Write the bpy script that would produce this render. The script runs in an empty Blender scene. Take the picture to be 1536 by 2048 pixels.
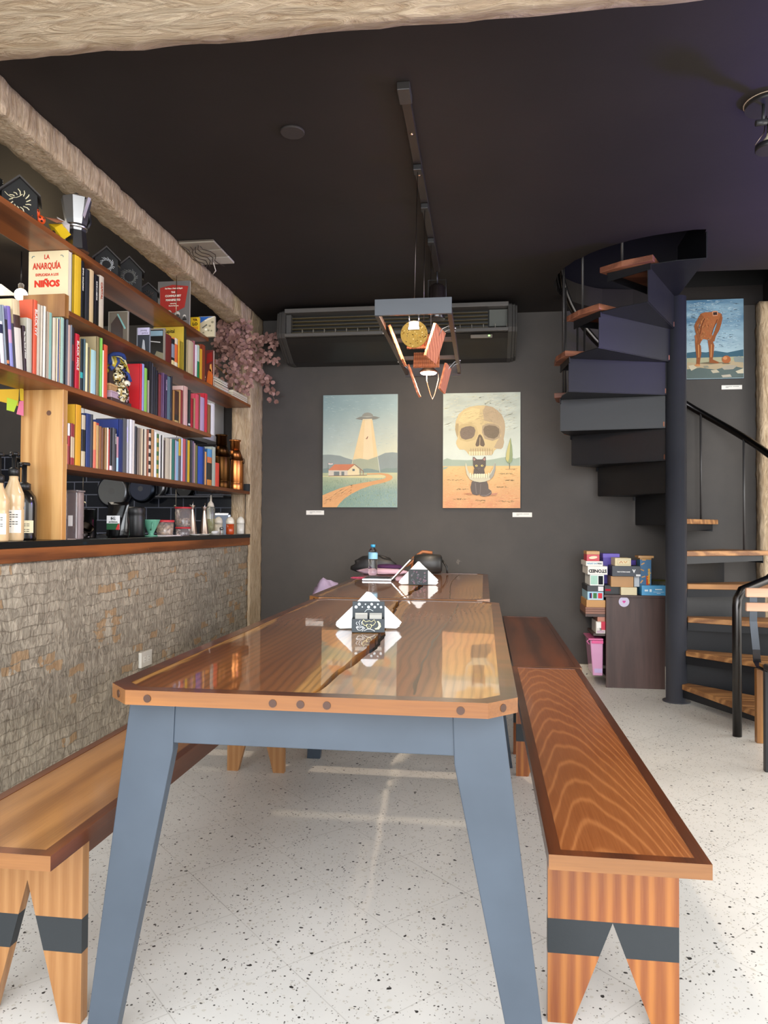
import bpy, bmesh, math, random
from mathutils import Vector, Matrix, noise
from mathutils.geometry import tessellate_polygon
random.seed(7)
sc = bpy.context.scene
COL = sc.collection
D2R = math.pi / 180

# ------------------------------------------------------------------ camera
FPX, YAW, PITCH, ROLL, CH = 1480.0, .1345, .0188, .0054, 1.0674
_cy, _sy, _cp, _sp = math.cos(YAW), math.sin(YAW), math.cos(PITCH), math.sin(PITCH)
cF = Vector((-_sy * _cp, _cy * _cp, _sp)); _R = Vector((_cy, _sy, 0)); _U = _R.cross(cF)
cR = _R * math.cos(ROLL) + _U * math.sin(ROLL); cU = _U * math.cos(ROLL) - _R * math.sin(ROLL)
cam = bpy.data.cameras.new('camera'); cam.sensor_fit = 'HORIZONTAL'; cam.sensor_width = 36
cam.lens = 36 * FPX / 1536; cam.clip_start = .02
camo = bpy.data.objects.new('camera', cam); COL.objects.link(camo)
camo.matrix_world = Matrix(((cR.x, cU.x, -cF.x, 0), (cR.y, cU.y, -cF.y, 0), (cR.z, cU.z, -cF.z, CH), (0, 0, 0, 1)))
sc.camera = camo

def at(u, v, X=None, Y=None, Z=None):
    """point of the room seen at photograph position (u, v) on the plane X=, Y= or Z="""
    d = cF + cR * ((u - 768) / FPX) - cU * ((v - 1024) / FPX)
    t = X / d.x if X is not None else (Y / d.y if Y is not None else (Z - CH) / d.z)
    return Vector((0, 0, CH)) + d * t

# ------------------------------------------------------------------ exposure, world, lights
vs = sc.view_settings
vs.view_transform = 'Standard'; vs.look = 'None'; vs.exposure = 0.12; vs.gamma = 1.0; vs.use_curve_mapping = False
w = bpy.data.worlds.new('daylight'); sc.world = w; w.use_nodes = True
_nt = w.node_tree; _bg = _nt.nodes['Background']; _bg.inputs[1].default_value = 1.9
_tc = _nt.nodes.new('ShaderNodeTexCoord'); _sp = _nt.nodes.new('ShaderNodeSeparateXYZ'); _rp = _nt.nodes.new('ShaderNodeValToRGB')
_mr = _nt.nodes.new('ShaderNodeMapRange'); _mr.inputs['From Min'].default_value = -1; _mr.inputs['From Max'].default_value = 1
_nt.links.new(_tc.outputs['Generated'], _sp.inputs[0]); _nt.links.new(_sp.outputs[2], _mr.inputs['Value']); _nt.links.new(_mr.outputs['Result'], _rp.inputs[0]); _nt.links.new(_rp.outputs[0], _bg.inputs[0])
_e = _rp.color_ramp.elements; _e[0].position = 0; _e[0].color = (.16, .15, .14, 1); _e[1].position = .60; _e[1].color = (.90, .96, 1.0, 1)
_q = _rp.color_ramp.elements.new(.5); _q.color = (.6, .6, .6, 1)

def light(name, kind, loc, energy, color, rot=(0, 0, 0), size=None, sy=None, **k):
    l = bpy.data.lights.new(name, kind); l.energy = energy; l.color = color
    if kind == 'AREA':
        l.shape = 'RECTANGLE'; l.size = size; l.size_y = sy or size
    elif size is not None and kind != 'SUN':
        l.shadow_soft_size = size
    for a, b in k.items(): setattr(l, a, b)
    o = bpy.data.objects.new(name, l); o.location = loc; o.rotation_euler = rot; COL.objects.link(o)
    return o
# daylight from the open shopfront behind the camera, and from the glazed right-hand side
light('shopfront_daylight', 'AREA', (.4, -1.7, 1.75), 240, (.95, .97, 1), (84 * D2R, 0, 0), 5.0, 2.4)
light('side_daylight', 'AREA', (3.9, 3.2, 1.35), 88, (1, .95, .88), (84 * D2R, 0, 90 * D2R), 3.6, 2.3)
# violet strip light of the room to the right, warm lamps of the kitchen
light('violet_lamp', 'SPOT', (2.25, 3.75, 1.95), 95, (.17, .08, 1), (0, 128 * D2R, 10 * D2R), size=.08, spot_size=135 * D2R, spot_blend=.7)
light('kitchen_lamp', 'AREA', (-2.9, 3.6, 2.5), 22, (1, .9, .76), (0, 0, 0), 1.0, 1.8)
# the hanging lamp's own bulb is in its builder

# ------------------------------------------------------------------ colour / material helpers
def lin(c):
    return c / 12.92 if c <= .04045 else ((c + .055) / 1.055) ** 2.4
def hexc(h):
    if not isinstance(h, str): return tuple(h)
    h = h.lstrip('#')
    if len(h) == 3: h = ''.join(q + q for q in h)
    return tuple(lin(int(h[i:i + 2], 16) / 255) for i in (0, 2, 4))
def mixc(a, b, t):
    a, b = hexc(a), hexc(b); return tuple(a[i] * (1 - t) + b[i] * t for i in range(3))

def newmat(name):
    m = bpy.data.materials.new(name); m.use_nodes = True
    nt = m.node_tree; b = nt.nodes['Principled BSDF']
    return m, nt, b
def N(nt, t, **k):
    n = nt.nodes.new(t)
    for a, b in k.items(): setattr(n, a, b)
    return n
def L(nt, a, b): nt.links.new(a, b)
def attr_mat(name, rough=.6, metal=0, vary=.06, bump=0, bscale=200, spec=.5, coat=0, trans=0, alpha=1):
    m, nt, b = newmat(name)
    a = N(nt, 'ShaderNodeAttribute', attribute_name='Col')
    tc = N(nt, 'ShaderNodeTexCoord'); nz = N(nt, 'ShaderNodeTexNoise'); nz.inputs['Scale'].default_value = 9
    nz.inputs['Detail'].default_value = 5
    L(nt, tc.outputs['Object'], nz.inputs['Vector'])
    mr = N(nt, 'ShaderNodeMapRange'); mr.inputs['To Min'].default_value = 1 - vary * 2; mr.inputs['To Max'].default_value = 1 + vary * 2
    L(nt, nz.outputs['Fac'], mr.inputs['Value'])
    mx = N(nt, 'ShaderNodeVectorMath', operation='SCALE'); L(nt, a.outputs['Color'], mx.inputs[0]); L(nt, mr.outputs['Result'], mx.inputs['Scale'])
    L(nt, mx.outputs['Vector'], b.inputs['Base Color'])
    b.inputs['Roughness'].default_value = rough; b.inputs['Metallic'].default_value = metal
    b.inputs['Specular IOR Level'].default_value = spec; b.inputs['Coat Weight'].default_value = coat
    b.inputs['Transmission Weight'].default_value = trans
    if bump:
        n2 = N(nt, 'ShaderNodeTexNoise'); n2.inputs['Scale'].default_value = bscale; L(nt, tc.outputs['Object'], n2.inputs['Vector'])
        bp = N(nt, 'ShaderNodeBump'); bp.inputs['Strength'].default_value = bump; bp.inputs['Distance'].default_value = .01
        L(nt, n2.outputs['Fac'], bp.inputs['Height']); L(nt, bp.outputs['Normal'], b.inputs['Normal'])
    return m
M = {}
M['matte'] = attr_mat('matte_paint', .75, bump=.1)
M['satin'] = attr_mat('satin_surface', .45, coat=.1)
M['gloss'] = attr_mat('glossy_plastic', .18, vary=.02, coat=.3)
M['paper'] = attr_mat('paper', .85, vary=.03, spec=.2)
M['canvas'] = attr_mat('painted_canvas', .7, vary=.05, bump=.25, bscale=350, spec=.25)
M['metal'] = attr_mat('brushed_metal', .28, metal=1, vary=.08)
M['cloth'] = attr_mat('cloth', .9, vary=.12, bump=.4, bscale=400, spec=.15)
M['clearp'] = attr_mat('clear_plastic', .12, vary=0, trans=.85)
def glassmat(name, col=(1, 1, 1), rough=.03):
    m, nt, b = newmat(name); b.inputs['Base Color'].default_value = (*col, 1); b.inputs['Transmission Weight'].default_value = 1
    b.inputs['Roughness'].default_value = rough; b.inputs['IOR'].default_value = 1.3
    return m
M['glass'] = glassmat('clear_glass')
def emit(name, col, s):
    m, nt, b = newmat(name); b.inputs['Base Color'].default_value = (*col, 1)
    b.inputs['Emission Color'].default_value = (*col, 1); b.inputs['Emission Strength'].default_value = s
    return m
M['bulb_warm'] = emit('lit_bulb', (1, .80, .50), 30)
M['bulb_white'] = emit('lit_spot_lens', (1, .93, .8), 14)
M['led'] = emit('green_led_digits', (.45, 1, .3), 1.6)

def ramp(nt, stops, interp='LINEAR'):
    r = N(nt, 'ShaderNodeValToRGB'); cr = r.color_ramp; cr.interpolation = interp
    while len(cr.elements) > 1: cr.elements.remove(cr.elements[-1])
    cr.elements[0].position = stops[0][0]; cr.elements[0].color = (*hexc(stops[0][1]), 1)
    for p, c in stops[1:]:
        e = cr.elements.new(p); e.color = (*hexc(c), 1)
    return r
def math_(nt, op, a, b=None, c=None):
    n = N(nt, 'ShaderNodeMath', operation=op)
    for i, x in enumerate((a, b, c)):
        if x is None: continue
        if isinstance(x, (int, float)): n.inputs[i].default_value = x
        else: L(nt, x, n.inputs[i])
    return n.outputs[0]

def wood(name, dark, light_, axis='Y', freq=60, rough=.35, coat=.4, cathedral=0, x0=0, distort=1.0, contrast=1.0, seed=0, long=3.0, crough=.12, power=1.6):
    """plain-sawn wood; grain runs along axis; cathedral>0 bends the growth lines into arches"""
    m, nt, b = newmat(name)
    tc = N(nt, 'ShaderNodeTexCoord'); sp = N(nt, 'ShaderNodeSeparateXYZ'); L(nt, tc.outputs['Object'], sp.inputs[0])
    ax = {'X': 0, 'Y': 1, 'Z': 2}[axis]; al = sp.outputs[ax]; oth = [sp.outputs[i] for i in range(3) if i != ax]
    cr_ = oth[0] if axis != 'X' else oth[0]
    cb = N(nt, 'ShaderNodeCombineXYZ')
    L(nt, math_(nt, 'ADD', oth[0], seed), cb.inputs[0]); L(nt, math_(nt, 'DIVIDE', al, long * 4), cb.inputs[1]); L(nt, oth[1], cb.inputs[2])
    nz = N(nt, 'ShaderNodeTexNoise'); nz.inputs['Scale'].default_value = 7; nz.inputs['Detail'].default_value = 3; L(nt, cb.outputs[0], nz.inputs['Vector'])
    if cathedral:
        xx = math_(nt, 'SUBTRACT', cr_, x0); f = math_(nt, 'ADD', al, math_(nt, 'MULTIPLY', math_(nt, 'MULTIPLY', xx, xx), cathedral))
        f = math_(nt, 'MULTIPLY', f, freq)
    else:
        f = math_(nt, 'MULTIPLY', math_(nt, 'ADD', cr_, oth[1]), freq)
    f = math_(nt, 'ADD', f, math_(nt, 'MULTIPLY', nz.outputs['Fac'], 14 * distort))
    s = math_(nt, 'MULTIPLY_ADD', math_(nt, 'SINE', f), .5, .5)
    s = math_(nt, 'POWER', s, power)
    cb2 = N(nt, 'ShaderNodeCombineXYZ')
    L(nt, math_(nt, 'MULTIPLY', oth[0], 260), cb2.inputs[0]); L(nt, math_(nt, 'MULTIPLY', al, 9), cb2.inputs[1]); L(nt, math_(nt, 'MULTIPLY', oth[1], 260), cb2.inputs[2])
    fn = N(nt, 'ShaderNodeTexNoise'); fn.inputs['Scale'].default_value = 1; fn.inputs['Detail'].default_value = 4; L(nt, cb2.outputs[0], fn.inputs['Vector'])
    big = N(nt, 'ShaderNodeTexNoise'); big.inputs['Scale'].default_value = 3.2; big.inputs['Detail'].default_value = 2; L(nt, tc.outputs['Object'], big.inputs['Vector'])
    t = math_(nt, 'ADD', math_(nt, 'MULTIPLY', s, .42 * contrast), math_(nt, 'MULTIPLY', fn.outputs['Fac'], .38))
    t = math_(nt, 'ADD', t, math_(nt, 'MULTIPLY', big.outputs['Fac'], .34))
    r = ramp(nt, [(.22, dark), (.85, light_)]); L(nt, t, r.inputs[0]); L(nt, r.outputs[0], b.inputs['Base Color'])
    b.inputs['Roughness'].default_value = rough; b.inputs['Coat Weight'].default_value = coat; b.inputs['Coat Roughness'].default_value = crough
    bp = N(nt, 'ShaderNodeBump'); bp.inputs['Strength'].default_value = .06; bp.inputs['Distance'].default_value = .002
    L(nt, fn.outputs['Fac'], bp.inputs['Height']); L(nt, bp.outputs['Normal'], b.inputs['Normal'])
    return m
M['shelf_wood'] = wood('varnished_red_brown_wood', '#542b10', '#955628', 'Y', 40, .45, .2)
M['shelf_wood_z'] = wood('varnished_brown_board', '#85552b', '#b5834a', 'Z', 70, .4, .3)
M['pine'] = wood('knotty_pine', '#b07a3e', '#d9a96c', 'Z', 95, .42, .3, distort=1.6)
M['bench_top'] = wood('figured_bench_wood', '#7e4018', '#b87440', 'Y', 46, .3, .55, cathedral=34, x0=-.04, distort=1.6, contrast=.75, power=7)
M['bench_top_l'] = wood('faded_bench_wood', '#6d421d', '#ab7640', 'Y', 60, .3, .5, distort=1.2, contrast=.8)
M['bench_edge'] = wood('dark_bench_border', '#3c1a08', '#6a3414', 'Y', 50, .36, .3)
M['bench_end'] = wood('end_grain_strip', '#6c421c', '#946232', 'X', 40, .4, .35, distort=1.5)
M['bench_end_dark'] = wood('dark_table_border', '#361708', '#5c2c12', 'X', 40, .3, .6)
M['bench_leg'] = wood('striped_pine_leg', '#74360c', '#a06228', 'Z', 190, .38, .4, distort=.7, contrast=1.2)
M['bench_leg_l'] = wood('pale_wood_leg', '#8a5a2c', '#a87a4a', 'Z', 240, .42, .3, distort=.7, contrast=.7)
M['table_edge'] = wood('table_edge_wood', '#6e3f14', '#965f26', 'X', 40, .33, .5, distort=1.3)
M['tread'] = wood('worn_tread_wood', '#6d4222', '#b98550', 'X', 55, .6, .1, distort=1.8)
M['tread_red'] = wood('red_tread_wood', '#5d3222', '#9a6248', 'X', 55, .6, .1, distort=1.8)
M['chair_wood'] = wood('chair_wood', '#7a4c22', '#b4803f', 'Z', 70, .45, .3)
M['chair_slat'] = wood('chair_slat_wood', '#b98a6c', '#d8ae90', 'X', 60, .5, .1)
M['cabinet'] = wood('dark_stained_cabinet', '#38241f', '#5c443e', 'Z', 30, .5, .15, distort=1.6, contrast=.5)
M['lamp_wood'] = wood('terracotta_slat_wood', '#a35a38', '#d0845c', 'X', 200, .5, .1)

def tabletop_mat():
    m, nt, b = newmat('lacquered_slab_wood')
    tc = N(nt, 'ShaderNodeTexCoord'); sp = N(nt, 'ShaderNodeSeparateXYZ'); L(nt, tc.outputs['Object'], sp.inputs[0])
    x, y = sp.outputs[0], sp.outputs[1]
    n1 = N(nt, 'ShaderNodeTexNoise'); n1.inputs['Scale'].default_value = 1; n1.inputs['Detail'].default_value = 3
    cb = N(nt, 'ShaderNodeCombineXYZ'); L(nt, math_(nt, 'MULTIPLY', x, 5.0), cb.inputs[0]); L(nt, math_(nt, 'MULTIPLY', y, 1.5), cb.inputs[1]); L(nt, cb.outputs[0], n1.inputs['Vector'])
    xd = math_(nt, 'ADD', x, math_(nt, 'MULTIPLY_ADD', n1.outputs['Fac'], .16, -.08))
    # heartwood / sapwood bands across the width (table centre at x=0)
    pos = math_(nt, 'MULTIPLY_ADD', xd, 1.25, .5)
    r = ramp(nt, [(0, '#b07638'), (.052, '#b8823f'), (.062, '#6d3a18'), (.2, '#8a5226'), (.34, '#79431c'), (.43, '#8a5226'), (.455, '#bd8846'), (.545, '#b47d3e'), (.575, '#854c22'), (.66, '#93592b'), (.78, '#84502a'), (.85, '#a8733d'), (.93, '#b98449'), (1, '#c39150')])
    L(nt, pos, r.inputs[0])
    # growth lines
    cb3 = N(nt, 'ShaderNodeCombineXYZ'); L(nt, math_(nt, 'MULTIPLY', x, 2.2), cb3.inputs[0]); L(nt, math_(nt, 'MULTIPLY', y, .8), cb3.inputs[1])
    n3 = N(nt, 'ShaderNodeTexNoise'); n3.inputs['Scale'].default_value = 1.6; n3.inputs['Detail'].default_value = 2; L(nt, cb3.outputs[0], n3.inputs['Vector'])
    f = math_(nt, 'ADD', math_(nt, 'MULTIPLY', x, 300), math_(nt, 'MULTIPLY', n3.outputs['Fac'], 38))
    s = math_(nt, 'POWER', math_(nt, 'MULTIPLY_ADD', math_(nt, 'SINE', f), .5, .5), 2.2)
    cb2 = N(nt, 'ShaderNodeCombineXYZ'); L(nt, math_(nt, 'MULTIPLY', x, 300), cb2.inputs[0]); L(nt, math_(nt, 'MULTIPLY', y, 8), cb2.inputs[1])
    fn = N(nt, 'ShaderNodeTexNoise'); fn.inputs['Scale'].default_value = 1; fn.inputs['Detail'].default_value = 4; L(nt, cb2.outputs[0], fn.inputs['Vector'])
    k = math_(nt, 'ADD', math_(nt, 'MULTIPLY', s, -.34), math_(nt, 'MULTIPLY_ADD', fn.outputs['Fac'], .5, .78))
    mx = N(nt, 'ShaderNodeVectorMath', operation='SCALE'); L(nt, r.outputs[0], mx.inputs[0]); L(nt, k, mx.inputs['Scale'])
    L(nt, mx.outputs['Vector'], b.inputs['Base Color'])
    b.inputs['Roughness'].default_value = .35; b.inputs['Coat Weight'].default_value = 1; b.inputs['Coat Roughness'].default_value = .035
    n4 = N(nt, 'ShaderNodeTexNoise'); n4.inputs['Scale'].default_value = 6; L(nt, tc.outputs['Object'], n4.inputs['Vector'])
    bp = N(nt, 'ShaderNodeBump'); bp.inputs['Strength'].default_value = .05; bp.inputs['Distance'].default_value = .01
    L(nt, n4.outputs['Fac'], bp.inputs['Height']); L(nt, bp.outputs['Normal'], b.inputs['Coat Normal'])
    return m
M['tabletop'] = tabletop_mat()

def terrazzo(name, base1, base2, joints=True, chips=.5):
    m, nt, b = newmat(name)
    tc = N(nt, 'ShaderNodeTexCoord')
    nz = N(nt, 'ShaderNodeTexNoise'); nz.inputs['Scale'].default_value = 1.4; nz.inputs['Detail'].default_value = 6; L(nt, tc.outputs['Object'], nz.inputs['Vector'])
    base = ramp(nt, [(.35, base1), (.65, base2)]); L(nt, nz.outputs['Fac'], base.inputs[0])
    col = base.outputs[0]
    dz = N(nt, 'ShaderNodeTexNoise'); dz.inputs['Scale'].default_value = 60; L(nt, tc.outputs['Object'], dz.inputs['Vector'])
    wv = N(nt, 'ShaderNodeVectorMath', operation='MULTIPLY_ADD'); L(nt, dz.outputs['Color'], wv.inputs[0]); wv.inputs[1].default_value = (.012,) * 3; L(nt, tc.outputs['Object'], wv.inputs[2])
    for sc_, thr, size, c, amt in ((115, .78, .30, '#a9a294', .55), (75, .80, .34, '#bdb6a6', .5), (72, .89, .26, '#171412', .95), (120, .82, .25, '#29241f', .9), (185, .80, .26, '#4c463d', .8)):
        v = N(nt, 'ShaderNodeTexVoronoi'); v.inputs['Scale'].default_value = sc_; L(nt, wv.outputs[0], v.inputs['Vector'])
        sx = N(nt, 'ShaderNodeSeparateColor'); L(nt, v.outputs['Color'], sx.inputs[0])
        pick = math_(nt, 'GREATER_THAN', sx.outputs[0], thr)
        near = math_(nt, 'LESS_THAN', v.outputs['Distance'], math_(nt, 'MULTIPLY', sx.outputs[1], size + .12))
        fac = math_(nt, 'MULTIPLY', math_(nt, 'MULTIPLY', pick, near), amt)
        mix = N(nt, 'ShaderNodeMix', data_type='RGBA'); L(nt, fac, mix.inputs['Factor']); L(nt, col, mix.inputs[6]); mix.inputs[7].default_value = (*hexc(c), 1)
        col = mix.outputs[2]
    if joints:
        sp = N(nt, 'ShaderNodeSeparateXYZ'); L(nt, tc.outputs['Object'], sp.inputs[0])
        tot = None
        for e, off in ((math_(nt, 'SUBTRACT', sp.outputs[1], sp.outputs[0]), 2.24), (math_(nt, 'ADD', sp.outputs[1], sp.outputs[0]), 1.30)):
            q = math_(nt, 'FRACT', math_(nt, 'MULTIPLY', math_(nt, 'SUBTRACT', e, off - 42), 1 / .42))
            d = math_(nt, 'ABSOLUTE', math_(nt, 'SUBTRACT', q, .5)); ln = math_(nt, 'GREATER_THAN', d, .4955)
            tot = ln if tot is None else math_(nt, 'MAXIMUM', tot, ln)
        wr = N(nt, 'ShaderNodeTexNoise'); wr.inputs['Scale'].default_value = 3.0; L(nt, tc.outputs['Object'], wr.inputs['Vector'])
        fac = math_(nt, 'MULTIPLY', tot, math_(nt, 'MULTIPLY_ADD', wr.outputs['Fac'], 1.2, -.36))
        mix = N(nt, 'ShaderNodeMix', data_type='RGBA'); mix.clamp_factor = True; L(nt, fac, mix.inputs['Factor']); L(nt, col, mix.inputs[6]); mix.inputs[7].default_value = (*hexc('#6b6357'), 1)
        col = mix.outputs[2]
    L(nt, col, b.inputs['Base Color']); b.inputs['Roughness'].default_value = .38; b.inputs['Specular IOR Level'].default_value = .45
    return m
M['terrazzo'] = terrazzo('terrazzo_floor', '#cfccc6', '#e1ded8')
M['terrazzo_skirt'] = terrazzo('terrazzo_skirting', '#c2bbac', '#d4cdbf', False)

def plaster_dark(name, c1, c2, rough=.6, scuff='#6a625a'):
    m, nt, b = newmat(name); tc = N(nt, 'ShaderNodeTexCoord')
    nz = N(nt, 'ShaderNodeTexNoise'); nz.inputs['Scale'].default_value = 1.1; nz.inputs['Detail'].default_value = 7; nz.inputs['Roughness'].default_value = .62; L(nt, tc.outputs['Object'], nz.inputs['Vector'])
    r = ramp(nt, [(.35, c1), (.68, c2)]); L(nt, nz.outputs['Fac'], r.inputs[0])
    n2 = N(nt, 'ShaderNodeTexNoise'); n2.inputs['Scale'].default_value = 4.5; n2.inputs['Detail'].default_value = 9; n2.inputs['Roughness'].default_value = .7; L(nt, tc.outputs['Object'], n2.inputs['Vector'])
    k = math_(nt, 'MULTIPLY', math_(nt, 'GREATER_THAN', n2.outputs['Fac'], .71), .35)
    mix = N(nt, 'ShaderNodeMix', data_type='RGBA'); L(nt, k, mix.inputs['Factor']); L(nt, r.outputs[0], mix.inputs[6]); mix.inputs[7].default_value = (*hexc(scuff), 1)
    L(nt, mix.outputs[2], b.inputs['Base Color']); b.inputs['Roughness'].default_value = rough; b.inputs['Specular IOR Level'].default_value = .35
    bp = N(nt, 'ShaderNodeBump'); bp.inputs['Strength'].default_value = .12; bp.inputs['Distance'].default_value = .01
    L(nt, n2.outputs['Fac'], bp.inputs['Height']); L(nt, bp.outputs['Normal'], b.inputs['Normal'])
    return m
M['wall_dark'] = plaster_dark('charcoal_wall_paint', '#413e3c', '#504b47', .6, '#8a8076')
M['ceil_dark'] = plaster_dark('brown_black_ceiling_paint', '#1d1816', '#251f1d', .65, '#4a4340')
M['steel_dark'] = plaster_dark('charcoal_painted_steel', '#131417', '#1b1c20', .42, '#5a5a5a')
M['shaft'] = plaster_dark('unlit_stairwell_dark', '#0c0b0b', '#121111', .8, '#1c1a1a')  # near-black: the darkness of the unlit shaft is put into the wall colour
M['post'] = plaster_dark('worn_post_paint', '#33343a', '#3f4046', .38, '#6a6a6a')
M['kitchen_wall'] = plaster_dark('kitchen_grey_paint', '#3a3a3c', '#4a494a')

def stucco(name, c1, c2, groove='Z', sc_=1.0, brick=False):
    m, nt, b = newmat(name); tc = N(nt, 'ShaderNodeTexCoord'); sp = N(nt, 'ShaderNodeSeparateXYZ'); L(nt, tc.outputs['Object'], sp.inputs[0])
    cb = N(nt, 'ShaderNodeCombineXYZ')
    mul = (30, 30, 13) if brick else {'Z': (34, 34, 7), 'Y': (30, 8, 30), 'X': (8, 30, 30)}[groove]
    for i in range(3): L(nt, math_(nt, 'MULTIPLY', sp.outputs[i], mul[i] * sc_), cb.inputs[i])
    n1 = N(nt, 'ShaderNodeTexNoise'); n1.inputs['Scale'].default_value = 1; n1.inputs['Detail'].default_value = 7; n1.inputs['Distortion'].default_value = 1.6; n1.inputs['Roughness'].default_value = .62; L(nt, cb.outputs[0], n1.inputs['Vector'])
    big = N(nt, 'ShaderNodeTexNoise'); big.inputs['Scale'].default_value = 3; big.inputs['Detail'].default_value = 4; L(nt, tc.outputs['Object'], big.inputs['Vector'])
    t = math_(nt, 'ADD', math_(nt, 'MULTIPLY', n1.outputs['Fac'], .8), math_(nt, 'MULTIPLY', big.outputs['Fac'], .25))
    r = ramp(nt, [(.36, c1), (.66, c2)]); L(nt, t, r.inputs[0]); col = r.outputs[0]
    h = n1.outputs['Fac']
    if brick:
        cy = N(nt, 'ShaderNodeCombineXYZ')
        wob = N(nt, 'ShaderNodeTexNoise'); wob.inputs['Scale'].default_value = 14; L(nt, tc.outputs['Object'], wob.inputs['Vector'])
        wo = math_(nt, 'MULTIPLY_ADD', wob.outputs['Fac'], .036, -.018)
        L(nt, math_(nt, 'ADD', sp.outputs[1], wo), cy.inputs[0]); L(nt, math_(nt, 'ADD', sp.outputs[2], wo), cy.inputs[1])
        br = N(nt, 'ShaderNodeTexBrick'); L(nt, cy.outputs[0], br.inputs['Vector'])
        br.inputs['Scale'].default_value = 1; br.inputs['Brick Width'].default_value = .11; br.inputs['Row Height'].default_value = .04; br.inputs['Mortar Size'].default_value = .0022
        br.inputs['Color1'].default_value = (0, 0, 0, 1); br.inputs['Color2'].default_value = (1, 1, 1, 1); br.inputs['Mortar'].default_value = (.5, .5, .5, 1)
        sb = N(nt, 'ShaderNodeSeparateColor'); L(nt, br.outputs['Color'], sb.inputs[0])
        tone = N(nt, 'ShaderNodeVectorMath', operation='SCALE'); L(nt, col, tone.inputs[0]); L(nt, math_(nt, 'MULTIPLY_ADD', sb.outputs[0], .22, .87), tone.inputs['Scale']); col = tone.outputs['Vector']
        ml = N(nt, 'ShaderNodeTexNoise'); ml.inputs['Scale'].default_value = 11; ml.inputs['Detail'].default_value = 3; L(nt, tc.outputs['Object'], ml.inputs['Vector'])
        org = math_(nt, 'MULTIPLY', math_(nt, 'GREATER_THAN', sb.outputs[0], .84), math_(nt, 'GREATER_THAN', ml.outputs['Fac'], .47))
        mix = N(nt, 'ShaderNodeMix', data_type='RGBA'); L(nt, math_(nt, 'MULTIPLY', org, .75), mix.inputs['Factor']); L(nt, col, mix.inputs[6]); mix.inputs[7].default_value = (*hexc('#ae8a62'), 1)
        col = mix.outputs[2]
        g = math_(nt, 'MULTIPLY', math_(nt, 'MULTIPLY', br.outputs['Fac'], math_(nt, 'GREATER_THAN', big.outputs['Fac'], .46)), .42)
        mix = N(nt, 'ShaderNodeMix', data_type='RGBA'); L(nt, g, mix.inputs['Factor']); L(nt, col, mix.inputs[6]); mix.inputs[7].default_value = (*hexc('#5c5041'), 1)
        col = mix.outputs[2]
        h = math_(nt, 'ADD', math_(nt, 'ADD', h, math_(nt, 'MULTIPLY', br.outputs['Fac'], -.25)), math_(nt, 'MULTIPLY', sb.outputs[0], .42))
    L(nt, col, b.inputs['Base Color']); b.inputs['Roughness'].default_value = .9; b.inputs['Specular IOR Level'].default_value = .2
    bp = N(nt, 'ShaderNodeBump'); bp.inputs['Strength'].default_value = 1.0; bp.inputs['Distance'].default_value = .022
    L(nt, h, bp.inputs['Height']); L(nt, bp.outputs['Normal'], b.inputs['Normal'])
    return m
M['stucco'] = stucco('raked_stucco', '#a3896a', '#d6c0a2')
M['stucco_x'] = stucco('rough_beam_stucco', '#b0987a', '#dac8ac', 'X', .8)
M['stone'] = stucco('split_stone_veneer', '#7d7264', '#c4b8a5', 'Z', 1.25, True)

def slate():
    m, nt, b = newmat('blue_grey_leg_paint'); tc = N(nt, 'ShaderNodeTexCoord')
    nz = N(nt, 'ShaderNodeTexNoise'); nz.inputs['Scale'].default_value = 5; nz.inputs['Detail'].default_value = 8; L(nt, tc.outputs['Object'], nz.inputs['Vector'])
    r = ramp(nt, [(.3, '#3b444f'), (.7, '#454f5b')]); L(nt, nz.outputs['Fac'], r.inputs[0]); L(nt, r.outputs[0], b.inputs['Base Color'])
    b.inputs['Roughness'].default_value = .42
    return m
M['slate'] = slate()
M['band'] = plaster_dark('dark_painted_band', '#272b2e', '#2e3235', .5, '#3c4144')
def tiles():
    m, nt, b = newmat('black_kitchen_tiles'); tc = N(nt, 'ShaderNodeTexCoord'); sp = N(nt, 'ShaderNodeSeparateXYZ'); L(nt, tc.outputs['Object'], sp.inputs[0])
    c = N(nt, 'ShaderNodeCombineXYZ'); L(nt, sp.outputs[0], c.inputs[0]); L(nt, sp.outputs[2], c.inputs[1])
    br = N(nt, 'ShaderNodeTexBrick'); L(nt, c.outputs[0], br.inputs['Vector']); br.inputs['Scale'].default_value = 1
    br.inputs['Brick Width'].default_value = .2; br.inputs['Row Height'].default_value = .1; br.inputs['Mortar Size'].default_value = .004
    br.inputs['Color1'].default_value = (.008, .009, .013, 1); br.inputs['Color2'].default_value = (.012, .014, .02, 1); br.inputs['Mortar'].default_value = (.12, .13, .17, 1)
    L(nt, br.outputs['Color'], b.inputs['Base Color']); b.inputs['Roughness'].default_value = .12
    return m
M['tiles'] = tiles()

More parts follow.
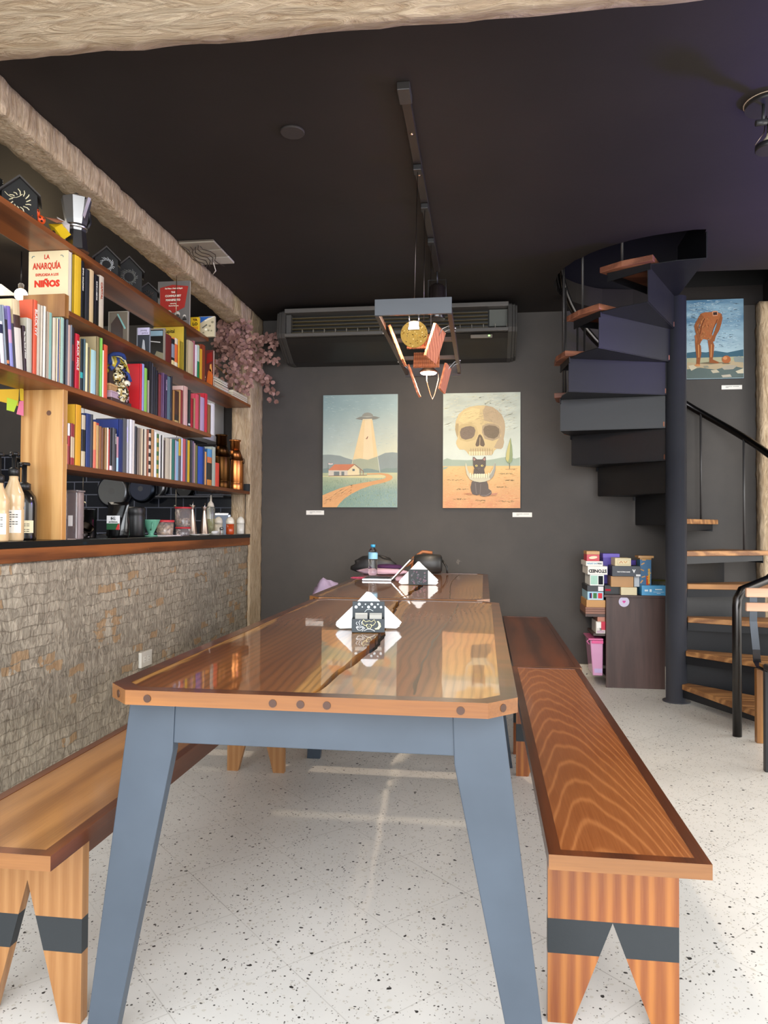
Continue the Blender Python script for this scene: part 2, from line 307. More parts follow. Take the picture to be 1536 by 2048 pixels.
# ------------------------------------------------------------------ mesh builder
WL = {}
class MB:
    def __init__(s): s.v, s.f, s.c, s.m, s.s = [], [], [], [], []
    def poly(s, pts, col='#808080', mat=0, smooth=False, cols=None):
        i = len(s.v); s.v += [Vector(p) for p in pts]; s.f.append(tuple(range(i, i + len(pts))))
        s.c.append([hexc(c) for c in cols] if cols else [hexc(col)] * len(pts)); s.m.append(mat); s.s.append(smooth); return s
    def add(s, vs_, fs, col='#808080', mat=0, smooth=False):
        i = len(s.v); s.v += [Vector(p) for p in vs_]; c = hexc(col)
        for f in fs:
            s.f.append(tuple(i + k for k in f)); s.c.append([c] * len(f)); s.m.append(mat); s.s.append(smooth)
        return s
    def box(s, x0, x1, y0, y1, z0, z1, col='#808080', mat=0):
        vs_ = [(x, y, z) for z in (z0, z1) for y in (y0, y1) for x in (x0, x1)]
        return s.add(vs_, [(0, 2, 3, 1), (4, 5, 7, 6), (0, 1, 5, 4), (2, 6, 7, 3), (0, 4, 6, 2), (1, 3, 7, 5)], col, mat)
    def obox(s, mtx, hx, hy, hz, col='#808080', mat=0):
        vs_ = [mtx @ Vector((x, y, z)) for z in (-hz, hz) for y in (-hy, hy) for x in (-hx, hx)]
        return s.add(vs_, [(0, 2, 3, 1), (4, 5, 7, 6), (0, 1, 5, 4), (2, 6, 7, 3), (0, 4, 6, 2), (1, 3, 7, 5)], col, mat)
    def prism(s, pts, vec, col='#808080', mat=0, capmat=None, sidemats=None):
        vec = Vector(vec); a = [Vector(p) for p in pts]; b_ = [p + vec for p in a]; n = len(a); i = len(s.v); s.v += a + b_; c = hexc(col)
        cm = mat if capmat is None else capmat
        s.f.append(tuple(i + k for k in range(n))[::-1]); s.c.append([c] * n); s.m.append(cm); s.s.append(False)
        s.f.append(tuple(i + n + k for k in range(n))); s.c.append([c] * n); s.m.append(cm); s.s.append(False)
        for k in range(n):
            j = (k + 1) % n; s.f.append((i + k, i + j, i + n + j, i + n + k)); s.c.append([c] * 4)
            s.m.append(sidemats[k] if sidemats else mat); s.s.append(False)
        return s
    def lathe(s, prof, cen, col='#808080', mat=0, seg=24, mtx=None, cap=True, cols=None, smooth=True, flute=None):
        mtx = mtx or Matrix.Identity(3); cen = Vector(cen); i = len(s.v)
        for r, z in prof:
            for k in range(seg):
                a = 2 * math.pi * k / seg; rr = r * (1 + (flute * (k % 2) if flute else 0))
                s.v.append(cen + mtx @ Vector((rr * math.cos(a), rr * math.sin(a), z)))
        for j in range(len(prof) - 1):
            c = hexc(cols[j] if cols else col)
            for k in range(seg):
                k2 = (k + 1) % seg
                s.f.append((i + j * seg + k, i + j * seg + k2, i + (j + 1) * seg + k2, i + (j + 1) * seg + k)); s.c.append([c] * 4); s.m.append(mat); s.s.append(smooth)
        if cap:
            s.f.append(tuple(i + k for k in range(seg))[::-1]); s.c.append([hexc(cols[0] if cols else col)] * seg); s.m.append(mat); s.s.append(False)
            o = (len(prof) - 1) * seg; s.f.append(tuple(i + o + k for k in range(seg))); s.c.append([hexc(cols[-1] if cols else col)] * seg); s.m.append(mat); s.s.append(False)
        return s
    def tube(s, pts, r, col='#808080', mat=0, seg=8):
        pts = [Vector(p) for p in pts]; n = len(pts); i = len(s.v); c = hexc(col); prev = None
        for j, p in enumerate(pts):
            t = (pts[min(j + 1, n - 1)] - pts[max(j - 1, 0)]).normalized()
            if prev is None:
                a = Vector((0, 0, 1)) if abs(t.z) < .9 else Vector((1, 0, 0)); x = t.cross(a).normalized()
            else:
                x = (prev - t * prev.dot(t)).normalized()
            prev = x; y = t.cross(x); rr = r[j] if isinstance(r, (list, tuple)) else r
            for k in range(seg):
                a = 2 * math.pi * k / seg; s.v.append(p + (x * math.cos(a) + y * math.sin(a)) * rr)
        for j in range(n - 1):
            for k in range(seg):
                k2 = (k + 1) % seg; s.f.append((i + j * seg + k, i + j * seg + k2, i + (j + 1) * seg + k2, i + (j + 1) * seg + k)); s.c.append([c] * 4); s.m.append(mat); s.s.append(True)
        s.f.append(tuple(i + k for k in range(seg))[::-1]); s.f.append(tuple(i + (n - 1) * seg + k for k in range(seg)))
        s.c += [[c] * seg] * 2; s.m += [mat] * 2; s.s += [False] * 2
        return s
    def ball(s, cen, r, col='#808080', mat=0, seg=14, rings=9, sc3=(1, 1, 1), fn=None):
        prof = []; cen = Vector(cen); i = len(s.v); c = hexc(col)
        for j in range(rings + 1):
            th = math.pi * j / rings
            for k in range(seg):
                a = 2 * math.pi * k / seg; d = Vector((math.sin(th) * math.cos(a), math.sin(th) * math.sin(a), math.cos(th)))
                q = r * (fn(d) if fn else 1); s.v.append(cen + Vector((d.x * q * sc3[0], d.y * q * sc3[1], d.z * q * sc3[2])))
        for j in range(rings):
            for k in range(seg):
                k2 = (k + 1) % seg; s.f.append((i + j * seg + k, i + (j + 1) * seg + k, i + (j + 1) * seg + k2, i + j * seg + k2)); s.c.append([c] * 4); s.m.append(mat); s.s.append(True)
        return s
    def mesh(s, name, mats, off):
        me = bpy.data.meshes.new(name); me.from_pydata([p - off for p in s.v], [], s.f)
        for m in mats: me.materials.append(M[m])
        at_ = me.color_attributes.new('Col', 'FLOAT_COLOR', 'CORNER'); buf = []
        for c in s.c:
            for q in c: buf += [q[0], q[1], q[2], 1.0]
        at_.data.foreach_set('color', buf)
        me.polygons.foreach_set('material_index', s.m); me.polygons.foreach_set('use_smooth', s.s)
        me.validate(); me.update(); return me
    def build(s, name, mats, parent=None, bevel=0, base=None, seg=2):
        if isinstance(mats, str): mats = [mats]
        if parent is not None: off = WL[parent.name]
        elif base is not None: off = Vector(base)
        else:
            xs = [p.x for p in s.v]; ys = [p.y for p in s.v]; zs = [p.z for p in s.v]
            off = Vector(((min(xs) + max(xs)) / 2, (min(ys) + max(ys)) / 2, min(zs)))
        me = s.mesh(name, mats, off); o = bpy.data.objects.new(name, me); COL.objects.link(o)
        if parent is not None: o.parent = parent; WL[o.name] = WL[parent.name]
        else: o.location = off; WL[o.name] = off
        if bevel:
            bm = bmesh.new(); bm.from_mesh(me); bmesh.ops.remove_doubles(bm, verts=bm.verts, dist=1e-6); bm.to_mesh(me); bm.free()
            md = o.modifiers.new('bevel', 'BEVEL'); md.width = bevel; md.segments = seg; md.limit_method = 'ANGLE'; md.angle_limit = 40 * D2R
        return o

def empty(name, loc):
    o = bpy.data.objects.new(name, None); o.location = loc; o.empty_display_size = .05; COL.objects.link(o); WL[o.name] = Vector(loc); return o
def tag(o, label, cat, group=None, kind=None):
    o['label'] = label; o['category'] = cat
    if group: o['group'] = group
    if kind: o['kind'] = kind
    return o
def struct(o, label=None):
    o['kind'] = 'structure'
    if label: o['label'] = label
    return o
def text(s_, size, origin, xd, yd, col, parent, name='lettering', mat='paper', ext=.0003, center=False, bold=0, sx=1.0, lean=0):
    """flat lettering: origin = lower-left (or centre) of the first line, xd/yd = reading and up directions"""
    cu = bpy.data.curves.new('t', 'FONT'); cu.body = s_; cu.size = size; cu.extrude = ext; cu.offset = bold
    cu.resolution_u = 2
    if center: cu.align_x = 'CENTER'; cu.align_y = 'CENTER'
    to = bpy.data.objects.new('t', cu); me = bpy.data.meshes.new_from_object(to)
    xd = Vector(xd).normalized(); yd = Vector(yd).normalized(); zd = xd.cross(yd); og = Vector(origin); off = WL[parent.name]
    for v in me.vertices:
        v.co = og + xd * (v.co.x * sx + v.co.y * lean) + yd * v.co.y + zd * (v.co.z + .0006) - off
    me.materials.clear(); me.materials.append(M[mat])
    a = me.color_attributes.new('Col', 'FLOAT_COLOR', 'CORNER'); c = hexc(col)
    a.data.foreach_set('color', [c[0], c[1], c[2], 1.0] * len(me.loops))
    bpy.data.objects.remove(to); bpy.data.curves.remove(cu)
    me.name = name; o = bpy.data.objects.new(name, me); COL.objects.link(o); o.parent = parent; WL[o.name] = off
    return o

# ================================================================== THE ROOM
WB, CZ, XL = 5.46, 2.63, -1.678          # back wall, ceiling height, face of the serving wall
m = MB(); m.box(-4.2, 5.5, -4.5, WB, -.08, 0); struct(m.build('floor', 'terrazzo', base=(0, 0, 0)))
m = MB(); m.box(-4.2, 3.6, WB, WB + .12, 0, CZ + .14); struct(m.build('wall_back', 'wall_dark', base=(0, 0, 0)))
# ceiling with the round stair hole
SC = (1.175, 4.77)
hole = [(SC[0] + .735 * math.cos(a * D2R) * (1 + .012 * noise.noise(Vector((a * .2, 0, 0)))), SC[1] + .735 * math.sin(a * D2R) * (1 + .012 * noise.noise(Vector((a * .2, 5, 0))))) for a in range(268, 115, -5)]
hole += [(1.05, WB - .001), (1.93, WB - .001), (1.93, 4.72), (1.20, 4.70), (1.172, 4.2)]
outer = [(-4.2, 1.9), (5.5, 1.9), (5.5, WB), (-4.2, WB)]
def slab(z0, z1):
    m = MB(); loops = [[Vector((x, y, 0)) for x, y in outer], [Vector((x, y, 0)) for x, y in hole]]
    tri = tessellate_polygon(loops); flat = outer + hole
    for z, rev in ((z0, False), (z1, True)):
        for t in tri:
            p = [Vector((*flat[i], z)) for i in t]; n = (p[1] - p[0]).cross(p[2] - p[0]).z
            if (n > 0) != rev: p = p[::-1]
            m.poly(p)
    for lp in (outer, hole):
        for i in range(len(lp)):
            a, b_ = lp[i], lp[(i + 1) % len(lp)]; m.poly([(*a, z0), (*b_, z0), (*b_, z1), (*a, z1)])
    return m
struct(slab(CZ, CZ + .14).build('ceiling', 'ceil_dark', base=(0, 0, 0)))
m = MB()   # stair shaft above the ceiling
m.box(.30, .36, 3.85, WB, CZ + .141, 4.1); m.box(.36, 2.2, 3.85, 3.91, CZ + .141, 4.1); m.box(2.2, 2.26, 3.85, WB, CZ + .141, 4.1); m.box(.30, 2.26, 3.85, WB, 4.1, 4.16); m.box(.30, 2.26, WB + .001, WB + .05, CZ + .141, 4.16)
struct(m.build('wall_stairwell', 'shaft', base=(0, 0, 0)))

def rough_box(name, x0, x1, y0, y1, z0, z1, mat, step=.035, amp=.006, fs=16, faces='all', seed=0, jag=1):
    """a rendered masonry member with an uneven surface: subdivided box pushed in and out by noise"""
    bm = bmesh.new(); nx, ny, nz_ = [max(1, int(round((b_ - a) / step))) for a, b_ in ((x0, x1), (y0, y1), (z0, z1))]
    nx, ny, nz_ = min(nx, 140), min(ny, 140), min(nz_, 90)
    def grid(o, a, b_, na, nb, flip):
        vv = [[bm.verts.new(Vector(o) + Vector(a) * i / na + Vector(b_) * j / nb) for j in range(nb + 1)] for i in range(na + 1)]
        for i in range(na):
            for j in range(nb):
                q = [vv[i][j], vv[i + 1][j], vv[i + 1][j + 1], vv[i][j + 1]]
                bm.faces.new(q[::-1] if flip else q)
    X, Y, Z = (x1 - x0, 0, 0), (0, y1 - y0, 0), (0, 0, z1 - z0)
    grid((x0, y0, z0), X, Z, nx, nz_, False); grid((x0, y1, z0), X, Z, nx, nz_, True)
    grid((x0, y0, z0), Y, Z, ny, nz_, True); grid((x1, y0, z0), Y, Z, ny, nz_, False)
    grid((x0, y0, z0), X, Y, nx, ny, True); grid((x0, y0, z1), X, Y, nx, ny, False)
    bmesh.ops.remove_doubles(bm, verts=bm.verts, dist=1e-5)
    for v in bm.verts:
        p = v.co * fs + Vector((seed, 0, 0)); d = noise.noise_vector(p) * amp + noise.noise_vector(p * 3.1) * amp * .5
        if v.co.z > z1 - 1e-4: d.z = 0
        if v.co.z < z0 + 1e-4 and z0 < .05: d.z = 0
        v.co += d
    me = bpy.data.meshes.new(name); bm.to_mesh(me); bm.free(); me.materials.append(M[mat])
    for p in me.polygons: p.use_smooth = True
    o = bpy.data.objects.new(name, me); COL.objects.link(o); return o
struct(rough_box('wall_left', XL - .16, XL - .012, .2, 5.17, 0, .925, 'stone', .022, .005, 22))
struct(rough_box('trim_1', XL - .14, XL, 5.17, WB - .002, 0, CZ - .001, 'stucco', .03, .006, 18), 'raked stucco pillar in the far left corner')
struct(rough_box('trim_2', XL - .14, XL, 2.05, 5.17, 2.51, CZ - .001, 'stucco', .028, .009, 14), 'raked stucco beam above the serving hatch')
struct(rough_box('trim_3', -4.2, 4.2, 1.35, 2.085, 2.50, CZ + .1, 'stucco_x', .05, .006, 10), 'rough stucco beam across the front of the room')
struct(rough_box('trim_4', 1.878, 2.25, 5.37, WB - .002, 0, CZ - .001, 'stucco', .03, .008, 18, seed=9), 'raked stucco pillar right of the stairs')
m = MB(); m.box(-1.67, 1.89, WB - .022, WB, 0, .088); struct(m.build('baseboard_back', 'terrazzo_skirt', base=(0, 0, 0), bevel=.003))
m = MB(); m.box(-4.2, -4.1, -1.0, WB, 0, CZ); struct(m.build('wall_kitchen', 'kitchen_wall', base=(0, 0, 0)))
m = MB(); m.box(-4.1, XL - .15, WB - .012, WB - .001, .9, 1.62); struct(m.build('trim_5', 'tiles', base=(0, 0, 0)), 'black tiled splashback of the kitchen')

# ================================================================== TABLES
def table(root, cx, yn, yf, wt, far_splay=0, near_in=.078):
    """two-slab table top in a chamfered frame on splayed painted legs; cx centre, yn/yf near and far end, wt width"""
    x0, x1 = cx - wt / 2, cx + wt / 2; z0, z1 = .722, .75; ch = .055; bw = .032
    def octo(i, c):
        return [(x0 + i + c, yn + i), (x1 - i - c, yn + i), (x1 - i, yn + i + c), (x1 - i, yf - i - c), (x1 - i - c, yf - i), (x0 + i + c, yf - i), (x0 + i, yf - i - c), (x0 + i, yn + i + c)]
    o_, i_ = octo(0, ch), octo(bw, ch - bw * .55)
    m = MB()
    for k in range(8):
        j = (k + 1) % 8; a, b_, c, d = o_[k], o_[j], i_[j], i_[k]
        m.poly([(*a, z1), (*b_, z1), (*c, z1), (*d, z1)], mat=1); m.poly([(*d, z0), (*c, z0), (*b_, z0), (*a, z0)], mat=0)
        m.poly([(*a, z0), (*b_, z0), (*b_, z1), (*a, z1)], mat=0); m.poly([(*c, z0), (*d, z0), (*d, z1), (*c, z1)], mat=1)
    fr = m.build('border', ['table_edge', 'bench_end_dark'], root)
    # dark wooden plugs in the near edge
    for dx in (-.30, -.053, .0, .05, .296):
        m = MB(); m.lathe([(.0075, 0), (.0075, .0012)], (cx + dx, yn - .0004, (z0 + z1) / 2 - .001), '#3f2211', 0, 16, Matrix.Rotation(90 * D2R, 3, 'X'))
        m.build('plug', 'satin', root)
    for sgn in (-1, 1):
        c = Vector((cx + sgn * (wt / 2 - ch / 2), yn + ch / 2, (z0 + z1) / 2)); R3 = Matrix.Rotation(sgn * 45 * D2R, 3, 'Z') @ Matrix.Rotation(90 * D2R, 3, 'X')
        m = MB(); m.lathe([(.0075, -.0006), (.0075, .0012)], c, '#3f2211', 0, 16, R3); m.build('plug', 'satin', root)
    # slabs either side of the open natural crack
    def wig(y, s):
        t = (y - yn) / (yf - yn)
        return cx + .012 + .014 * noise.noise(Vector((y * 6, s * 3, 1))) + .006 * noise.noise(Vector((y * 22, s * 7, 2))) + .03 * math.sin(t * 4.5)
    n = 60; ys = [yn + bw + (yf - yn - 2 * bw) * k / n for k in range(n + 1)]
    def gap(y):
        t = (y - yn) / (yf - yn); return .0035 + .011 * max(0, 1 - abs(t - .36) / .24) + .004 * max(0, math.sin(t * 9))
    L_ = [(wig(y, 0) - gap(y), y) for y in ys]; R_ = [(wig(y, 0) + gap(y) * 1.1, y) for y in ys]
    i0, i1 = x0 + bw, x1 - bw; c2 = ch - bw * .55; zt, zb = z1 - .0012, z0 + .002
    for nm, pts in (('slab', [(i0 + c2, yn + bw)] + [(i0, yn + bw + c2)] + [(i0, yf - bw - c2), (i0 + c2, yf - bw)] + L_[::-1]), ('slab', R_ + [(i1 - c2, yf - bw), (i1, yf - bw - c2), (i1, yn + bw + c2), (i1 - c2, yn + bw)])):
        m = MB(); m.prism([(*p, zb) for p in pts][::-1], (0, 0, zt - zb), '#4a2f18', 0)
        m.build(nm, 'tabletop', root)
    # second, fine resin-filled crack
    m = MB(); ys2 = [yn + .05 + (yf - yn - .16) * k / 50 for k in range(51)]
    for k in range(50):
        f = lambda y: cx + .215 + .018 * math.sin(y * 2.6) + .007 * noise.noise(Vector((y * 9, 4, 4)))
        wd = lambda y: .0018 + .0036 * max(0, noise.noise(Vector((y * 7, 9, 1))) + .2)
        a, b_ = ys2[k], ys2[k + 1]; m.poly([(f(a) - wd(a), a, z1 - .0009), (f(a) + wd(a), a, z1 - .0009), (f(b_) + wd(b_), b_, z1 - .0009), (f(b_) - wd(b_), b_, z1 - .0009)], '#3a2412')
    m.build('crack_filling', 'satin', root)
    # legs
    for sy, ye in ((1, yn + near_in), (-1, yf - .078)):
        for s_ in (-1, 1):
            xo, xi = cx + s_ * (wt / 2 - .028), cx + s_ * (wt / 2 - .122); xob, xib = cx + s_ * (wt / 2 + .065), cx + s_ * (wt / 2 + .005)
            xk = xi + s_ * .004
            fs = far_splay if sy < 0 else 0; pts = [(xo, ye, z0), (xi, ye, z0), (xk, ye + fs * .15, z0 - .11), (xib, ye + fs, 0), (xob, ye + fs, 0)]
            m = MB(); m.prism(pts, (0, sy * .028, 0)); m.build('leg', 'slate', root, bevel=.002)
        m = MB(); m.box(cx - wt / 2 + .114, cx + wt / 2 - .114, min(ye + sy * .004, ye + sy * .028), max(ye + sy * .004, ye + sy * .028), .628, z0); m.build('apron', 'slate', root, bevel=.0015)
    for s_ in (-1, 1):
        m = MB(); x = cx + s_ * (wt / 2 - .11); m.box(min(x, x + s_ * .022), max(x, x + s_ * .022), yn + .11, yf - .11, .64, z0); m.build('side_rail', 'slate', root)
t1 = tag(empty('dining_table', (-.337, 2.26, 0)), 'long lacquered wooden dining table nearest the camera with blue-grey splayed legs and a cracked top', 'table', 'cracked slab dining tables')
table(t1, -.337, 1.348, 3.172, .80, .27)
t2 = tag(empty('dining_table', (-.378, 4.2, 0)), 'second lacquered slab table pushed end to end behind the first, against the dark wall', 'table', 'cracked slab dining tables')
table(t2, -.378, 3.226, 5.02, .808, 0, .30)

# ================================================================== BENCHES
def bench(root, x0, x1, yn, yf, lx0, lx1, legys, top, band, leg, apex, ztop=.463, rail=True):
    bw = .024; th = .028; z0 = ztop - th
    o_ = [(x0, yn), (x1, yn), (x1, yf), (x0, yf)]; i_ = [(x0 + bw, yn + bw), (x1 - bw, yn + bw), (x1 - bw, yf - bw), (x0 + bw, yf - bw)]
    m = MB()
    for k in range(4):
        j = (k + 1) % 4; a, b_, c, d = o_[k], o_[j], i_[j], i_[k]
        m.poly([(*a, ztop), (*b_, ztop), (*c, ztop), (*d, ztop)], mat=0); m.poly([(*d, z0), (*c, z0), (*b_, z0), (*a, z0)], mat=0)
        m.poly([(*a, z0), (*b_, z0), (*b_, ztop), (*a, ztop)], mat=1 if k == 0 else 0)
        m.poly([(*c, z0), (*d, z0), (*d, ztop), (*c, ztop)], mat=0)
    m.build('seat_border', ['bench_edge', 'bench_end'], root)
    m = MB(); m.box(x0 + bw, x1 - bw, yn + bw, yf - bw, z0 + .002, ztop - .001); m.build('seat', top, root)
    for y, s_ in legys:
        cx = (lx0 + lx1) / 2; w_ = lx1 - lx0; zt = z0; zb1, zb2 = band
        def xin(z):   # half notch width at height z
            return max(0, (apex - z) / apex) * (w_ / 2 - w_ * .19)
        def half(sg, za, zb, mat):
            m = MB(); xo = cx + sg * w_ / 2
            inner = lambda z: cx + sg * xin(z)
            pts = [(xo, y, za), (inner(za), y, za)]
            if za < apex < zb: pts.append((cx, y, apex))
            pts += [(inner(zb) if zb < apex else cx, y, zb), (xo, y, zb)]
            if sg > 0: pts = pts[::-1]
            m.prism(pts, (0, .026 * s_, 0)); return m
        # each end board: two tapered feet carrying a dark painted band
        root_leg = None
        allm = MB(); mats = [leg, 'band']
        for za, zb, mi in ((0, zb1, 0), (zb1, zb2, 1), (zb2, zt, 0)):
            for sg in (-1, 1):
                h = half(sg, za, zb, 0); allm.add(h.v, h.f, '#808080', mi)
        allm.build('leg', mats, root)
    if rail:
        for xr in (lx0 + .002, lx1 - .022):
            m = MB(); m.box(xr, xr + .02, legys[0][0] + .026, legys[-1][0] - .026, .352, z0); m.build('rail', 'bench_edge', root)
b1 = tag(empty('bench', (.264, 2.33, 0)), 'front right wooden bench with arched grain, striped end board and dark painted band', 'bench', 'wooden benches with banded legs')
bench(b1, .120, .408, 1.406, 3.262, .139, .411, ((1.65, 1), (3.236, 1)), 'bench_top', (.148, .222), 'bench_leg', .2205)
b2 = tag(empty('bench', (.274, 4.2, 0)), 'second right-hand bench behind the front one, plain reddish top, beside the far table', 'bench', 'wooden benches with banded legs')
bench(b2, .128, .418, 3.27, 5.08, .139, .411, ((3.54, 1), (4.9, 1)), 'bench_edge', (.148, .222), 'bench_leg', .2205)
b3 = tag(empty('bench', (-.926, 2.3, 0)), 'left-hand wooden bench along the stone wall, scratched brown top, cut off by the left edge', 'bench', 'wooden benches with banded legs')
bench(b3, -1.072, -.780, 1.265, 3.29, -1.105, -.851, ((1.5, 1), (3.12, 1)), 'bench_top_l', (.149, .222), 'bench_leg_l', .297)

# ================================================================== WALL BOOKSHELF
sb = tag(empty('hanging_bookshelf', (-1.77, 3.6, 1.0)), 'tall red-brown wooden bookshelf hung in the serving hatch above the counter', 'bookshelf')
SX0 = -1.862
ZT, ZA, ZB, ZD = 2.215, 1.938, 1.632, 1.312      # top faces of the four boards
for nm, y0, y1, zt, th in (('shelf', 1.6, 4.335, ZT, .022), ('shelf', 2.80, 5.165, ZA, .02), ('shelf', 1.6, 4.39, ZB, .022), ('shelf', 2.80, 5.165, ZD, .022)):
    m = MB(); m.box(SX0, XL, y0, y1, zt - th, zt); m.build(nm, 'shelf_wood', sb, bevel=.0015)
m = MB(); m.box(SX0, XL - .001, 2.768, 2.80, 1.0045, ZB - .022); m.build('divider', 'pine', sb, bevel=.001)
m = MB(); m.lathe([(.010, 0), (.0104, .0008)], (at(98, 826, Y=2.768).x, 2.7678, at(98, 826, Y=2.768).z), '#6d4a35', 0, 18, Matrix.Rotation(90 * D2R, 3, 'X')); m.build('knot', 'satin', sb)
m = MB(); m.box(SX0, XL - .001, 2.768, 2.7995, 1.905, 1.998); m.build('divider', 'shelf_wood_z', sb, bevel=.001)
for u in (166, 352, 424):
    y = at(u, 1000, X=-1.855).y
    m = MB(); m.tube([(-1.855, y, 1.005), (-1.855, y, 1.29)], .0014, '#b8b2a6', 0, 6); m.tube([(-1.855, y, 1.3125), (-1.855, y, 1.61)], .0014, '#b8b2a6', 0, 6)
    c_ = m.build('cable', 'metal', sb)
    m = MB(); m.tube([(-1.855, y, 1.07), (-1.855, y, 1.15)], .0055, '#b9b39b', 0, 8); m.tube([(-1.855 + .012 * math.cos(a), y + .012 * math.sin(a), 1.165 + .004 * a) for a in [k * .5 for k in range(11)]], .003, '#cfc8b0', 0, 6)
    m.build('turnbuckle', 'metal', c_)
for u in (343,):
    y = at(u, 550, X=-1.77).y + .07; m = MB(); m.tube([(-1.77, y, ZT), (-1.77, y, 2.51)], .0018, '#9c8f7c', 0, 6); m.build('cable', 'metal', sb)
m = MB(); m.box(-1.72, XL + .0, 5.14, 5.168, ZD, ZD + .052); m.build('bracket', 'band', sb)
m = MB(); m.tube([(-1.70, 5.13, 1.005), (-1.70, 5.13, ZD - .022)], .0022, '#1a1a1a'); m.build('cable', 'satin', sb)

# counter
ct = tag(empty('counter', (-1.9, 3.5, .93)), 'black-topped serving counter with a red-brown wooden fascia on the stone wall', 'counter')
m = MB(); m.box(-2.25, XL + .002, .3, 5.178, .978, 1.004, '#121212'); m.build('worktop', 'gloss', ct, bevel=.002)
m = MB(); m.box(XL - .03, XL, .3, 5.178, .926, .978); m.build('fascia', 'shelf_wood', ct, bevel=.002)
for u, v in ((297, 1098), (484, 1086)):
    p = at(u, v, X=XL); m = MB(); m.lathe([(.0035, 0), (.0035, .001)], (XL, p.y, p.z), '#c9a07a', 0, 10, Matrix.Rotation(90 * D2R, 3, 'Y')); m.build('screw', 'metal', ct)

# ================================================================== BOOKS
# a row is a list of (left u, right u, top v, colour, description, options) read off the photograph
BOOKS_DONE = []
def book(y0, y1, zb, ztop, col, desc, row, prev, xs=-1.692, depth=.14, lean=0, cover=None, bands=None, title=None, tcol='#f0ece0', tsize=None, pages='#e6dcc4', cat='book', grp=None, label=None, spiral=False):
    ztop = min(ztop, {ZD: ZB - .024, ZB: (ZA if y0 > 2.79 else ZT) - .024, ZA: ZT - .024}.get(round(zb - .0004, 4), ztop)); depth = min(depth, .15)
    if abs(zb - ZB) < .01 and y1 > 2.764 and y0 < 2.801: ztop = min(ztop, 1.902)
    cover = cover or col; h = ztop - zb; t = max(.0035, y1 - y0)
    root = MB(); ct_ = min(.0022, t * .22)
    def P(x, y, z):   # lean: rotation about the lower front edge, in the plane of the shelf
        a = lean * D2R; yy, zz = y - y0, z - zb
        return Vector((x, y0 + yy * math.cos(a) - zz * math.sin(a), zb + zz * math.cos(a) + yy * math.sin(a)))
    def bx(mb, xa, xb, ya, yb, za, zc, c):
        vs_ = [P(x, y, z) for z in (za, zc) for y in (ya, yb) for x in (xa, xb)]
        mb.add(vs_, [(0, 2, 3, 1), (4, 5, 7, 6), (0, 1, 5, 4), (2, 6, 7, 3), (0, 4, 6, 2), (1, 3, 7, 5)], c)
    x1 = xs; x0 = xs - depth
    # spine (slightly rounded), boards
    prof = [(x1 - .002, y0), (x1, y0 + t * .18), (x1 + .0012, y0 + t * .5), (x1, y0 + t * .82), (x1 - .002, y0 + t), (x1 - .004, y0 + t), (x1 - .004, y0)]
    segs = [(0, 1, None)] if not bands else bands
    for a, b_, c in segs:
        za, zc = zb + h * a, zb + h * b_
        lo = [P(x, y, za) for x, y in prof]; hi = [P(x, y, zc) for x, y in prof]; n = len(prof); cc = c or col
        root.add(lo + hi, [tuple(range(n))[::-1], tuple(range(n, 2 * n))] + [(k, (k + 1) % n, n + (k + 1) % n, n + k) for k in range(n)], cc)
    bx(root, x0, x1 - .002, y0, y0 + ct_, zb, ztop, cover); bx(root, x0, x1 - .002, y0 + t - ct_, y0 + t, zb, ztop, cover)
    o = root.build('book', 'satin')
    if spiral:
        m = MB()
        for k in range(26):
            z = zb + h * (k + .5) / 26; m.tube([P(x1 + .003 * math.cos(a), (y0 + y1) / 2 + t * .45 * math.sin(a), z) for a in [i * math.pi / 4 for i in range(9)]], .0006, '#222222', 0, 5)
        m.build('spiral_binding', 'metal', o)
    m = MB(); bx(m, x0 + .003, x1 - .004, y0 + ct_, y0 + t - ct_, zb + .002, ztop - .003, pages); m.build('page_block', 'paper', o)
    if title:
        a = lean * D2R; up = Vector((0, -math.sin(a), math.cos(a))); rd = -up; ud = Vector((0, math.cos(a), math.sin(a)))
        sz = tsize or t * .8
        text(title, sz, P(x1 + .0016, y0 + t * .24, ztop - h * .12), rd, ud, tcol, o, 'title', 'paper', bold=.0004)
    if label is None:
        label = f'{desc} book on the {row}' + (f', right of the ' + prev.split(' with')[0] + ' one' if prev else ', first at the left edge')
    tag(o, label, cat, grp)
    return o
def row(lst, zshelf, rowname, grp, X=-1.692):
    prev = None
    for e in lst:
        ul, ur, vt, col, desc = e[:5]; op = dict(e[5]) if len(e) > 5 else {}
        vm = (vt + at_v(ul, X, zshelf)) / 2
        y0 = at(ul, vm, X=X).y; y1 = at(ur, vm, X=X).y; zt = at(ul, vt, X=X).z
        if zshelf == ZD: y0 = max(y0, 2.803); y1 = max(y1, y0 + .006)
        dj = op.pop('dx', random.uniform(-.004, .001)); p_ = op.pop('after', prev)
        book(y0 + .0003, y1 - .0003, zshelf + .0004, zt, col, desc, rowname, p_, xs=X + dj, grp=grp, **op)
        prev = desc
def at_v(u, X, z):
    d = cF + cR * ((u - 768) / FPX); # v where plane X meets height z at column u
    lo, hi = 0, 2048
    for _ in range(30):
        mid = (lo + hi) / 2
        if at(u, mid, X=X).z > z: lo = mid
        else: hi = mid
    return lo

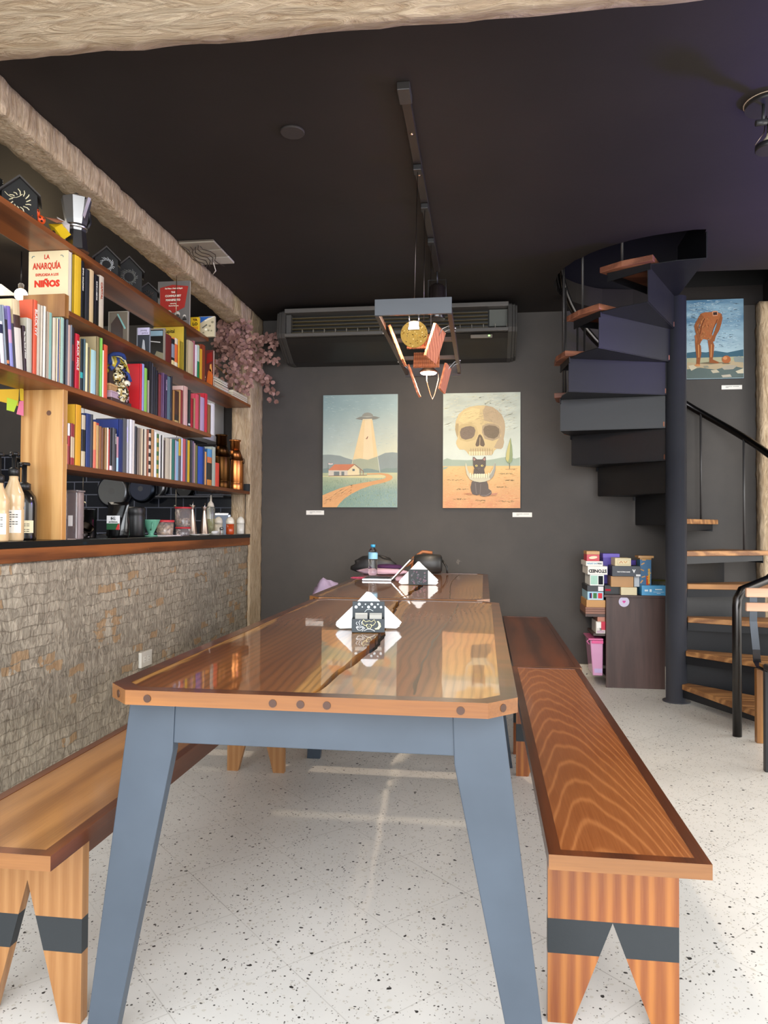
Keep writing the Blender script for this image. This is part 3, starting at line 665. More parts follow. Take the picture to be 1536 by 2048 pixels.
LB = [  # middle shelf, left part
 (-14, 4, 650, '#8c1f62', 'magenta', dict(lean=6.5)), (5, 13, 643, '#e9e6e6', 'white', dict(lean=6.5, bands=[(0, .72, None), (.72, .93, '#1c2340'), (.93, 1, None)])),
 (13, 16, 612, '#77808c', 'tall thin grey', dict(lean=6.5)), (16, 23, 640, '#20211c', 'black with orange badge', dict(lean=6.5, bands=[(0, .06, None), (.06, .13, '#e08a4a'), (.13, 1, None)])),
 (23, 30, 614, '#8f86c4', 'lilac to pink', dict(lean=6.5, bands=[(0, .4, '#8f90c8'), (.4, .62, '#c79ab8'), (.62, 1, '#7a68ae')])),
 (30, 35, 648, '#2b2b31', 'slim charcoal', dict(lean=6.5)),
 (36, 50, 600, '#e3d7bd', 'tall cream lemon', dict(lean=6.5, depth=.16, bands=[(0, .6, '#ddd6c8'), (.6, .78, '#4a3428'), (.78, 1, '#dcc79c')], cover='#dcc79c')),
 (50, 56, 652, '#2a1719', 'dark brown', dict(lean=5, title='The New Book of Color', tsize=.010)),
 (56, 67, 635, '#c6c3b1', 'pale sage', dict(lean=1)),
 (67.5, 76, 598, '#dc5f3d', 'orange BLACK IVY', dict(title='BLACK IVY', tsize=.021)),
 (76.5, 83, 607, '#c9bda6', 'beige'), (83.2, 87.5, 610, '#cfc4ae', 'slim beige'), (87.8, 93, 611, '#ebe3d0', 'off-white'),
 (93.3, 97, 622, '#9c8e7c', 'grey-brown'), (97.2, 100, 623, '#d8c39d', 'worn cream'), (100.2, 105.5, 624, '#86b3a9', 'marbled teal'),
 (106, 113, 634, '#d8cdb8', 'ivory with emblem'), (113.2, 115.5, 636, '#e3c7a0', 'thin peach'), (115.7, 119.5, 637, '#4b5f8c', 'slim blue'), (119.7, 121, 638, '#e0b58c', 'very thin apricot'),
 (121.3, 128, 630, '#9fc0ae', 'pale green'), (128.3, 131.5, 637, '#1b1f26', 'black'), (131.8, 134.6, 638, '#43474c', 'slate grey'), (134.8, 137.4, 638, '#6b7378', 'thin mid-grey'),
 (137.8, 142.5, 649, '#c9aa9b', 'dusty pink'), (142.7, 145.5, 649, '#7b8389', 'cool grey'), (145.8, 150.2, 654, '#211c1d', 'black with red label', dict(bands=[(0, .45, None), (.45, .72, '#6e2420'), (.72, 1, None)])),
 (150.8, 159.5, 666, '#c3232f', 'red BLACK HOLE', dict(title='BLACK HOLE', tsize=.021)), (159.8, 161.6, 676, '#c89c52', 'thin ochre'),
 (162, 167.6, 677, '#1c2a2e', 'black with cyan glow', dict(bands=[(0, .25, None), (.25, .36, '#2fa7a5'), (.36, 1, None)])), (168, 172, 677, '#4d6670', 'steel blue'),
 (172.6, 177, 685, '#e9e2b4', 'pale yellow'), (177.3, 180.6, 694, '#5c5648', 'thin olive-grey'), (180.9, 183.3, 696, '#b9a23c', 'thin mustard'),
 (183.6, 194, 698, '#b3dbe2', 'wide sky-blue'), (194.5, 200.5, 672, '#8a7a58', 'tall khaki', dict(cover='#b5a57f', depth=.16)),
 (200.9, 205.8, 675, '#86c95c', 'tall lime green'), (206, 208.6, 700, '#f0ebdf', 'thin white'), (208.9, 216.6, 688, '#dd5a40', 'tomato red')]
row(LB, ZB, 'middle shelf', 'books on the middle shelf')
LB2 = [
 (281, 285, 727, '#cf1f2b', 'glossy red hardback', dict(cover='#d3202c', depth=.15, after='gold patterned figurine')), (285.3, 289.6, 727, '#9aa2d6', 'periwinkle'),
 (290, 295.8, 735, '#8fc955', 'bright green'), (296, 299, 760, '#a79d8e', 'short grey'), (299.2, 304.5, 722, '#1d1d1f', 'tall black'), (304.8, 308, 726, '#3c3d40', 'tall charcoal'),
 (308.2, 313, 733, '#242528', 'black cloth'), (313.2, 317, 740, '#18191b', 'slim black'), (317.4, 322.8, 748, '#7b3235', 'dull red'), (323, 326.6, 745, '#5a3a58', 'plum'),
 (326.8, 330, 745, '#6d5476', 'mauve'), (330.2, 334.8, 748, '#3c2b4a', 'dark purple', dict(title='PARTURES', tsize=.012, tcol='#cbb9d2')), (336, 342.8, 752, '#5d7580', 'blue-grey'),
 (343, 345.8, 752, '#1b1d20', 'narrow black'), (346.2, 350, 780, '#a9783a', 'caramel'), (350.2, 359, 780, '#40261e', 'dark brown', dict(bands=[(0, .08, '#c4a86a'), (.08, .26, '#2a201a'), (.26, 1, '#4a2a20')])),
 (359.2, 362.4, 780, '#b98f58', 'tan edged'), (362.6, 367.8, 779, '#8c3038', 'crimson'), (368, 376, 771, '#e0b4b4', 'tall pale pink', dict(cover='#e6c3bf', depth=.15)),
 (377.6, 382, 779, '#2e3336', 'dark slate', dict(bands=[(0, .05, None), (.05, .1, '#d8d8d8'), (.1, 1, None)])), (382.3, 387.4, 796, '#c3243c', 'red spiral-bound', dict(spiral=True)), (387.6, 391, 796, '#a98a6a', 'thin brown'),
 (391.3, 399, 787, '#e2556a', 'coral pink'), (399.3, 400.8, 788, '#7a5238', 'very thin chestnut'), (401, 409.5, 793, '#bfa6c8', 'wide lilac', dict(cover='#9fb0b4')), (410, 415.6, 786, '#cf2f3f', 'scarlet'),
 (416, 422, 808, '#8a6236', 'kraft brown'), (422.3, 429.5, 806, '#efeeee', 'end white', dict(lean=0))]
row(LB2, ZB, 'middle shelf', 'books on the middle shelf')
LA = [(148.5, 162.5, 502, '#e8bd2e', 'thick yellow', dict(after='LA ANARQUIA book')), (163, 170, 520, '#171717', 'black with white print', dict(title='EMMA GOLDMAN', tsize=.012)), (171, 180, 536, '#2b2d30', 'dark grey'),
 (180.5, 189.5, 537, '#d9bf90', 'buff'), (190, 198.6, 548, '#121212', 'shiny black', dict(title='QUE ES LA LIBERTAD', tsize=.009)), (199, 208.5, 549, '#cfc3ad', 'stone-coloured CAPITAL', dict(title='CAPITAL', tsize=.02, tcol='#b04a2c'))]
row(LA, ZA, 'upper shelf', 'books on the upper shelf')
LA2 = [(331, 343, 666, '#6e2a26', 'oxblood', dict(after='photo frame')), (343.6, 350, 676, '#3c4046', 'black and silver', dict(bands=[(0, .2, '#e8d8a0'), (.2, .3, '#20242a'), (.3, .8, '#8a93a0'), (.8, 1, '#222')])),
 (350.5, 357, 675, '#e8703a', 'orange and cream', dict(bands=[(0, .18, '#eee2c8'), (.18, .8, None), (.8, 1, '#e9d9b6')])), (357.3, 361, 677, '#e0b030', 'golden yellow'), (361.3, 368.5, 682, '#9c8a28', 'olive gold'),
 (369, 374.5, 648, '#35351c', 'tall gold-covered Capital', dict(cover='#c2a530', depth=.15)), (377.2, 387.8, 679, '#cdbb97', 'cream cloth'), (388, 391.2, 681, '#a4606a', 'thin rose'),
 (391.5, 396, 689, '#efe6ea', 'white-pink'), (396.2, 400.6, 689, '#b9cfb6', 'pale and green', dict(bands=[(0, .52, '#18804e'), (.52, 1, '#b9cfb6')])), (400.8, 405, 697, '#d9a92c', 'amber'), (405.4, 412, 688, '#8e4024', 'rust-brown')]
row(LA2, ZA, 'upper shelf', 'books on the upper shelf')
LD = [
 (134, 136.5, 888, '#d98a4c', 'short thin orange', dict(lean=0)), (136.8, 141.5, 846, '#a83034', 'red and white', dict(bands=[(0, .45, '#8b2a2a'), (.45, .7, '#b02c34'), (.7, 1, '#efe9e4')])),
 (141.8, 147, 846, '#8e2a2c', 'red-topped beige', dict(bands=[(0, .18, '#9c2a2c'), (.18, .68, '#c9b493'), (.68, 1, '#8e2a2c')])), (147.3, 151, 848, '#932c2e', 'second red-topped beige', dict(bands=[(0, .18, '#9c2a2c'), (.18, .68, '#cdb898'), (.68, 1, '#8e2a2c')])),
 (152, 163.5, 808, '#dfa224', 'tall yellow', dict(cover='#f0bd3c', depth=.16)), (164, 172, 829, '#cdbf9d', 'cream with black label', dict(bands=[(0, .3, None), (.3, .72, '#1b1b1b'), (.72, 1, '#c9bca0')])),
 (172.3, 181.5, 826, '#25396e', 'deep blue'), (181.8, 186.5, 828, '#34383c', 'graphite'), (187, 193, 843, '#e08a55', 'salmon orange', dict(bands=[(0, .4, '#dd7058'), (.4, 1, '#eaa05c')])),
 (193.3, 199.5, 845, '#c8a468', 'parchment', dict(bands=[(0, .95, None), (.95, 1, '#b23a2c')])), (199.8, 204.5, 852, '#8d5a30', 'chestnut'), (204.8, 209.6, 856, '#6d4528', 'old brown'), (209.9, 213.8, 855, '#9a7442', 'gilt brown'),
 (214, 217.2, 855, '#d9cfba', 'slim bone-white'), (217.5, 221, 858, '#c42a20', 'vermilion'), (221.3, 226.5, 855, '#1c1c20', 'black with code label', dict(bands=[(0, .02, None), (.02, .12, '#e9d8d8'), (.12, 1, None)])), (226.8, 230.2, 855, '#54565a', 'lead grey'),
 (230.5, 234.2, 857, '#222226', 'black with white titles', dict(title='Rock Nacional', tsize=.008)), (234.5, 238.2, 873, '#b9869a', 'pink and ice-blue', dict(bands=[(0, .4, '#a9cfe8'), (.4, 1, '#b98a98')])),
 (238.5, 247, 838, '#1f2f66', 'navy atlas', dict(cover='#2a3c86', depth=.16)), (247.4, 255.5, 836, '#57585a', 'thick dark grey'), (255.8, 260, 838, '#b6b8be', 'silver grey'), (260.3, 266, 838, '#e4e4e6', 'bright white'), (266.3, 270.6, 840, '#cfc8c0', 'dull white'),
 (271, 274.6, 852, '#26282c', 'matt black'), (275, 279.4, 855, '#77695c', 'taupe'), (279.7, 283.2, 856, '#99876c', 'ribbed taupe'), (283.5, 286.5, 857, '#d6c6a4', 'straw'), (286.7, 289, 858, '#3e342a', 'thin sepia'), (289.2, 291.6, 858, '#cbbfa6', 'putty'), (291.8, 294.6, 858, '#efe6d2', 'eggshell'),
 (294.8, 297.6, 859, '#9a5a3a', 'brick brown'), (297.9, 302.4, 858, '#2a2522', 'black and white patterned', dict(bands=[(i / 12, (i + 1) / 12, '#211d1b' if i % 2 else '#d9cdb8') for i in range(12)])), (302.7, 308.4, 858, '#b98a5c', 'tan'),
 (309, 313.8, 864, '#eef0ec', 'plain white'), (314.1, 319, 867, '#3f6a32', 'leaf green and gold', dict(bands=[(i / 10, (i + 1) / 10, '#3f6a32' if i % 2 else '#b99a4a') for i in range(10)])), (319.3, 322.2, 869, '#e8e6e0', 'thin snow-white'), (322.4, 325, 870, '#39393a', 'thin ink-black'),
 (325.2, 327.6, 870, '#dcd8cf', 'thin shell-white'), (328, 332, 880, '#4a3e3a', 'umber'), (332.3, 341.2, 875, '#c9bfaa', 'wide oatmeal'), (341.5, 344.8, 877, '#d9cfba', 'thin oatmeal'),
 (345.2, 351, 878, '#2f7468', 'teal green'), (351.3, 353.2, 880, '#a493a8', 'thin heather'), (353.5, 358.8, 882, '#8fb6d4', 'light blue', dict(cover='#e0cc3a')), (359, 363.5, 877, '#6b6a60', 'drab grey with yellow', dict(bands=[(0, .6, '#5b5c5e'), (.6, 1, '#c2a62c')])),
 (363.8, 367.2, 876, '#c6c6da', 'frosty lavender'), (367.5, 373, 877, '#c05a62', 'raspberry'), (373.2, 376, 878, '#4b5158', 'thin gunmetal'), (376.3, 381.4, 880, '#d8b324', 'lemon yellow'), (381.7, 385.5, 880, '#3b3b42', 'night-black'),
 (385.8, 388.8, 882, '#6d5a72', 'dusky violet'), (389, 392, 886, '#b79a94', 'faded rose'), (392.3, 396.4, 890, '#6d6d3c', 'mossy patterned'), (396.8, 407, 892, '#1f50b4', 'bold royal blue'), (407.3, 410.6, 893, '#22345e', 'indigo'),
 (410.9, 414.4, 903, '#e0a460', 'thin orange-tan'), (414.7, 424, 897, '#3a6c9a', 'sunset landscape', dict(bands=[(0, .16, '#d98a3c'), (.16, .62, '#2d2c26'), (.62, .78, '#dd7c48'), (.78, 1, '#5b9ed0')])), (424.3, 431, 893, '#b2bdb0', 'tall sage'),
 (431.6, 439.4, 925, '#e04a38', 'short bright red')]
row(LD, ZD, 'lowest shelf', 'books on the lowest shelf')

# ---- face-on books and things standing among the books
def face_book(name, u0, u1, v0, v1, Y, t, col, label, cat='book', grp=None, side=None, pages='#e9dfc6', mat='satin', zb=None):
    """a book or case whose front cover faces the room; returns object, lower-left corner, width, height"""
    Y = at(u1, v1, X=-1.688).y if Y is None else Y
    a = at(u0, v1, Y=Y); b_ = at(u1, v0, Y=Y); z0 = a.z if zb is None else zb
    if abs(z0 - ZA) < .01: b_.z = min(b_.z, ZT - .0235)
    W_, H_ = b_.x - a.x, b_.z - z0
    m = MB(); ct_ = .0016
    m.box(a.x, b_.x, Y, Y + ct_, z0, b_.z, col); m.box(a.x, b_.x, Y + t - ct_, Y + t, z0, b_.z, side or col); m.box(a.x, a.x + ct_, Y + ct_, Y + t - ct_, z0, b_.z, side or col)
    o = m.build(name, mat)
    m = MB(); m.box(a.x + ct_, b_.x - .002, Y + ct_, Y + t - ct_, z0 + .0015, b_.z - .002, pages); m.build('page_block', 'paper', o)
    tag(o, label, cat, grp); return o, Vector((a.x, Y, z0)), W_, H_
XD, ZU = Vector((1, 0, 0)), Vector((0, 0, 1))
# LA ANARQUIA
o, p0, W_, H_ = face_book('book', 56, 137, 498.5, 630, 2.812, .028, '#ead9b0', 'cream book with red title about anarchy for children, facing out on the upper shelf', side='#6d6f7c', zb=ZA + .0004)
def tt(s_, fx, fz, size, col, name='title', sx=1.0, bold=0.0006):
    text(s_, size, p0 + XD * (W_ * fx) + ZU * (H_ * fz), XD, ZU, col, o, name, center=True, sx=sx, bold=bold, ext=.0002).location = (0, -.0004, 0)
tt('LA', .46, .90, .026, '#c9402f', sx=.8); tt('ANARQUÍA', .46, .75, .036, '#cf4432', sx=.66, bold=.0012); tt('EXPLICADA A LOS', .47, .61, .0145, '#cf4432', sx=.85); tt('NIÑOS', .47, .46, .036, '#d8402f', bold=.0022, sx=1.0)
for fx, s_ in ((.13, -1), (.83, 1)):
    m = MB(); c = p0 + XD * (W_ * fx) + ZU * (H_ * .89); m.tube([c + Vector((s_ * .008 * math.cos(a), -.001, .008 * math.sin(a))) for a in [k * .35 for k in range(7)]], .0012, '#3e6f80', 0, 5); m.build('ornament', 'paper', o)
# COMMUNIST MANIFESTO, standing on top shelf front
yM = at(315, 600, X=XL + .0).y
o, p0, W_, H_ = face_book('book', 315, 380, 561, 655, None, .012, '#6d6a68', 'grey and red comic of the Communist Manifesto facing out on the top board', zb=ZT + .0004)
m = MB(); m.poly([p0 + XD * W_ * x + ZU * H_ * z + Vector((0, -.0006, 0)) for x, z in ((.07, .86), (.45, .92), (.95, .88), (.84, .42), (.5, .30), (.08, .42))], '#a8352f'); m.build('title_panel', 'paper', o)
tt('Karl Marx - Friedrich Engels', .5, .84, .0105, '#eee5d8', sx=.9); tt('THE', .48, .755, .013, '#f2ece0'); tt('COMMUNIST', .48, .675, .0165, '#f2ece0', sx=1.0); tt('MANIFESTO', .48, .585, .0165, '#f2ece0', sx=1.0); tt('adapted by', .48, .51, .008, '#e8d8c8'); tt('Martin Rowson', .5, .46, .0095, '#e8d8c8')
m = MB()
for fx, fz, r in ((.36, .30, .016), (.62, .27, .016), (.84, .22, .010)):
    c = p0 + XD * W_ * fx + ZU * H_ * fz; q = Vector((0, -.0009, 0))
    m.poly([c + q + Vector((r * math.cos(a * .52), 0, r * 1.1 * math.sin(a * .52))) for a in range(12)], '#cfcac2')
    m.poly([c + q * 1.5 + Vector((r * .8 * math.cos(a * .52), 0, -r * .5 + r * .6 * math.sin(a * .52))) for a in range(12)], '#4a4846')
    m.poly([c + q + Vector((-r, 0, -r * 1.1)), c + q + Vector((r, 0, -r * 1.1)), c + q + Vector((r * 1.4, 0, -r * 2.2)), c + q + Vector((-r * 1.4, 0, -r * 2.2))], '#2e2c2b')
m.build('cover_drawing', 'paper', o)
# gold Capital cover
o, p0, W_, H_ = face_book('book', 306, 367.5, 648, 742, None, .004, '#c9ad36', 'gold book cover lettered Capital, facing out on the upper shelf', zb=ZA + .0004)
tt('Capital', .52, .90, .030, '#2e2a18', sx=.8)
# beige book behind olive ones on row B etc are covers of their own books
def framed(name, u0, u1, v0, v1, Y, label, cat, paint, fcol='#2a2623', fw=.006, t=.012, zb=None, tilt=0):
    Y = at(u1, v1, X=-1.688).y if Y is None else Y
    a = at(u0, v1, Y=Y); b_ = at(u1, v0, Y=Y); z0 = a.z if zb is None else zb
    root = tag(empty(name, ((a.x + b_.x) / 2, Y, z0)), label, cat)
    m = MB()
    for xa, xb, za, zc in ((a.x, b_.x, z0, z0 + fw), (a.x, b_.x, b_.z - fw, b_.z), (a.x, a.x + fw, z0 + fw, b_.z - fw), (b_.x - fw, b_.x, z0 + fw, b_.z - fw)): m.box(xa, xb, Y, Y + t, za, zc, fcol)
    m.build('frame', 'satin', root)
    m = MB(); paint(m, Vector((a.x + fw, Y + .004, z0 + fw)), b_.x - a.x - 2 * fw, b_.z - z0 - 2 * fw); m.build('picture', 'gloss', root); return root
def pic_house(m, p, w_, h):
    m.box(p.x, p.x + w_, p.y, p.y + .003, p.z, p.z + h, '#6f675c')
    q = lambda x, z, d=.001: (p.x + w_ * x, p.y - d, p.z + h * z)
    m.poly([q(.1, .1), q(.75, .1), q(.75, .62), q(.42, .88), q(.1, .62)], '#3d2f2c')
    m.poly([q(.42, .94, .002), q(.50, .94, .002), q(.92, .45, .002), q(.84, .42, .002)], '#7fb0ae')
framed('house_picture', 216, 256, 622, 692, None, 'small framed picture of a dark house with a teal roof line, upper shelf', 'picture', pic_house, '#9b9488', .003, zb=ZA + .0004)
def pic_black(m, p, w_, h):
    m.box(p.x, p.x + w_, p.y, p.y + .003, p.z, p.z + h, '#101010')
    q = lambda x, z, d=.001: (p.x + w_ * x, p.y - d, p.z + h * z)
    m.poly([q(.05, .80), q(.95, .80), q(.95, .97), q(.05, .97)], '#86a3b4'); m.poly([q(0, .62), q(.8, .57), q(.8, .60), q(0, .65)], '#d8d8d8'); m.poly([q(.3, 0), q(1, 0), q(1, .22), q(.55, .3)], '#8a8368')
framed('photo_frame', 293, 329.5, 656, 722, None, 'grey photo frame with a dark landscape beside the oxblood book', 'picture frame', pic_black, '#8d857a', .008, zb=ZA + .0004)
def dvd(u0, u1, v0, v1, Y, label):
    Y = at(u1, v1, X=-1.688).y
    a = at(u0, v1, Y=Y); b_ = at(u1, v0, Y=Y); z0 = ZA + .0004
    m = MB(); m.box(a.x, b_.x, Y, Y + .014, z0, b_.z, '#8f939c'); o = m.build('disc_case', 'gloss'); tag(o, label, 'case')
    p0 = Vector((a.x, Y, z0)); W_, H_ = b_.x - a.x, b_.z - z0
    m = MB(); q = lambda x, z, d=.0006: p0 + XD * W_ * x + ZU * H_ * z + Vector((0, -d, 0))
    m.poly([q(.08, .72), q(1, .72), q(1, 1), q(.08, 1)], '#c9c4e2'); m.poly([q(.08, 0), q(1, 0), q(1, .72), q(.08, .72)], '#3c4048'); m.poly([q(.4, .1, .001), q(.7, .1, .001), q(.62, .5, .001), q(.5, .55, .001)], '#b9bdc4')
    m.build('cover_art', 'paper', o)
    text('young', .014, p0 + XD * W_ * .3 + ZU * H_ * .87, XD, ZU, '#2c2a50', o, 'lettering'); text('prime', .014, p0 + XD * W_ * .42 + ZU * H_ * .76, XD, ZU, '#2c2a50', o, 'lettering')
dvd(273, 299, 655, 712, 3.70, 'grey and lilac disc case leaning before the photo frame, upper shelf')
# red dark book at the end of the upper shelf with figure
o, p0, W_, H_ = face_book('book', 411, 427, 700, 765, None, .02, '#5c1a18', 'dark red book with an orange figure on its cover, end of the upper shelf row', zb=ZA + .0004)
m = MB(); q = lambda x, z: p0 + XD * W_ * x + ZU * H_ * z + Vector((0, -.0006, 0))
m.poly([q(.1, .05), q(.9, .02), q(.95, .3), q(.6, .5), q(.3, .4)], '#c8642a'); m.poly([q(.5, .42), q(.85, .4), q(.75, .62), q(.55, .6)], '#dd9a52'); m.poly([q(.1, .62), q(.9, .7), q(.8, .95), q(.2, .9)], '#8c201c'); m.build('cover_art', 'paper', o)
# stacked flat books at the end of the upper shelf
zz = ZA + .0004
for k, (c, h, dy, nm) in enumerate((('#30302f', .010, .0, 'thin black'), ('#c8bfae', .012, .02, 'pale'), ('#b2643a', .008, .015, 'orange-edged'), ('#3a3630', .011, .03, 'dark'), ('#d9d3c8', .010, .0, 'white-edged'), ('#57524c', .011, -.01, 'grey'), ('#26221e', .010, .01, 'topmost black'))):
    m = MB(); y0, y1 = 4.46 + dy, 4.72 + dy * 1.5; x0, x1 = SX0 + .012, XL - .012 - dy * .3
    m.box(x0, x1, y0, y1, zz, zz + .0014, c); m.box(x0, x1, y0, y1, zz + h - .0014, zz + h, c); m.box(x0, x0 + .0015, y0, y1, zz + .0014, zz + h - .0014, c)
    o = m.build('book', 'satin'); tag(o, f'{nm} book lying flat in the pile at the far end of the upper shelf', 'book', 'flat pile on the upper shelf')
    m = MB(); m.box(x0 + .002, x1 - .002, y0 + .002, y1 - .002, zz + .0014, zz + h - .0014, '#e4ddce'); m.build('page_block', 'paper', o); zz += h + .0003
for k, (c, h, nm) in enumerate((('#6c5d4a', .014, 'brown'), ('#c9bda2', .010, 'cream-edged'), ('#8d7d64', .02, 'topmost olive-brown'))):
    zq = ZA + .0004 + sum((.0143, .0103, .0203)[:k]); m = MB(); m.box(SX0 + .02, XL - .004, 4.80, 5.11, zq, zq + .0014, c); m.box(SX0 + .02, XL - .004, 4.80, 5.11, zq + h - .0014, zq + h, c); m.box(SX0 + .02, SX0 + .022, 4.80, 5.11, zq + .0014, zq + h - .0014, c)
    o = m.build('book', 'satin'); tag(o, f'{nm} book lying flat beside the pillar on the upper shelf', 'book', 'flat books beside the pillar')
    m = MB(); m.box(SX0 + .022, XL - .006, 4.802, 5.108, zq + .0014, zq + h - .0014, '#dcd2bd'); m.build('page_block', 'paper', o)

# middle shelf: boxes, scarf and gold figurine
def boxthing(name, x0, x1, y0, y1, z0, z1, col, label, cat='box', mat='satin', rot=0, lid=None, grp=None, bevel=.0015, lidcol=None):
    c = Vector(((x0 + x1) / 2, (y0 + y1) / 2, z0)); mt = Matrix.Translation(c) @ Matrix.Rotation(rot * D2R, 4, 'Z')
    m = MB(); h = z1 - z0; hb = h if lid is None else h - lid
    m.obox(mt @ Matrix.Translation((0, 0, hb / 2)), (x1 - x0) / 2, (y1 - y0) / 2, hb / 2, col)
    o = m.build(name, mat, bevel=bevel, base=c)
    if lid is not None:
        m = MB(); m.obox(mt @ Matrix.Translation((0, 0, h - lid / 2)), (x1 - x0) / 2 + .001, (y1 - y0) / 2 + .001, lid / 2 - .0002, lidcol or col); m.build('lid', mat, o, bevel=bevel)
    tag(o, label, cat, grp); return o
ya, yb = at(218, 800, X=-1.7).y, at(250, 810, X=-1.7).y
boxthing('book', SX0 + .02, XL - .01, ya, yb + .04, ZB + .0004, ZB + .018, '#4a3430', 'mottled dark box-book lying flat under the lilac box, middle shelf', 'book')
boxthing('box', SX0 + .02, XL - .012, ya + .002, yb + .02, ZB + .0187, ZB + .050, '#b79daa', 'flat lilac box under the tan carton on the middle shelf', lid=.008)
boxthing('box', SX0 + .02, XL - .018, ya + .002, yb + .01, ZB + .0505, ZB + .083, '#b08a5c', 'open tan carton on the lilac box, middle shelf', lid=.01, lidcol='#c39b66')
# figurine: patterned gold and black bulbous ornament
yf_ = at(257, 780, X=-1.66).y
m = MB(); m.ball((-1.70, yf_, ZB + .052), .044, '#b59c62', 0, 24, 16, (.8, .95, 1.08), lambda d: 1 + .05 * math.sin(9 * d.x + 4 * d.z)); m.ball((-1.705, yf_ - .012, ZB + .125), .034, '#a98e58', 0, 20, 14, (.9, 1.05, 1.1), lambda d: 1 + .07 * math.sin(11 * d.y)); m.ball((-1.705, yf_ - .02, ZB + .178), .026, '#b8a270', 0, 18, 12, (1, 1.3, .85), lambda d: 1 + .08 * math.sin(12 * d.z))
m.c = [[hexc(('#1c1812', '#cdbf92', '#8e7434', '#e6dfc4')[int((noise.noise(m.v[f[0]] * 95) + 1) * 7) % 4])] * len(f) for f in m.f]
fig = m.build('figurine', 'gloss'); tag(fig, 'gold and black patterned figurine with a scarf on its head, middle shelf', 'figurine')
m = MB()
for k in range(34):
    a = k * 2.4; z = ZB + .015 + .19 * k / 34; r = .04 if z < ZB + .09 else (.034 if z < ZB + .155 else .028)
    c = Vector((-1.702, yf_ - .005, z)); m.tube([c + Vector((r * 1.02 * math.cos(a + i * .16), r * 1.05 * math.sin(a + i * .16), .006 * math.sin(i * 1.7))) for i in range(7)], .0017, '#15120d', 0, 5)
m.build('black_tracery', 'satin', fig)
m = MB(); m.ball((-1.672, yf_ + .010, ZB + .102), .018, '#e6ddc6', 0, 14, 9, (.7, 1.2, .8)); m.build('pale_flap', 'satin', fig)
yc = at(240, 730, X=-1.7).y
m = MB()
for k, (c, dz, r) in enumerate((('#3d4d86', .0, .012), ('#b7a33c', .012, .008), ('#d6cf9c', .02, .005), ('#2f3f76', .027, .010), ('#a8952f', -.012, .008))):
    m.tube([(-1.71 + .02 * math.sin(i * .9 + k), yc - .075 + .155 * i / 9, ZB + .176 + dz + .035 * math.sin(math.pi * i / 9) - .05 * (i / 9 - .4) ** 2 * 3) for i in range(10)], r, c, 0, 8)
tag(m.build('scarf', 'cloth'), 'folded blue and yellow scarf draped over the figurine, middle shelf', 'scarf')
boxthing('box', SX0 + .012, XL - .035, yc - .07, yc + .03, ZB + .0835, ZB + .158, '#3a2c26', 'dark brown box behind the figurine and under the scarf', mat='matte')

# ---- top board ornaments
def birdhouse(u, v, w_, h, ang, label, accent, kind):
    p = at(u, v, X=-1.77); y = p.y; root = tag(empty('birdhouse', (-1.765, y, ZT + .0005)), label, 'birdhouse')
    mt = Matrix.Translation((-1.755, y, ZT + .0005)) @ Matrix.Rotation(ang * D2R, 4, 'Z'); d = w_ * .42
    m = MB(); f = [(-w_ / 2, 0), (w_ / 2, 0), (w_ / 2, h * .62), (0, h), (-w_ / 2, h * .62)]
    m.prism([mt @ Vector((x, -d, z)) for x, z in f], mt.to_3x3() @ Vector((0, 2 * d, 0)), '#151514'); m.build('body', 'matte', root)
    m = MB(); ov = .012
    for s_ in (-1, 1):
        q = [(0, h + .001), (s_ * (w_ / 2 + ov), h * .62 - ov * .7 + .001), (s_ * (w_ / 2 + ov), h * .62 - ov * .7 + .008), (0, h + .009)]
        if s_ < 0: q = q[::-1]
        m.prism([mt @ Vector((x, -d - ov, z)) for x, z in q], mt.to_3x3() @ Vector((0, 2 * d + 2 * ov, 0)), '#3a3633')
    m.build('roof', 'matte', root)
    m = MB(); c = mt @ Vector((0, -d - .0005, h * .42)); m.lathe([(w_ * .16, 0), (w_ * .16, .001)], c, '#050505', 0, 20, mt.to_3x3() @ Matrix.Rotation(90 * D2R, 3, 'X')); m.build('entrance_hole', 'matte', root)
    m = MB()
    rnd = random.Random(u)
    for k in range(26):
        a = 2 * math.pi * k / 26; r0, r1 = w_ * .19, w_ * (.26 + .12 * rnd.random())
        if kind == 'leaf' and k % 2: continue
        p1 = Vector((r0 * math.cos(a), -d - .001, h * .42 + r0 * math.sin(a))); p2 = Vector((r1 * math.cos(a + .25), -d - .001, h * .42 + r1 * math.sin(a + .25)))
        if p2.z < .004: p2.z = .004
        m.tube([mt @ p1, mt @ ((p1 + p2) / 2 + Vector((.003, 0, .002))), mt @ p2], .0011 if kind != 'leaf' else .002, accent, 0, 4)
    if kind == 'leaf':
        m.tube([mt @ Vector((-w_ * .42 + .01 * i, -d - .001, h * .6 - .012 * i + .002 * i * i)) for i in range(7)], .0013, accent, 0, 4)
    m.build('chalk_drawing', 'paper', root)
birdhouse(34, 400, .12, .15, 30, 'black birdhouse with cream leaf drawings at the left of the top board', '#e9dfb8', 'leaf')
birdhouse(207, 530, .10, .13, 28, 'black birdhouse with white scribbled hair drawing right of the moka pot', '#dfe3e3', 'hair')
birdhouse(252, 560, .12, .16, 28, 'black birdhouse with a scalloped sun drawn round its hole, top board', '#8f9088', 'sun')
birdhouse(291, 590, .09, .105, 25, 'plain low dark birdhouse between the sun birdhouse and the manifesto comic', '#4a4038', 'leaf')
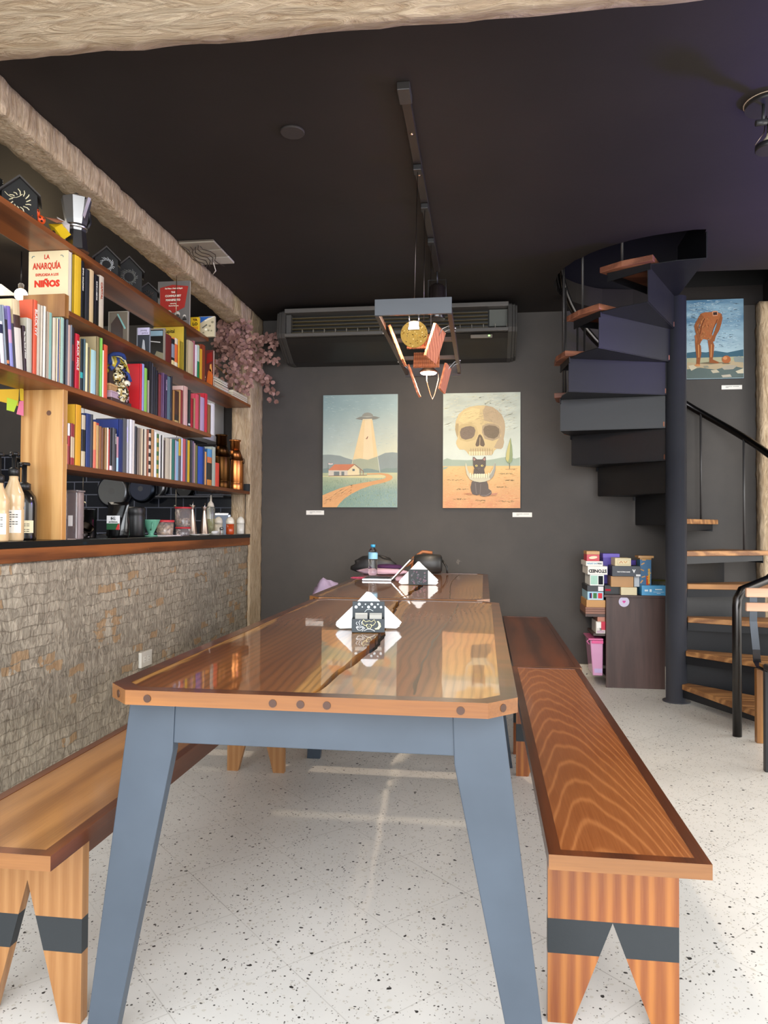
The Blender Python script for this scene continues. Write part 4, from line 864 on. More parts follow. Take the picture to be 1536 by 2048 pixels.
# dotted black frame with a face-coloured oval at the very left
y = at(4, 350, X=-1.77).y
m = MB(); m.box(-1.80, -1.79, y - .03, y + .035, ZT + .0005, ZT + .14, '#0d0c0c'); o = m.build('notebook', 'matte'); tag(o, 'tall black notebook with a dotted white edge at the left end of the top board', 'notebook')
m = MB()
for k in range(16): m.ball((-1.789, y + .032, ZT + .008 + .0085 * k), .0011, '#e6e2d8', 0, 6, 4)
m.build('dotted_edge', 'paper', o)
# pumpkins
y = at(72, 425, X=-1.70).y; root = tag(empty('pumpkin_ornament', (-1.70, y, ZT)), 'orange pair of carved toy pumpkins on the top board', 'ornament')
for dy, dz, r in ((-.014, .034, .021), (.022, .020, .021), (-.022, .012, .015)):
    m = MB(); m.ball((-1.70, y + dy, ZT + dz + .003), r, '#e0541c', 0, 24, 12, (1, 1, .85), lambda d: 1 + .07 * abs(math.sin(4 * math.atan2(d.y, d.x)))); pk = m.build('pumpkin', 'satin', root)
    m = MB()
    for ex, ez in ((-.35, .25), (.35, .25), (0, -.3)):
        a = -.55 + ex; m.ball((-1.70 + r * .93 * math.cos(a), y + dy + r * .93 * math.sin(a), ZT + dz + r * ez), r * .2, '#200a04', 0, 8, 6)
    m.build('carved_face', 'matte', pk)
# folded paper bird, low poly, white yellow brown
y = at(118, 430, X=-1.72).y; b0 = Vector((-1.72, y, ZT + .0005)); root = tag(empty('paper_bird', b0), 'faceted paper bird in white, yellow and brown beside the moka pot', 'ornament')
def hull(pts, col, name, par, mat='paper'):
    bm = bmesh.new(); [bm.verts.new(Vector(p)) for p in pts]; bmesh.ops.convex_hull(bm, input=bm.verts); bm.verts.ensure_lookup_table()
    vs_ = [v.co.copy() for v in bm.verts]; idx = {v: i for i, v in enumerate(bm.verts)}; fs_ = [tuple(idx[v] for v in f.verts) for f in bm.faces]; bm.free()
    m = MB(); m.add(vs_, fs_, col); return m.build(name, mat, par)
S = lambda *l: [b0 + Vector(p) for p in l]
hull(S((.01, -.045, .04), (-.02, -.04, .06), (.02, .0, .008), (-.02, .01, .006), (.03, .04, .045), (-.02, .05, .05), (.0, .02, .075), (.02, -.01, .07)), '#dcb81e', 'body', root)
hull(S((.03, -.01, .062), (-.01, .0, .105), (.03, .03, .085), (.02, .045, .055), (-.02, .04, .09), (.0, .01, .06)), '#d9d2ca', 'head', root)
hull(S((.025, -.055, .055), (.0, -.10, .062), (.03, -.01, .078), (.0, -.01, .092), (-.01, -.05, .07)), '#a56a4a', 'wing', root)
hull(S((.0, -.035, 0), (.006, -.03, .0), (.004, -.03, .035), (-.006, -.035, .035)), '#3a2a1c', 'foot', root)
# moka pot
y = at(157, 480, X=-1.70).y; p = Vector((-1.712, y, ZT + .0005)); hT = at(157, 397, X=-1.712).z - ZT
root = tag(empty('moka_pot', p), 'large aluminium moka pot on the top board under the stucco beam', 'coffee pot'); Z8 = Matrix.Rotation(.3, 3, 'Z')
def octl(prof, name, col='#b5b5b5', par=root): m = MB(); m.lathe(prof, p, col, 0, 8, Z8, smooth=False); return m.build(name, 'metal', par)
octl([(.055, 0), (.050, hT * .03), (.040, hT * .36), (.042, hT * .40)], 'water_chamber', '#a9a9ab')
m = MB(); m.lathe([(.044, hT * .40), (.047, hT * .41), (.047, hT * .46), (.044, hT * .47)], p, '#bdbdbd', 0, 32); m.build('collar', 'metal', root)
octl([(.041, hT * .47), (.046, hT * .55), (.062, hT * .93), (.06, hT * .935)], 'jug')
octl([(.061, hT * .936), (.03, hT * 1.0), (.006, hT * 1.01)], 'lid', '#c2c2c2')
m = MB(); m.lathe([(.007, hT * 1.0), (.012, hT * 1.04), (.006, hT * 1.06)], p, '#222', 0, 14); m.build('knob', 'satin', root)
m = MB(); a0 = p + Vector((.045, -.02, hT * .88)); m.prism([a0, a0 + Vector((.028, -.014, .008)), a0 + Vector((-.006, -.004, -hT * .30))], (.004, .016, 0), '#c6c6c6'); m.build('spout', 'metal', root)
m = MB(); m.tube([p + Vector(q) for q in ((.0, .058, hT * .9), (.004, .095, hT * .88), (.006, .10, hT * .7), (.0, .085, hT * .55))], .008, '#151515', 0, 8); m.build('handle', 'satin', root)
# game boxes at the end of the top board
def game_card(u0, u1, v0, v1, Y, col, label, deco):
    a = at(u0, v1, Y=Y); b_ = at(u1, v0, Y=Y); m = MB(); m.box(a.x, b_.x, Y, Y + .02, ZT + .0005, b_.z, col); o = m.build('game_box', 'satin', bevel=.001); tag(o, label, 'box')
    deco(o, Vector((a.x, Y, ZT + .0005)), b_.x - a.x, b_.z - ZT); return o
def d1(o, p, w_, h):
    text('YA', .020, p + XD * w_ * .55 + ZU * h * .80, XD, ZU, '#5a1a14', o, center=True, bold=.001); text('LO', .024, p + XD * w_ * .55 + ZU * h * .52, XD, ZU, '#2c1a12', o, center=True, bold=.0012)
    m = MB()
    for z in (.3, .2): m.box(p.x + w_ * .2, p.x + w_ * .9, p.y - .001, p.y, p.z + h * z, p.z + h * z + .003, '#c0392b')
    m.build('stripe', 'paper', o)
def d2(o, p, w_, h):
    q = lambda x, z: p + XD * w_ * x + ZU * h * z + Vector((0, -.0006, 0)); m = MB()
    m.poly([q(0, .62), q(.02, .98), q(.98, .98), (q(.6, .92))], '#2f62b0'); m.poly([q(.35, .80), q(.9, .97), q(.95, .94), q(.4, .74)], '#e8e4d2')
    for x, z, r in ((.45, .35, .009), (.62, .3, .007), (.7, .52, .008), (.3, .2, .006), (.86, .7, .009), (.8, .28, .006)):
        m.poly([q(x, z) + Vector((r * math.cos(a * .6), -.0004, r * .8 * math.sin(a * .6))) for a in range(10)], '#8d8670' if x != .45 else '#f4efdc')
    m.poly([q(.2, .45), q(.5, .62), q(.55, .56), q(.25, .40)], '#6d6a60'); m.build('moon_picture', 'paper', o)
game_card(380.5, 398, 634, 690, 4.19, '#e0b81e', 'yellow game box lettered in dark red beside the manifesto comic', d1)
game_card(397, 429.5, 632, 700, 4.305, '#c9bfa2', 'blue and cream game box with a cratered moon, end of the top board', d2)
# birch log piece (brown box) behind houses
boxthing('box', -1.855, -1.822, at(270, 600, X=-1.8).y, at(310, 600, X=-1.8).y, ZT + .0005, ZT + .055, '#5a3a34', 'dull brown wooden box behind the low birdhouse, top board', mat='matte')

# ---- milk churns on the lowest shelf
def churn(u, v0, rad, col, label, y=None, x=-1.765):
    p = at(u, 930, X=x) if y is None else Vector((x, y, 0)); H = at(u, v0, X=x).z - ZD; c = Vector((x, p.y, ZD + .0005))
    root = tag(empty('milk_churn', c), label, 'milk churn')
    m = MB(); m.lathe([(rad * .97, 0), (rad, .004), (rad, H * .14), (rad * .985, H * .145), (rad, H * .15), (rad, H * .58), (rad * .97, H * .6)], c, col, 0, 32); m.build('body', 'metal', root)
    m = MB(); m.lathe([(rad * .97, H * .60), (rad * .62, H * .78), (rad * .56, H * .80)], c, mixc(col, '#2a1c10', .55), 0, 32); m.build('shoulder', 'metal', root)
    m = MB(); m.lathe([(rad * .56, H * .80), (rad * .56, H * .965), (rad * .66, H * .975), (rad * .66, H), (rad * .5, H)], c, col, 0, 28); m.build('neck', 'metal', root)
    m = MB(); m.tube([c + Vector((rad * 1.02, rad * .3 * math.cos(a), H * .58 + .018 * math.sin(a))) for a in [k * .35 - 2.6 for k in range(16)]], .0022, '#2a1a10', 0, 6); m.build('handle', 'metal', root)
churn(469, 880, .062, '#c98049', 'shiny copper milk churn beside the pillar on the lowest shelf', y=5.05, x=-1.752)
churn(438, 868, .066, '#4a3018', 'dark tarnished milk churn left of the shiny copper one', y=4.86, x=-1.782)

# ================================================================== THINGS ON THE COUNTER
ZC = 1.0045
def cpos(u, x): p = at(u, 1060, X=x); return Vector((x, p.y, ZC))
def pump_bottle(u, x, r, vt_body, vt_top, col, label, body='round', capcol='#161616', labelcol='#efe9dc', cat='bottle', pdir=-1):
    c = cpos(u, x); hb = at(u, vt_body, X=x).z - ZC; ht = at(u, vt_top, X=x).z - ZC; root = tag(empty('pump_bottle', c), label, cat, 'pump bottles on the counter')
    m = MB(); pr = [(r * .93, 0), (r, .006), (r, hb * .46), (r * .93, hb * .49), (r, hb * .53), (r, hb * .66), (r * .93, hb * .72), (r * .55, hb * .86), (r * .42, hb * .92), (r * .42, hb)] if body == 'round' else [(r * .95, 0), (r, .008), (r, hb * .70), (r * .9, hb * .84), (r * .6, hb * .95), (r * .4, hb)]
    m.lathe(pr, c, col, 0, 28); m.build('body', 'gloss', root)
    m = MB(); m.lathe([(r * .5, hb * .97), (r * .5, hb + .018), (r * .34, hb + .022), (r * .2, hb + .026), (r * .2, ht - .012)], c, capcol, 0, 20, flute=.05); m.build('collar', 'satin', root)
    m = MB(); m.lathe([(r * .42, ht - .012), (r * .46, ht - .006), (r * .40, ht)], c, capcol, 0, 20); m.tube([c + Vector((0, 0, ht - .008)), c + Vector((.012, pdir * .035, ht - .008)), c + Vector((.014, pdir * .045, ht - .02))], .005, capcol, 0, 8); m.build('pump_head', 'satin', root)
    m = MB(); n = 9; a0, a1 = -2.3, -.2
    for i in range(n):
        a, b_ = a0 + (a1 - a0) * i / n, a0 + (a1 - a0) * (i + 1) / n; rr = r + .0008
        z0, z1 = (hb * .12, hb * .46) if body == 'round' else (hb * .14, hb * .38)
        m.poly([c + Vector((rr * math.cos(q), rr * math.sin(q), z)) for q, z in ((a, z0), (b_, z0), (b_, z1), (a, z1))], labelcol)
    lb = m.build('label', 'paper', root)
    m = MB()
    for k in range(7):
        z = (hb * .42 if body == 'round' else hb * .34) - k * hb * .035; a, b_ = -1.9, -1.9 + (1.4 if k % 3 else .8); rr = r + .0012
        for i in range(5):
            q0, q1 = a + (b_ - a) * i / 5, a + (b_ - a) * (i + .8) / 5
            m.poly([c + Vector((rr * math.cos(q), rr * math.sin(q), zz_)) for q, zz_ in ((q0, z), (q1, z), (q1, z + hb * .012), (q0, z + hb * .012))], '#3a3a3a')
    m.build('print_lines', 'paper', lb); return root
pump_bottle(-4, -1.715, .036, 962, 905, '#cfae84', 'tan syrup bottle with a black pump, cut by the left edge of the counter')
pump_bottle(26, -1.735, .037, 948, 904, '#d3b48a', 'tan syrup bottle with black pump and white label, beside the black bottle')
pump_bottle(47, -1.79, .048, 977, 925, '#15110f', 'big black pump bottle with a cream label against the pine divider', 'jug', labelcol='#e6dcb8')
pump_bottle(36, -1.93, .03, 960, 914, '#3a3e44', 'slim metal-necked pump bottle behind the tan syrup bottles', 'jug', labelcol='#4a4e54')
# clear tall container
c = cpos(145, -1.74)
m = MB(); w2 = .026; h = at(145, 984, X=-1.74).z - ZC; m.box(-1.775, -1.705, c.y - .03, c.y + .03, ZC, ZC + h, '#d9c9cc'); o = m.build('plastic_tub', 'clearp', bevel=.004); tag(o, 'tall clear plastic tub just right of the pine divider', 'container')
m = MB(); m.box(-1.778, -1.702, c.y - .033, c.y + .033, ZC + h, ZC + h + .008, '#e4dadd'); m.build('lid', 'clearp', o, bevel=.002)
m = MB(); m.box(-1.742, -1.722, c.y - .0312, c.y - .0302, ZC + .055, ZC + .10, '#f0ecec'); m.build('label', 'paper', o)
# portafilter
c = cpos(166, -1.75)
rt = tag(empty('portafilter', c), 'black and steel portafilter lying between the clear tub and the metal can', 'portafilter'); tl = Matrix.Rotation(35 * D2R, 3, 'Y') @ Matrix.Rotation(20 * D2R, 3, 'X')
m = MB(); m.lathe([(.028, 0), (.034, .004), (.036, .03), (.038, .034), (.034, .034), (.030, .006)], c + Vector((0, .0, .026)), '#2a241f', 0, 24, tl); m.build('basket', 'metal', rt)
m = MB(); m.tube([c + Vector((0, 0, .03)), c + Vector((.03, -.03, .02)), c + Vector((.034, -.07, .012))], [.01, .009, .012], '#181410', 0, 10); m.build('handle', 'satin', rt)
m = MB(); m.tube([c + Vector((0, .01, .03)), c + Vector((.008, .012, .008)), c + Vector((.02, .02, .006))], .006, '#6a6460', 0, 8); m.build('spout', 'metal', rt)
# grinder can
c = cpos(176, -1.86); h = at(180, 1018, X=-1.86).z - ZC
m = MB(); m.lathe([(.036, 0), (.038, .003), (.038, h * .96), (.041, h * .97), (.041, h)], c, '#5b5c60', 0, 28); o = m.build('metal_can', 'metal'); tag(o, 'brushed metal can with pink lettering behind the portafilter', 'can')
text('AeroPress', .013, c + Vector((.036, -.018, .03)), (0, 0, 1), (-.5, .86, 0), '#c2357c', o, 'lettering', bold=.0004)
# coffee bag
c = cpos(236, -1.75); hb = at(232, 1004, X=-1.75).z - ZC
rt = tag(empty('coffee_bag', c), 'glossy black stand-up coffee bag with a white, green and red label', 'bag')
m = MB(); ring = []
for j, (z, wx, wy) in enumerate(((0, .048, .034), (.012, .056, .037), (hb * .35, .057, .034), (hb * .7, .055, .018), (hb * .9, .058, .006), (hb, .060, .002))):
    for k in range(20):
        a = 2 * math.pi * k / 20; cx_, sy_ = math.cos(a), math.sin(a); sq = max(abs(cx_), abs(sy_)); q = .75 + .25 / sq
        px, py = wx * cx_ * q, wy * sy_ * q; py += .004 * math.sin(px * 160 + z * 70) * (1 if 0 < j < 5 else 0)
        ring.append(c + Matrix.Rotation(-8 * D2R, 3, 'Z') @ Vector((px, py, z)))
fs_ = [(j * 20 + k, j * 20 + (k + 1) % 20, (j + 1) * 20 + (k + 1) % 20, (j + 1) * 20 + k) for j in range(5) for k in range(20)] + [tuple(range(20))[::-1], tuple(range(100, 120))]
m.add(ring, fs_, '#0c0c0d', 0, True); m.build('pouch', 'gloss', rt)
fy = c.y - .041; lw = .066; lx = c.x - .024
m = MB(); m.box(lx - .012, lx - .012 + lw, fy - .001, fy, ZC + .038, ZC + .105, '#e8e8ea'); lab = m.build('label', 'paper', rt)
m = MB(); m.poly([(lx - .012, fy - .0014, ZC + .038), (lx - .012 + lw, fy - .0014, ZC + .038), (lx - .012 + lw, fy - .0014, ZC + .068), (lx - .012, fy - .0014, ZC + .068)], '#2c5a3c'); m.poly([(lx + .034, fy - .0017, ZC + .038), (lx + .054, fy - .0017, ZC + .038), (lx + .054, fy - .0017, ZC + .068), (lx + .044, fy - .0017, ZC + .062)], '#c23a3a'); m.build('label_print', 'paper', lab)
text('BG.', .016, (lx + .021, fy - .001, ZC + .091), XD, ZU, '#222222', lab, center=True, bold=.0006)
text('ARTESANAL', .0085, (lx + .021, fy - .001, ZC + .074), XD, ZU, '#3a3a3a', lab, center=True, bold=.0003)
m = MB(); m.tube([Vector((lx + .021 + .0125 * math.cos(a), fy - .0012, ZC + .091 + .0125 * math.sin(a))) for a in [k * .42 for k in range(16)]], .0004, '#333', 0, 4); m.build('ring_mark', 'paper', lab)
c = cpos(270, -1.83); m = MB(); m.lathe([(.046, 0), (.05, .006), (.05, .10), (.047, .112), (.05, .118), (.05, .15), (.045, .156)], c, '#0d0d0f', 0, 30, flute=.02); tag(m.build('canister', 'satin'), 'ribbed black canister right behind the coffee bag', 'canister')
# green dripper cone
c = cpos(302, -1.77); rt = tag(empty('coffee_dripper', c), 'mint green coffee dripper cone standing on its base', 'coffee dripper')
m = MB(); m.lathe([(.034, 0), (.036, .003), (.034, .006), (.014, .008), (.014, .016), (.046, .085), (.048, .09), (.043, .088), (.010, .02)], c, '#5f9d84', 0, 28); m.build('cone', 'satin', rt)
m = MB(); m.tube([c + Vector(p_) for p_ in ((.02, -.02, .07), (.03, -.045, .075), (.028, -.05, .045), (.012, -.03, .035))], .004, '#5f9d84', 0, 8); m.build('handle', 'satin', rt)
# napkin/tray under nut tub
c = cpos(333, -1.73)
boxthing('paper_tray', -1.765, -1.69, c.y - .09, c.y + .10, ZC, ZC + .006, '#d9cfd0', 'folded white cloth under the tub of nuts', 'cloth', 'cloth', bevel=.002)
def tub(u, x, w_, vt, z0, lidh, label, fill, fcol, fh, stack=None):
    c = cpos(u, x); c.z = z0; h = at(u, vt, X=x).z - z0; rt = tag(empty('food_tub', c), label, 'container', 'red-lidded tubs on the counter')
    m = MB(); r = w_
    m.lathe([(r * .88, 0), (r * .9, .003), (r, h - lidh)], c, '#e8dcdc', 0, 4 if False else 26); m.build('body', 'clearp', rt)
    m = MB(); m.lathe([(r * 1.04, h - lidh), (r * 1.06, h - lidh + .002), (r * 1.06, h - .002), (r * 1.0, h)], c, '#b51f2c', 0, 28); m.build('lid', 'satin', rt)
    if fill:
        m = MB(); rnd = random.Random(u)
        for k in range(fill):
            a = rnd.random() * 6.28; q = math.sqrt(rnd.random()) * r * .80; m.ball(c + Vector((q * math.cos(a), q * math.sin(a), .01 + rnd.random() * fh)), .006 + rnd.random() * .004, mixc(fcol, '#fff4dc', rnd.random() * .4), 0, 7, 5)
        ob = m.build('nuts', 'satin', rt); ob['kind'] = 'stuff'
    return h
tub(330, -1.73, .047, 1040, ZC + .0062, .012, 'low round tub of pale nuts with a red lid', 90, '#c9a87c', .035)
h1 = tub(366, -1.76, .042, 1054, ZC, .010, 'small empty tub with a red lid under the granola tub', 0, '#ddd', 0)
tub(366, -1.76, .046, 1014, ZC + h1 + .0003, .010, 'taller tub of granola with a red lid stacked on a small tub', 110, '#8d7458', .03)
def jigger(u, x, v0, label):
    c = cpos(u, x); h = at(u, v0, X=x).z - ZC; rt = tag(empty('pourer_flask', c), label, 'funnel', 'steel cones on the counter')
    m = MB(); m.lathe([(.030, 0), (.032, .004), (.009, h * .84), (.009, h * .86), (.018, h * .97), (.018, h)], c, '#b9a79a', 0, 26); m.build('cone', 'metal', rt)
    m = MB(); m.tube([c + Vector((0, 0, h * .9)), c + Vector((.004, .006, h * 1.13))], .003, '#c9c9c9', 0, 6); m.build('stem', 'metal', rt)
jigger(384, -1.77, 1010, 'steel cone with a coppery sheen, left of the two')
jigger(408, -1.72, 1013, 'bright steel cone beside the oil bottle, right of the two')
c = cpos(421, -1.80); h = at(421, 1000, X=-1.80).z - ZC; rt = tag(empty('oil_bottle', c), 'clear squeeze bottle half full of yellow oil with a cream nozzle', 'bottle')
m = MB(); m.lathe([(.026, 0), (.028, .003), (.028, h * .74), (.022, h * .8)], c, '#e9e9e0', 0, 26); m.build('body', 'clearp', rt)
m = MB(); m.lathe([(.0255, .002), (.0255, h * .45)], c, '#a8a02c', 0, 24); m.build('oil', 'gloss', rt)
m = MB(); m.lathe([(.0235, h * .8), (.018, h * .9), (.006, h * .97), (.004, h * 1.14)], c, '#dcd2c0', 0, 20); m.build('nozzle', 'satin', rt)
def dome(u, x, label, top, bot, vt):
    c = cpos(u, x); h = at(u, vt, X=x).z - ZC; rt = tag(empty('sauce_pot', c), label, 'pot', 'domed pots on the counter')
    m = MB(); m.lathe([(.024, 0), (.027, .004), (.027, h * .58)], c, bot, 0, 26); m.build('body', 'gloss', rt)
    m = MB(); m.lathe([(.0285, h * .58), (.0285, h * .68)] + [(.0285 * math.cos(t), h * .68 + h * .32 * math.sin(t)) for t in (.3, .6, .9, 1.2, 1.5)], c, top, 0, 26); m.build('lid', 'gloss', rt)
dome(460, -1.71, 'domed pot with orange-red sauce below and a cream lid', '#e6dccb', '#b8461c', 1033)
dome(481, -1.735, 'white domed pot at the right end of the counter', '#ece6da', '#dcd8d0', 1033)
dome(437, -1.83, 'cream domed pot behind the salt shaker', '#e2d8c6', '#d8cdb8', 1033)
c = cpos(443, -1.70); rt = tag(empty('salt_shaker', c), 'small glass salt shaker with a steel cap beside the orange pot', 'shaker')
m = MB(); m.lathe([(.012, 0), (.0135, .002), (.0125, .03), (.011, .034)], c, '#dfe0de', 0, 16); m.build('body', 'clearp', rt)
m = MB(); m.lathe([(.0125, .034), (.0125, .044), (.009, .050)], c, '#9a9a98', 0, 16); m.build('cap', 'metal', rt)
for i, (u, x) in enumerate(((390, -1.70), (409, -1.695), (427, -1.70))):
    c = cpos(u, x); m = MB(); m.lathe([(.022, 0), (.036, .006), (.038, .008), (.034, .007), (.02, .003)], c, '#e9e4dc', 0, 26); o = m.build('saucer', 'gloss'); tag(o, ('white saucer below the coppery steel cone', 'white saucer in front of the bright steel cone', 'white saucer with crumpled foil left of the salt shaker')[i], 'saucer', 'saucers along the counter')
c = cpos(430, -1.71)
m = MB(); m.ball(c + Vector((0, 0, .017)), .02, '#dcdcdc', 0, 12, 7, (1.1, 1.6, .5), lambda d: 1 + .35 * noise.noise(d * 4)); tag(m.build('crumpled_foil', 'satin'), 'crumpled white wrapper resting on the saucer near the salt shaker', 'wrapper')
# sticky notes hanging at upper left
for i, (pts, col, lb) in enumerate(((((-30, 762), (38, 776), (36, 812), (-30, 795)), '#e0b23a', 'wide orange-yellow paper strip hanging below the middle shelf'), (((14, 795), (36, 802), (28, 824), (13, 820)), '#b9d045', 'lime sticky note hanging under the orange-yellow strip'), (((39, 776), (47, 778), (47, 802), (40, 801)), '#d9b436', 'narrow yellow sticky note beside the pine divider'), (((39, 802), (47, 802), (47, 832), (33, 828)), '#e07a96', 'pink sticky note below the narrow yellow note'))):
    y = 2.74; P3 = [at(u, v, Y=y - .003 * i) for u, v in pts]; 
    if i == 0: P3 = [Vector((p.x, p.y, min(p.z, ZB - .0225))) for p in P3]
    m = MB(); m.prism(P3[::-1], (0, .0008, 0), col); tag(m.build('sticky_note', 'paper'), lb, 'note', 'paper notes under the middle shelf')

# ================================================================== KITCHEN BEHIND THE HATCH
YK = WB - .03
def pan(u, v, rpx, depth_, label, face, cyl='#8d9096', y=None):
    y = YK if y is None else y; c = at(u, v, Y=y); r = rpx / FPX * y * 1.02; rt = tag(empty('frying_pan', c), label, 'pan', 'pans hanging in the kitchen'); Rx = Matrix.Rotation(90 * D2R, 3, 'X')
    m = MB(); m.lathe([(r, 0), (r * .98, depth_ * .5), (r * .8, depth_)], c, cyl, 0, 36, Rx, cap=True); m.build('side', 'metal', rt)
    m = MB(); m.lathe([(r * .78, depth_), (r * .78, depth_ + .002)], c, face, 0, 32, Rx); m.lathe([(r * .18, depth_ + .002), (r * .18, depth_ + .003)], c, mixc(face, '#555', .5), 0, 24, Rx); m.build('base', 'satin', rt)
    m = MB(); m.box(c.x - .012, c.x + .012, y - .02, y - .01, c.z + r * .95, c.z + r + .14, '#222'); m.build('handle', 'satin', rt)
pan(231, 983, 37, .06, 'steel pan hung with its scorched grey base to the room', '#5d5f60')
pan(287, 978, 30, .05, 'first dark blue-black pan to the right of the scorched one', '#1a2238', '#3a4250', YK - .09)
pan(313, 975, 24, .05, 'shiny steel-rimmed pan, third along the kitchen rail', '#34373c', '#b3b5b8', YK - .0)
pan(372, 978, 20, .04, 'small black pan hung highest at the right of the rail', '#0e0e10', '#202224')
m = MB(); a = at(140, 940, Y=YK); b_ = at(450, 940, Y=YK); m.tube([(a.x, YK - .03, a.z + .0), (b_.x, YK - .03, a.z + .0)], .006, '#9a9ca0', 0, 8); tag(m.build('hanging_rail', 'metal'), 'thin steel rail along the black tiled wall', 'rail')
# extractor hood, brightly lit
a = at(150, 884, Y=YK - .25); b_ = at(424, 800, Y=YK - .25)
m = MB(); x0, x1, z0, z1 = a.x, b_.x, a.z, b_.z + .02
m.prism([(x0, YK, z0), (x0, YK - .45, z0), (x0, YK - .45, z0 + .05), (x0, YK - .12, z1 + .03), (x0, YK, z1 + .03)], (x1 - x0, 0, 0), '#dfe3ea'); o = m.build('extractor_hood', 'satin'); tag(o, 'pale steel extractor hood glimpsed between the shelves', 'hood')
m = MB(); m.box(x0 + .1, x1 - .1, YK - .40, YK - .08, z0 - .006, z0 - .001, '#55585c'); m.build('filter', 'metal', o)
# grey duct on the left and dark appliance under it
a = at(-40, 874, Y=YK); b_ = at(46, 802, Y=YK)
m = MB(); m.box(a.x, b_.x - .25, YK - .3, YK, a.z, b_.z, '#6d7480'); tag(m.build('duct', 'satin', bevel=.01), 'blue-grey steel duct at the far left of the kitchen', 'duct')
a = at(-40, 990, Y=YK - .2); m = MB(); m.box(a.x, at(120, 990, Y=YK - .2).x, YK - .35, YK, .0, .98, '#222326'); o = m.build('stove', 'satin'); tag(o, 'dark stove against the black tiles', 'stove')
m = MB()
for k in range(4): m.lathe([(.09, 0), (.09, .012)], (a.x + .2 + .28 * k, YK - .18, .981), '#0c0c0c', 0, 18)
m.build('burner', 'satin', o)
# shelf with dark jars on the kitchen wall
a, b_ = at(318, 992, Y=YK - .1), at(452, 992, Y=YK - .1)
m = MB(); m.box(a.x, b_.x, YK - .16, YK, a.z - .012, a.z, '#3a3c44'); tag(m.build('kitchen_shelf', 'satin'), 'narrow grey shelf on the black tiled wall', 'shelf')
m = MB(); m.box(at(425, 1010, Y=5.2).x, at(462, 1010, Y=5.2).x, 5.2, 5.38, .9785, 1.16, '#8f97a6'); m_o = m.build('toaster', 'metal', bevel=.02); tag(m_o, 'steel box appliance with a violet reflection at the right of the kitchen', 'appliance')
m = MB(); m.box(-2.95, -1.84, 5.19, YK - .02, .0, .978, '#17181a'); tag(m.build('kitchen_cabinet', 'satin'), 'dark kitchen base cabinet below the pans', 'cabinet')
# pendant bulb and paper shade seen between the shelves at the far left
c = at(42, 590, Y=3.9); rt = tag(empty('pendant_lamp', c), 'glowing bare bulb seen between the shelves at the left', 'lamp')
m = MB(); m.ball(c, .036, '#ffe0a0', 0, 18, 12); m.build('bulb', 'bulb_warm', rt)
m = MB(); m.lathe([(.014, .024), (.016, .06), (.01, .066)], c, '#2a241c', 0, 14); m.build('socket', 'satin', rt)
m = MB(); m.tube([c + Vector((0, 0, .06)), Vector((c.x, c.y, CZ))], .003, '#111', 0, 6); m.build('cord', 'satin', rt)
light('pendant_light', 'POINT', (c.x, c.y, c.z - .05), 6, (1, .74, .42), size=.03)
c = at(-4, 580, Y=3.6); m = MB(); m.lathe([(.085, -.03), (.02, .03)], c, '#d9d2c8', 0, 10, Matrix.Rotation(.3, 3, 'X'), smooth=False); m.tube([c + Vector((0, 0, .03)), Vector((c.x, c.y, CZ))], .003, '#222', 0, 5); tag(m.build('paper_lamp', 'paper'), 'pale faceted paper lampshade at the left edge behind the books', 'lampshade')
for u, v in ((55, 611), (63, 622)):
    c = at(u, v, Z=CZ - .01); m = MB(); m.lathe([(.055, 0), (.055, .012)], c, '#fff', 0, 18); o = m.build('ceiling_spot', 'bulb_white'); tag(o, 'small lit ceiling spot in the kitchen, ' + ('nearer one' if v == 611 else 'farther one'), 'lamp', 'kitchen ceiling spots')

# ================================================================== DRIED EUCALYPTUS ON THE PILLAR
rnd = random.Random(3)
c0 = Vector((XL + .02, 5.02, 2.32)); rt = tag(empty('dried_eucalyptus', c0), 'bunch of dried dusty-pink eucalyptus hanging over the pillar and upper shelf end', 'dried plant')
stems = [[(450, 660), (470, 690), (490, 700), (505, 690)], [(455, 650), (450, 690), (470, 740), (480, 770)], [(470, 660), (500, 700), (520, 745), (535, 765), (549, 800)], [(470, 650), (515, 680), (545, 672), (551, 700)], [(440, 670), (445, 700), (435, 745)],
    [(460, 665), (490, 715), (495, 760), (488, 785)], [(480, 670), (530, 712), (552, 722)], [(445, 650), (470, 645), (495, 650)], [(465, 690), (505, 735), (515, 760)], [(430, 680), (460, 700), (500, 705)], [(450, 655), (490, 680), (510, 720), (510, 750)], [(470, 680), (470, 720), (455, 760), (468, 790)], [(485, 640), (500, 670), (520, 690)]]
ms, mf = MB(), MB()
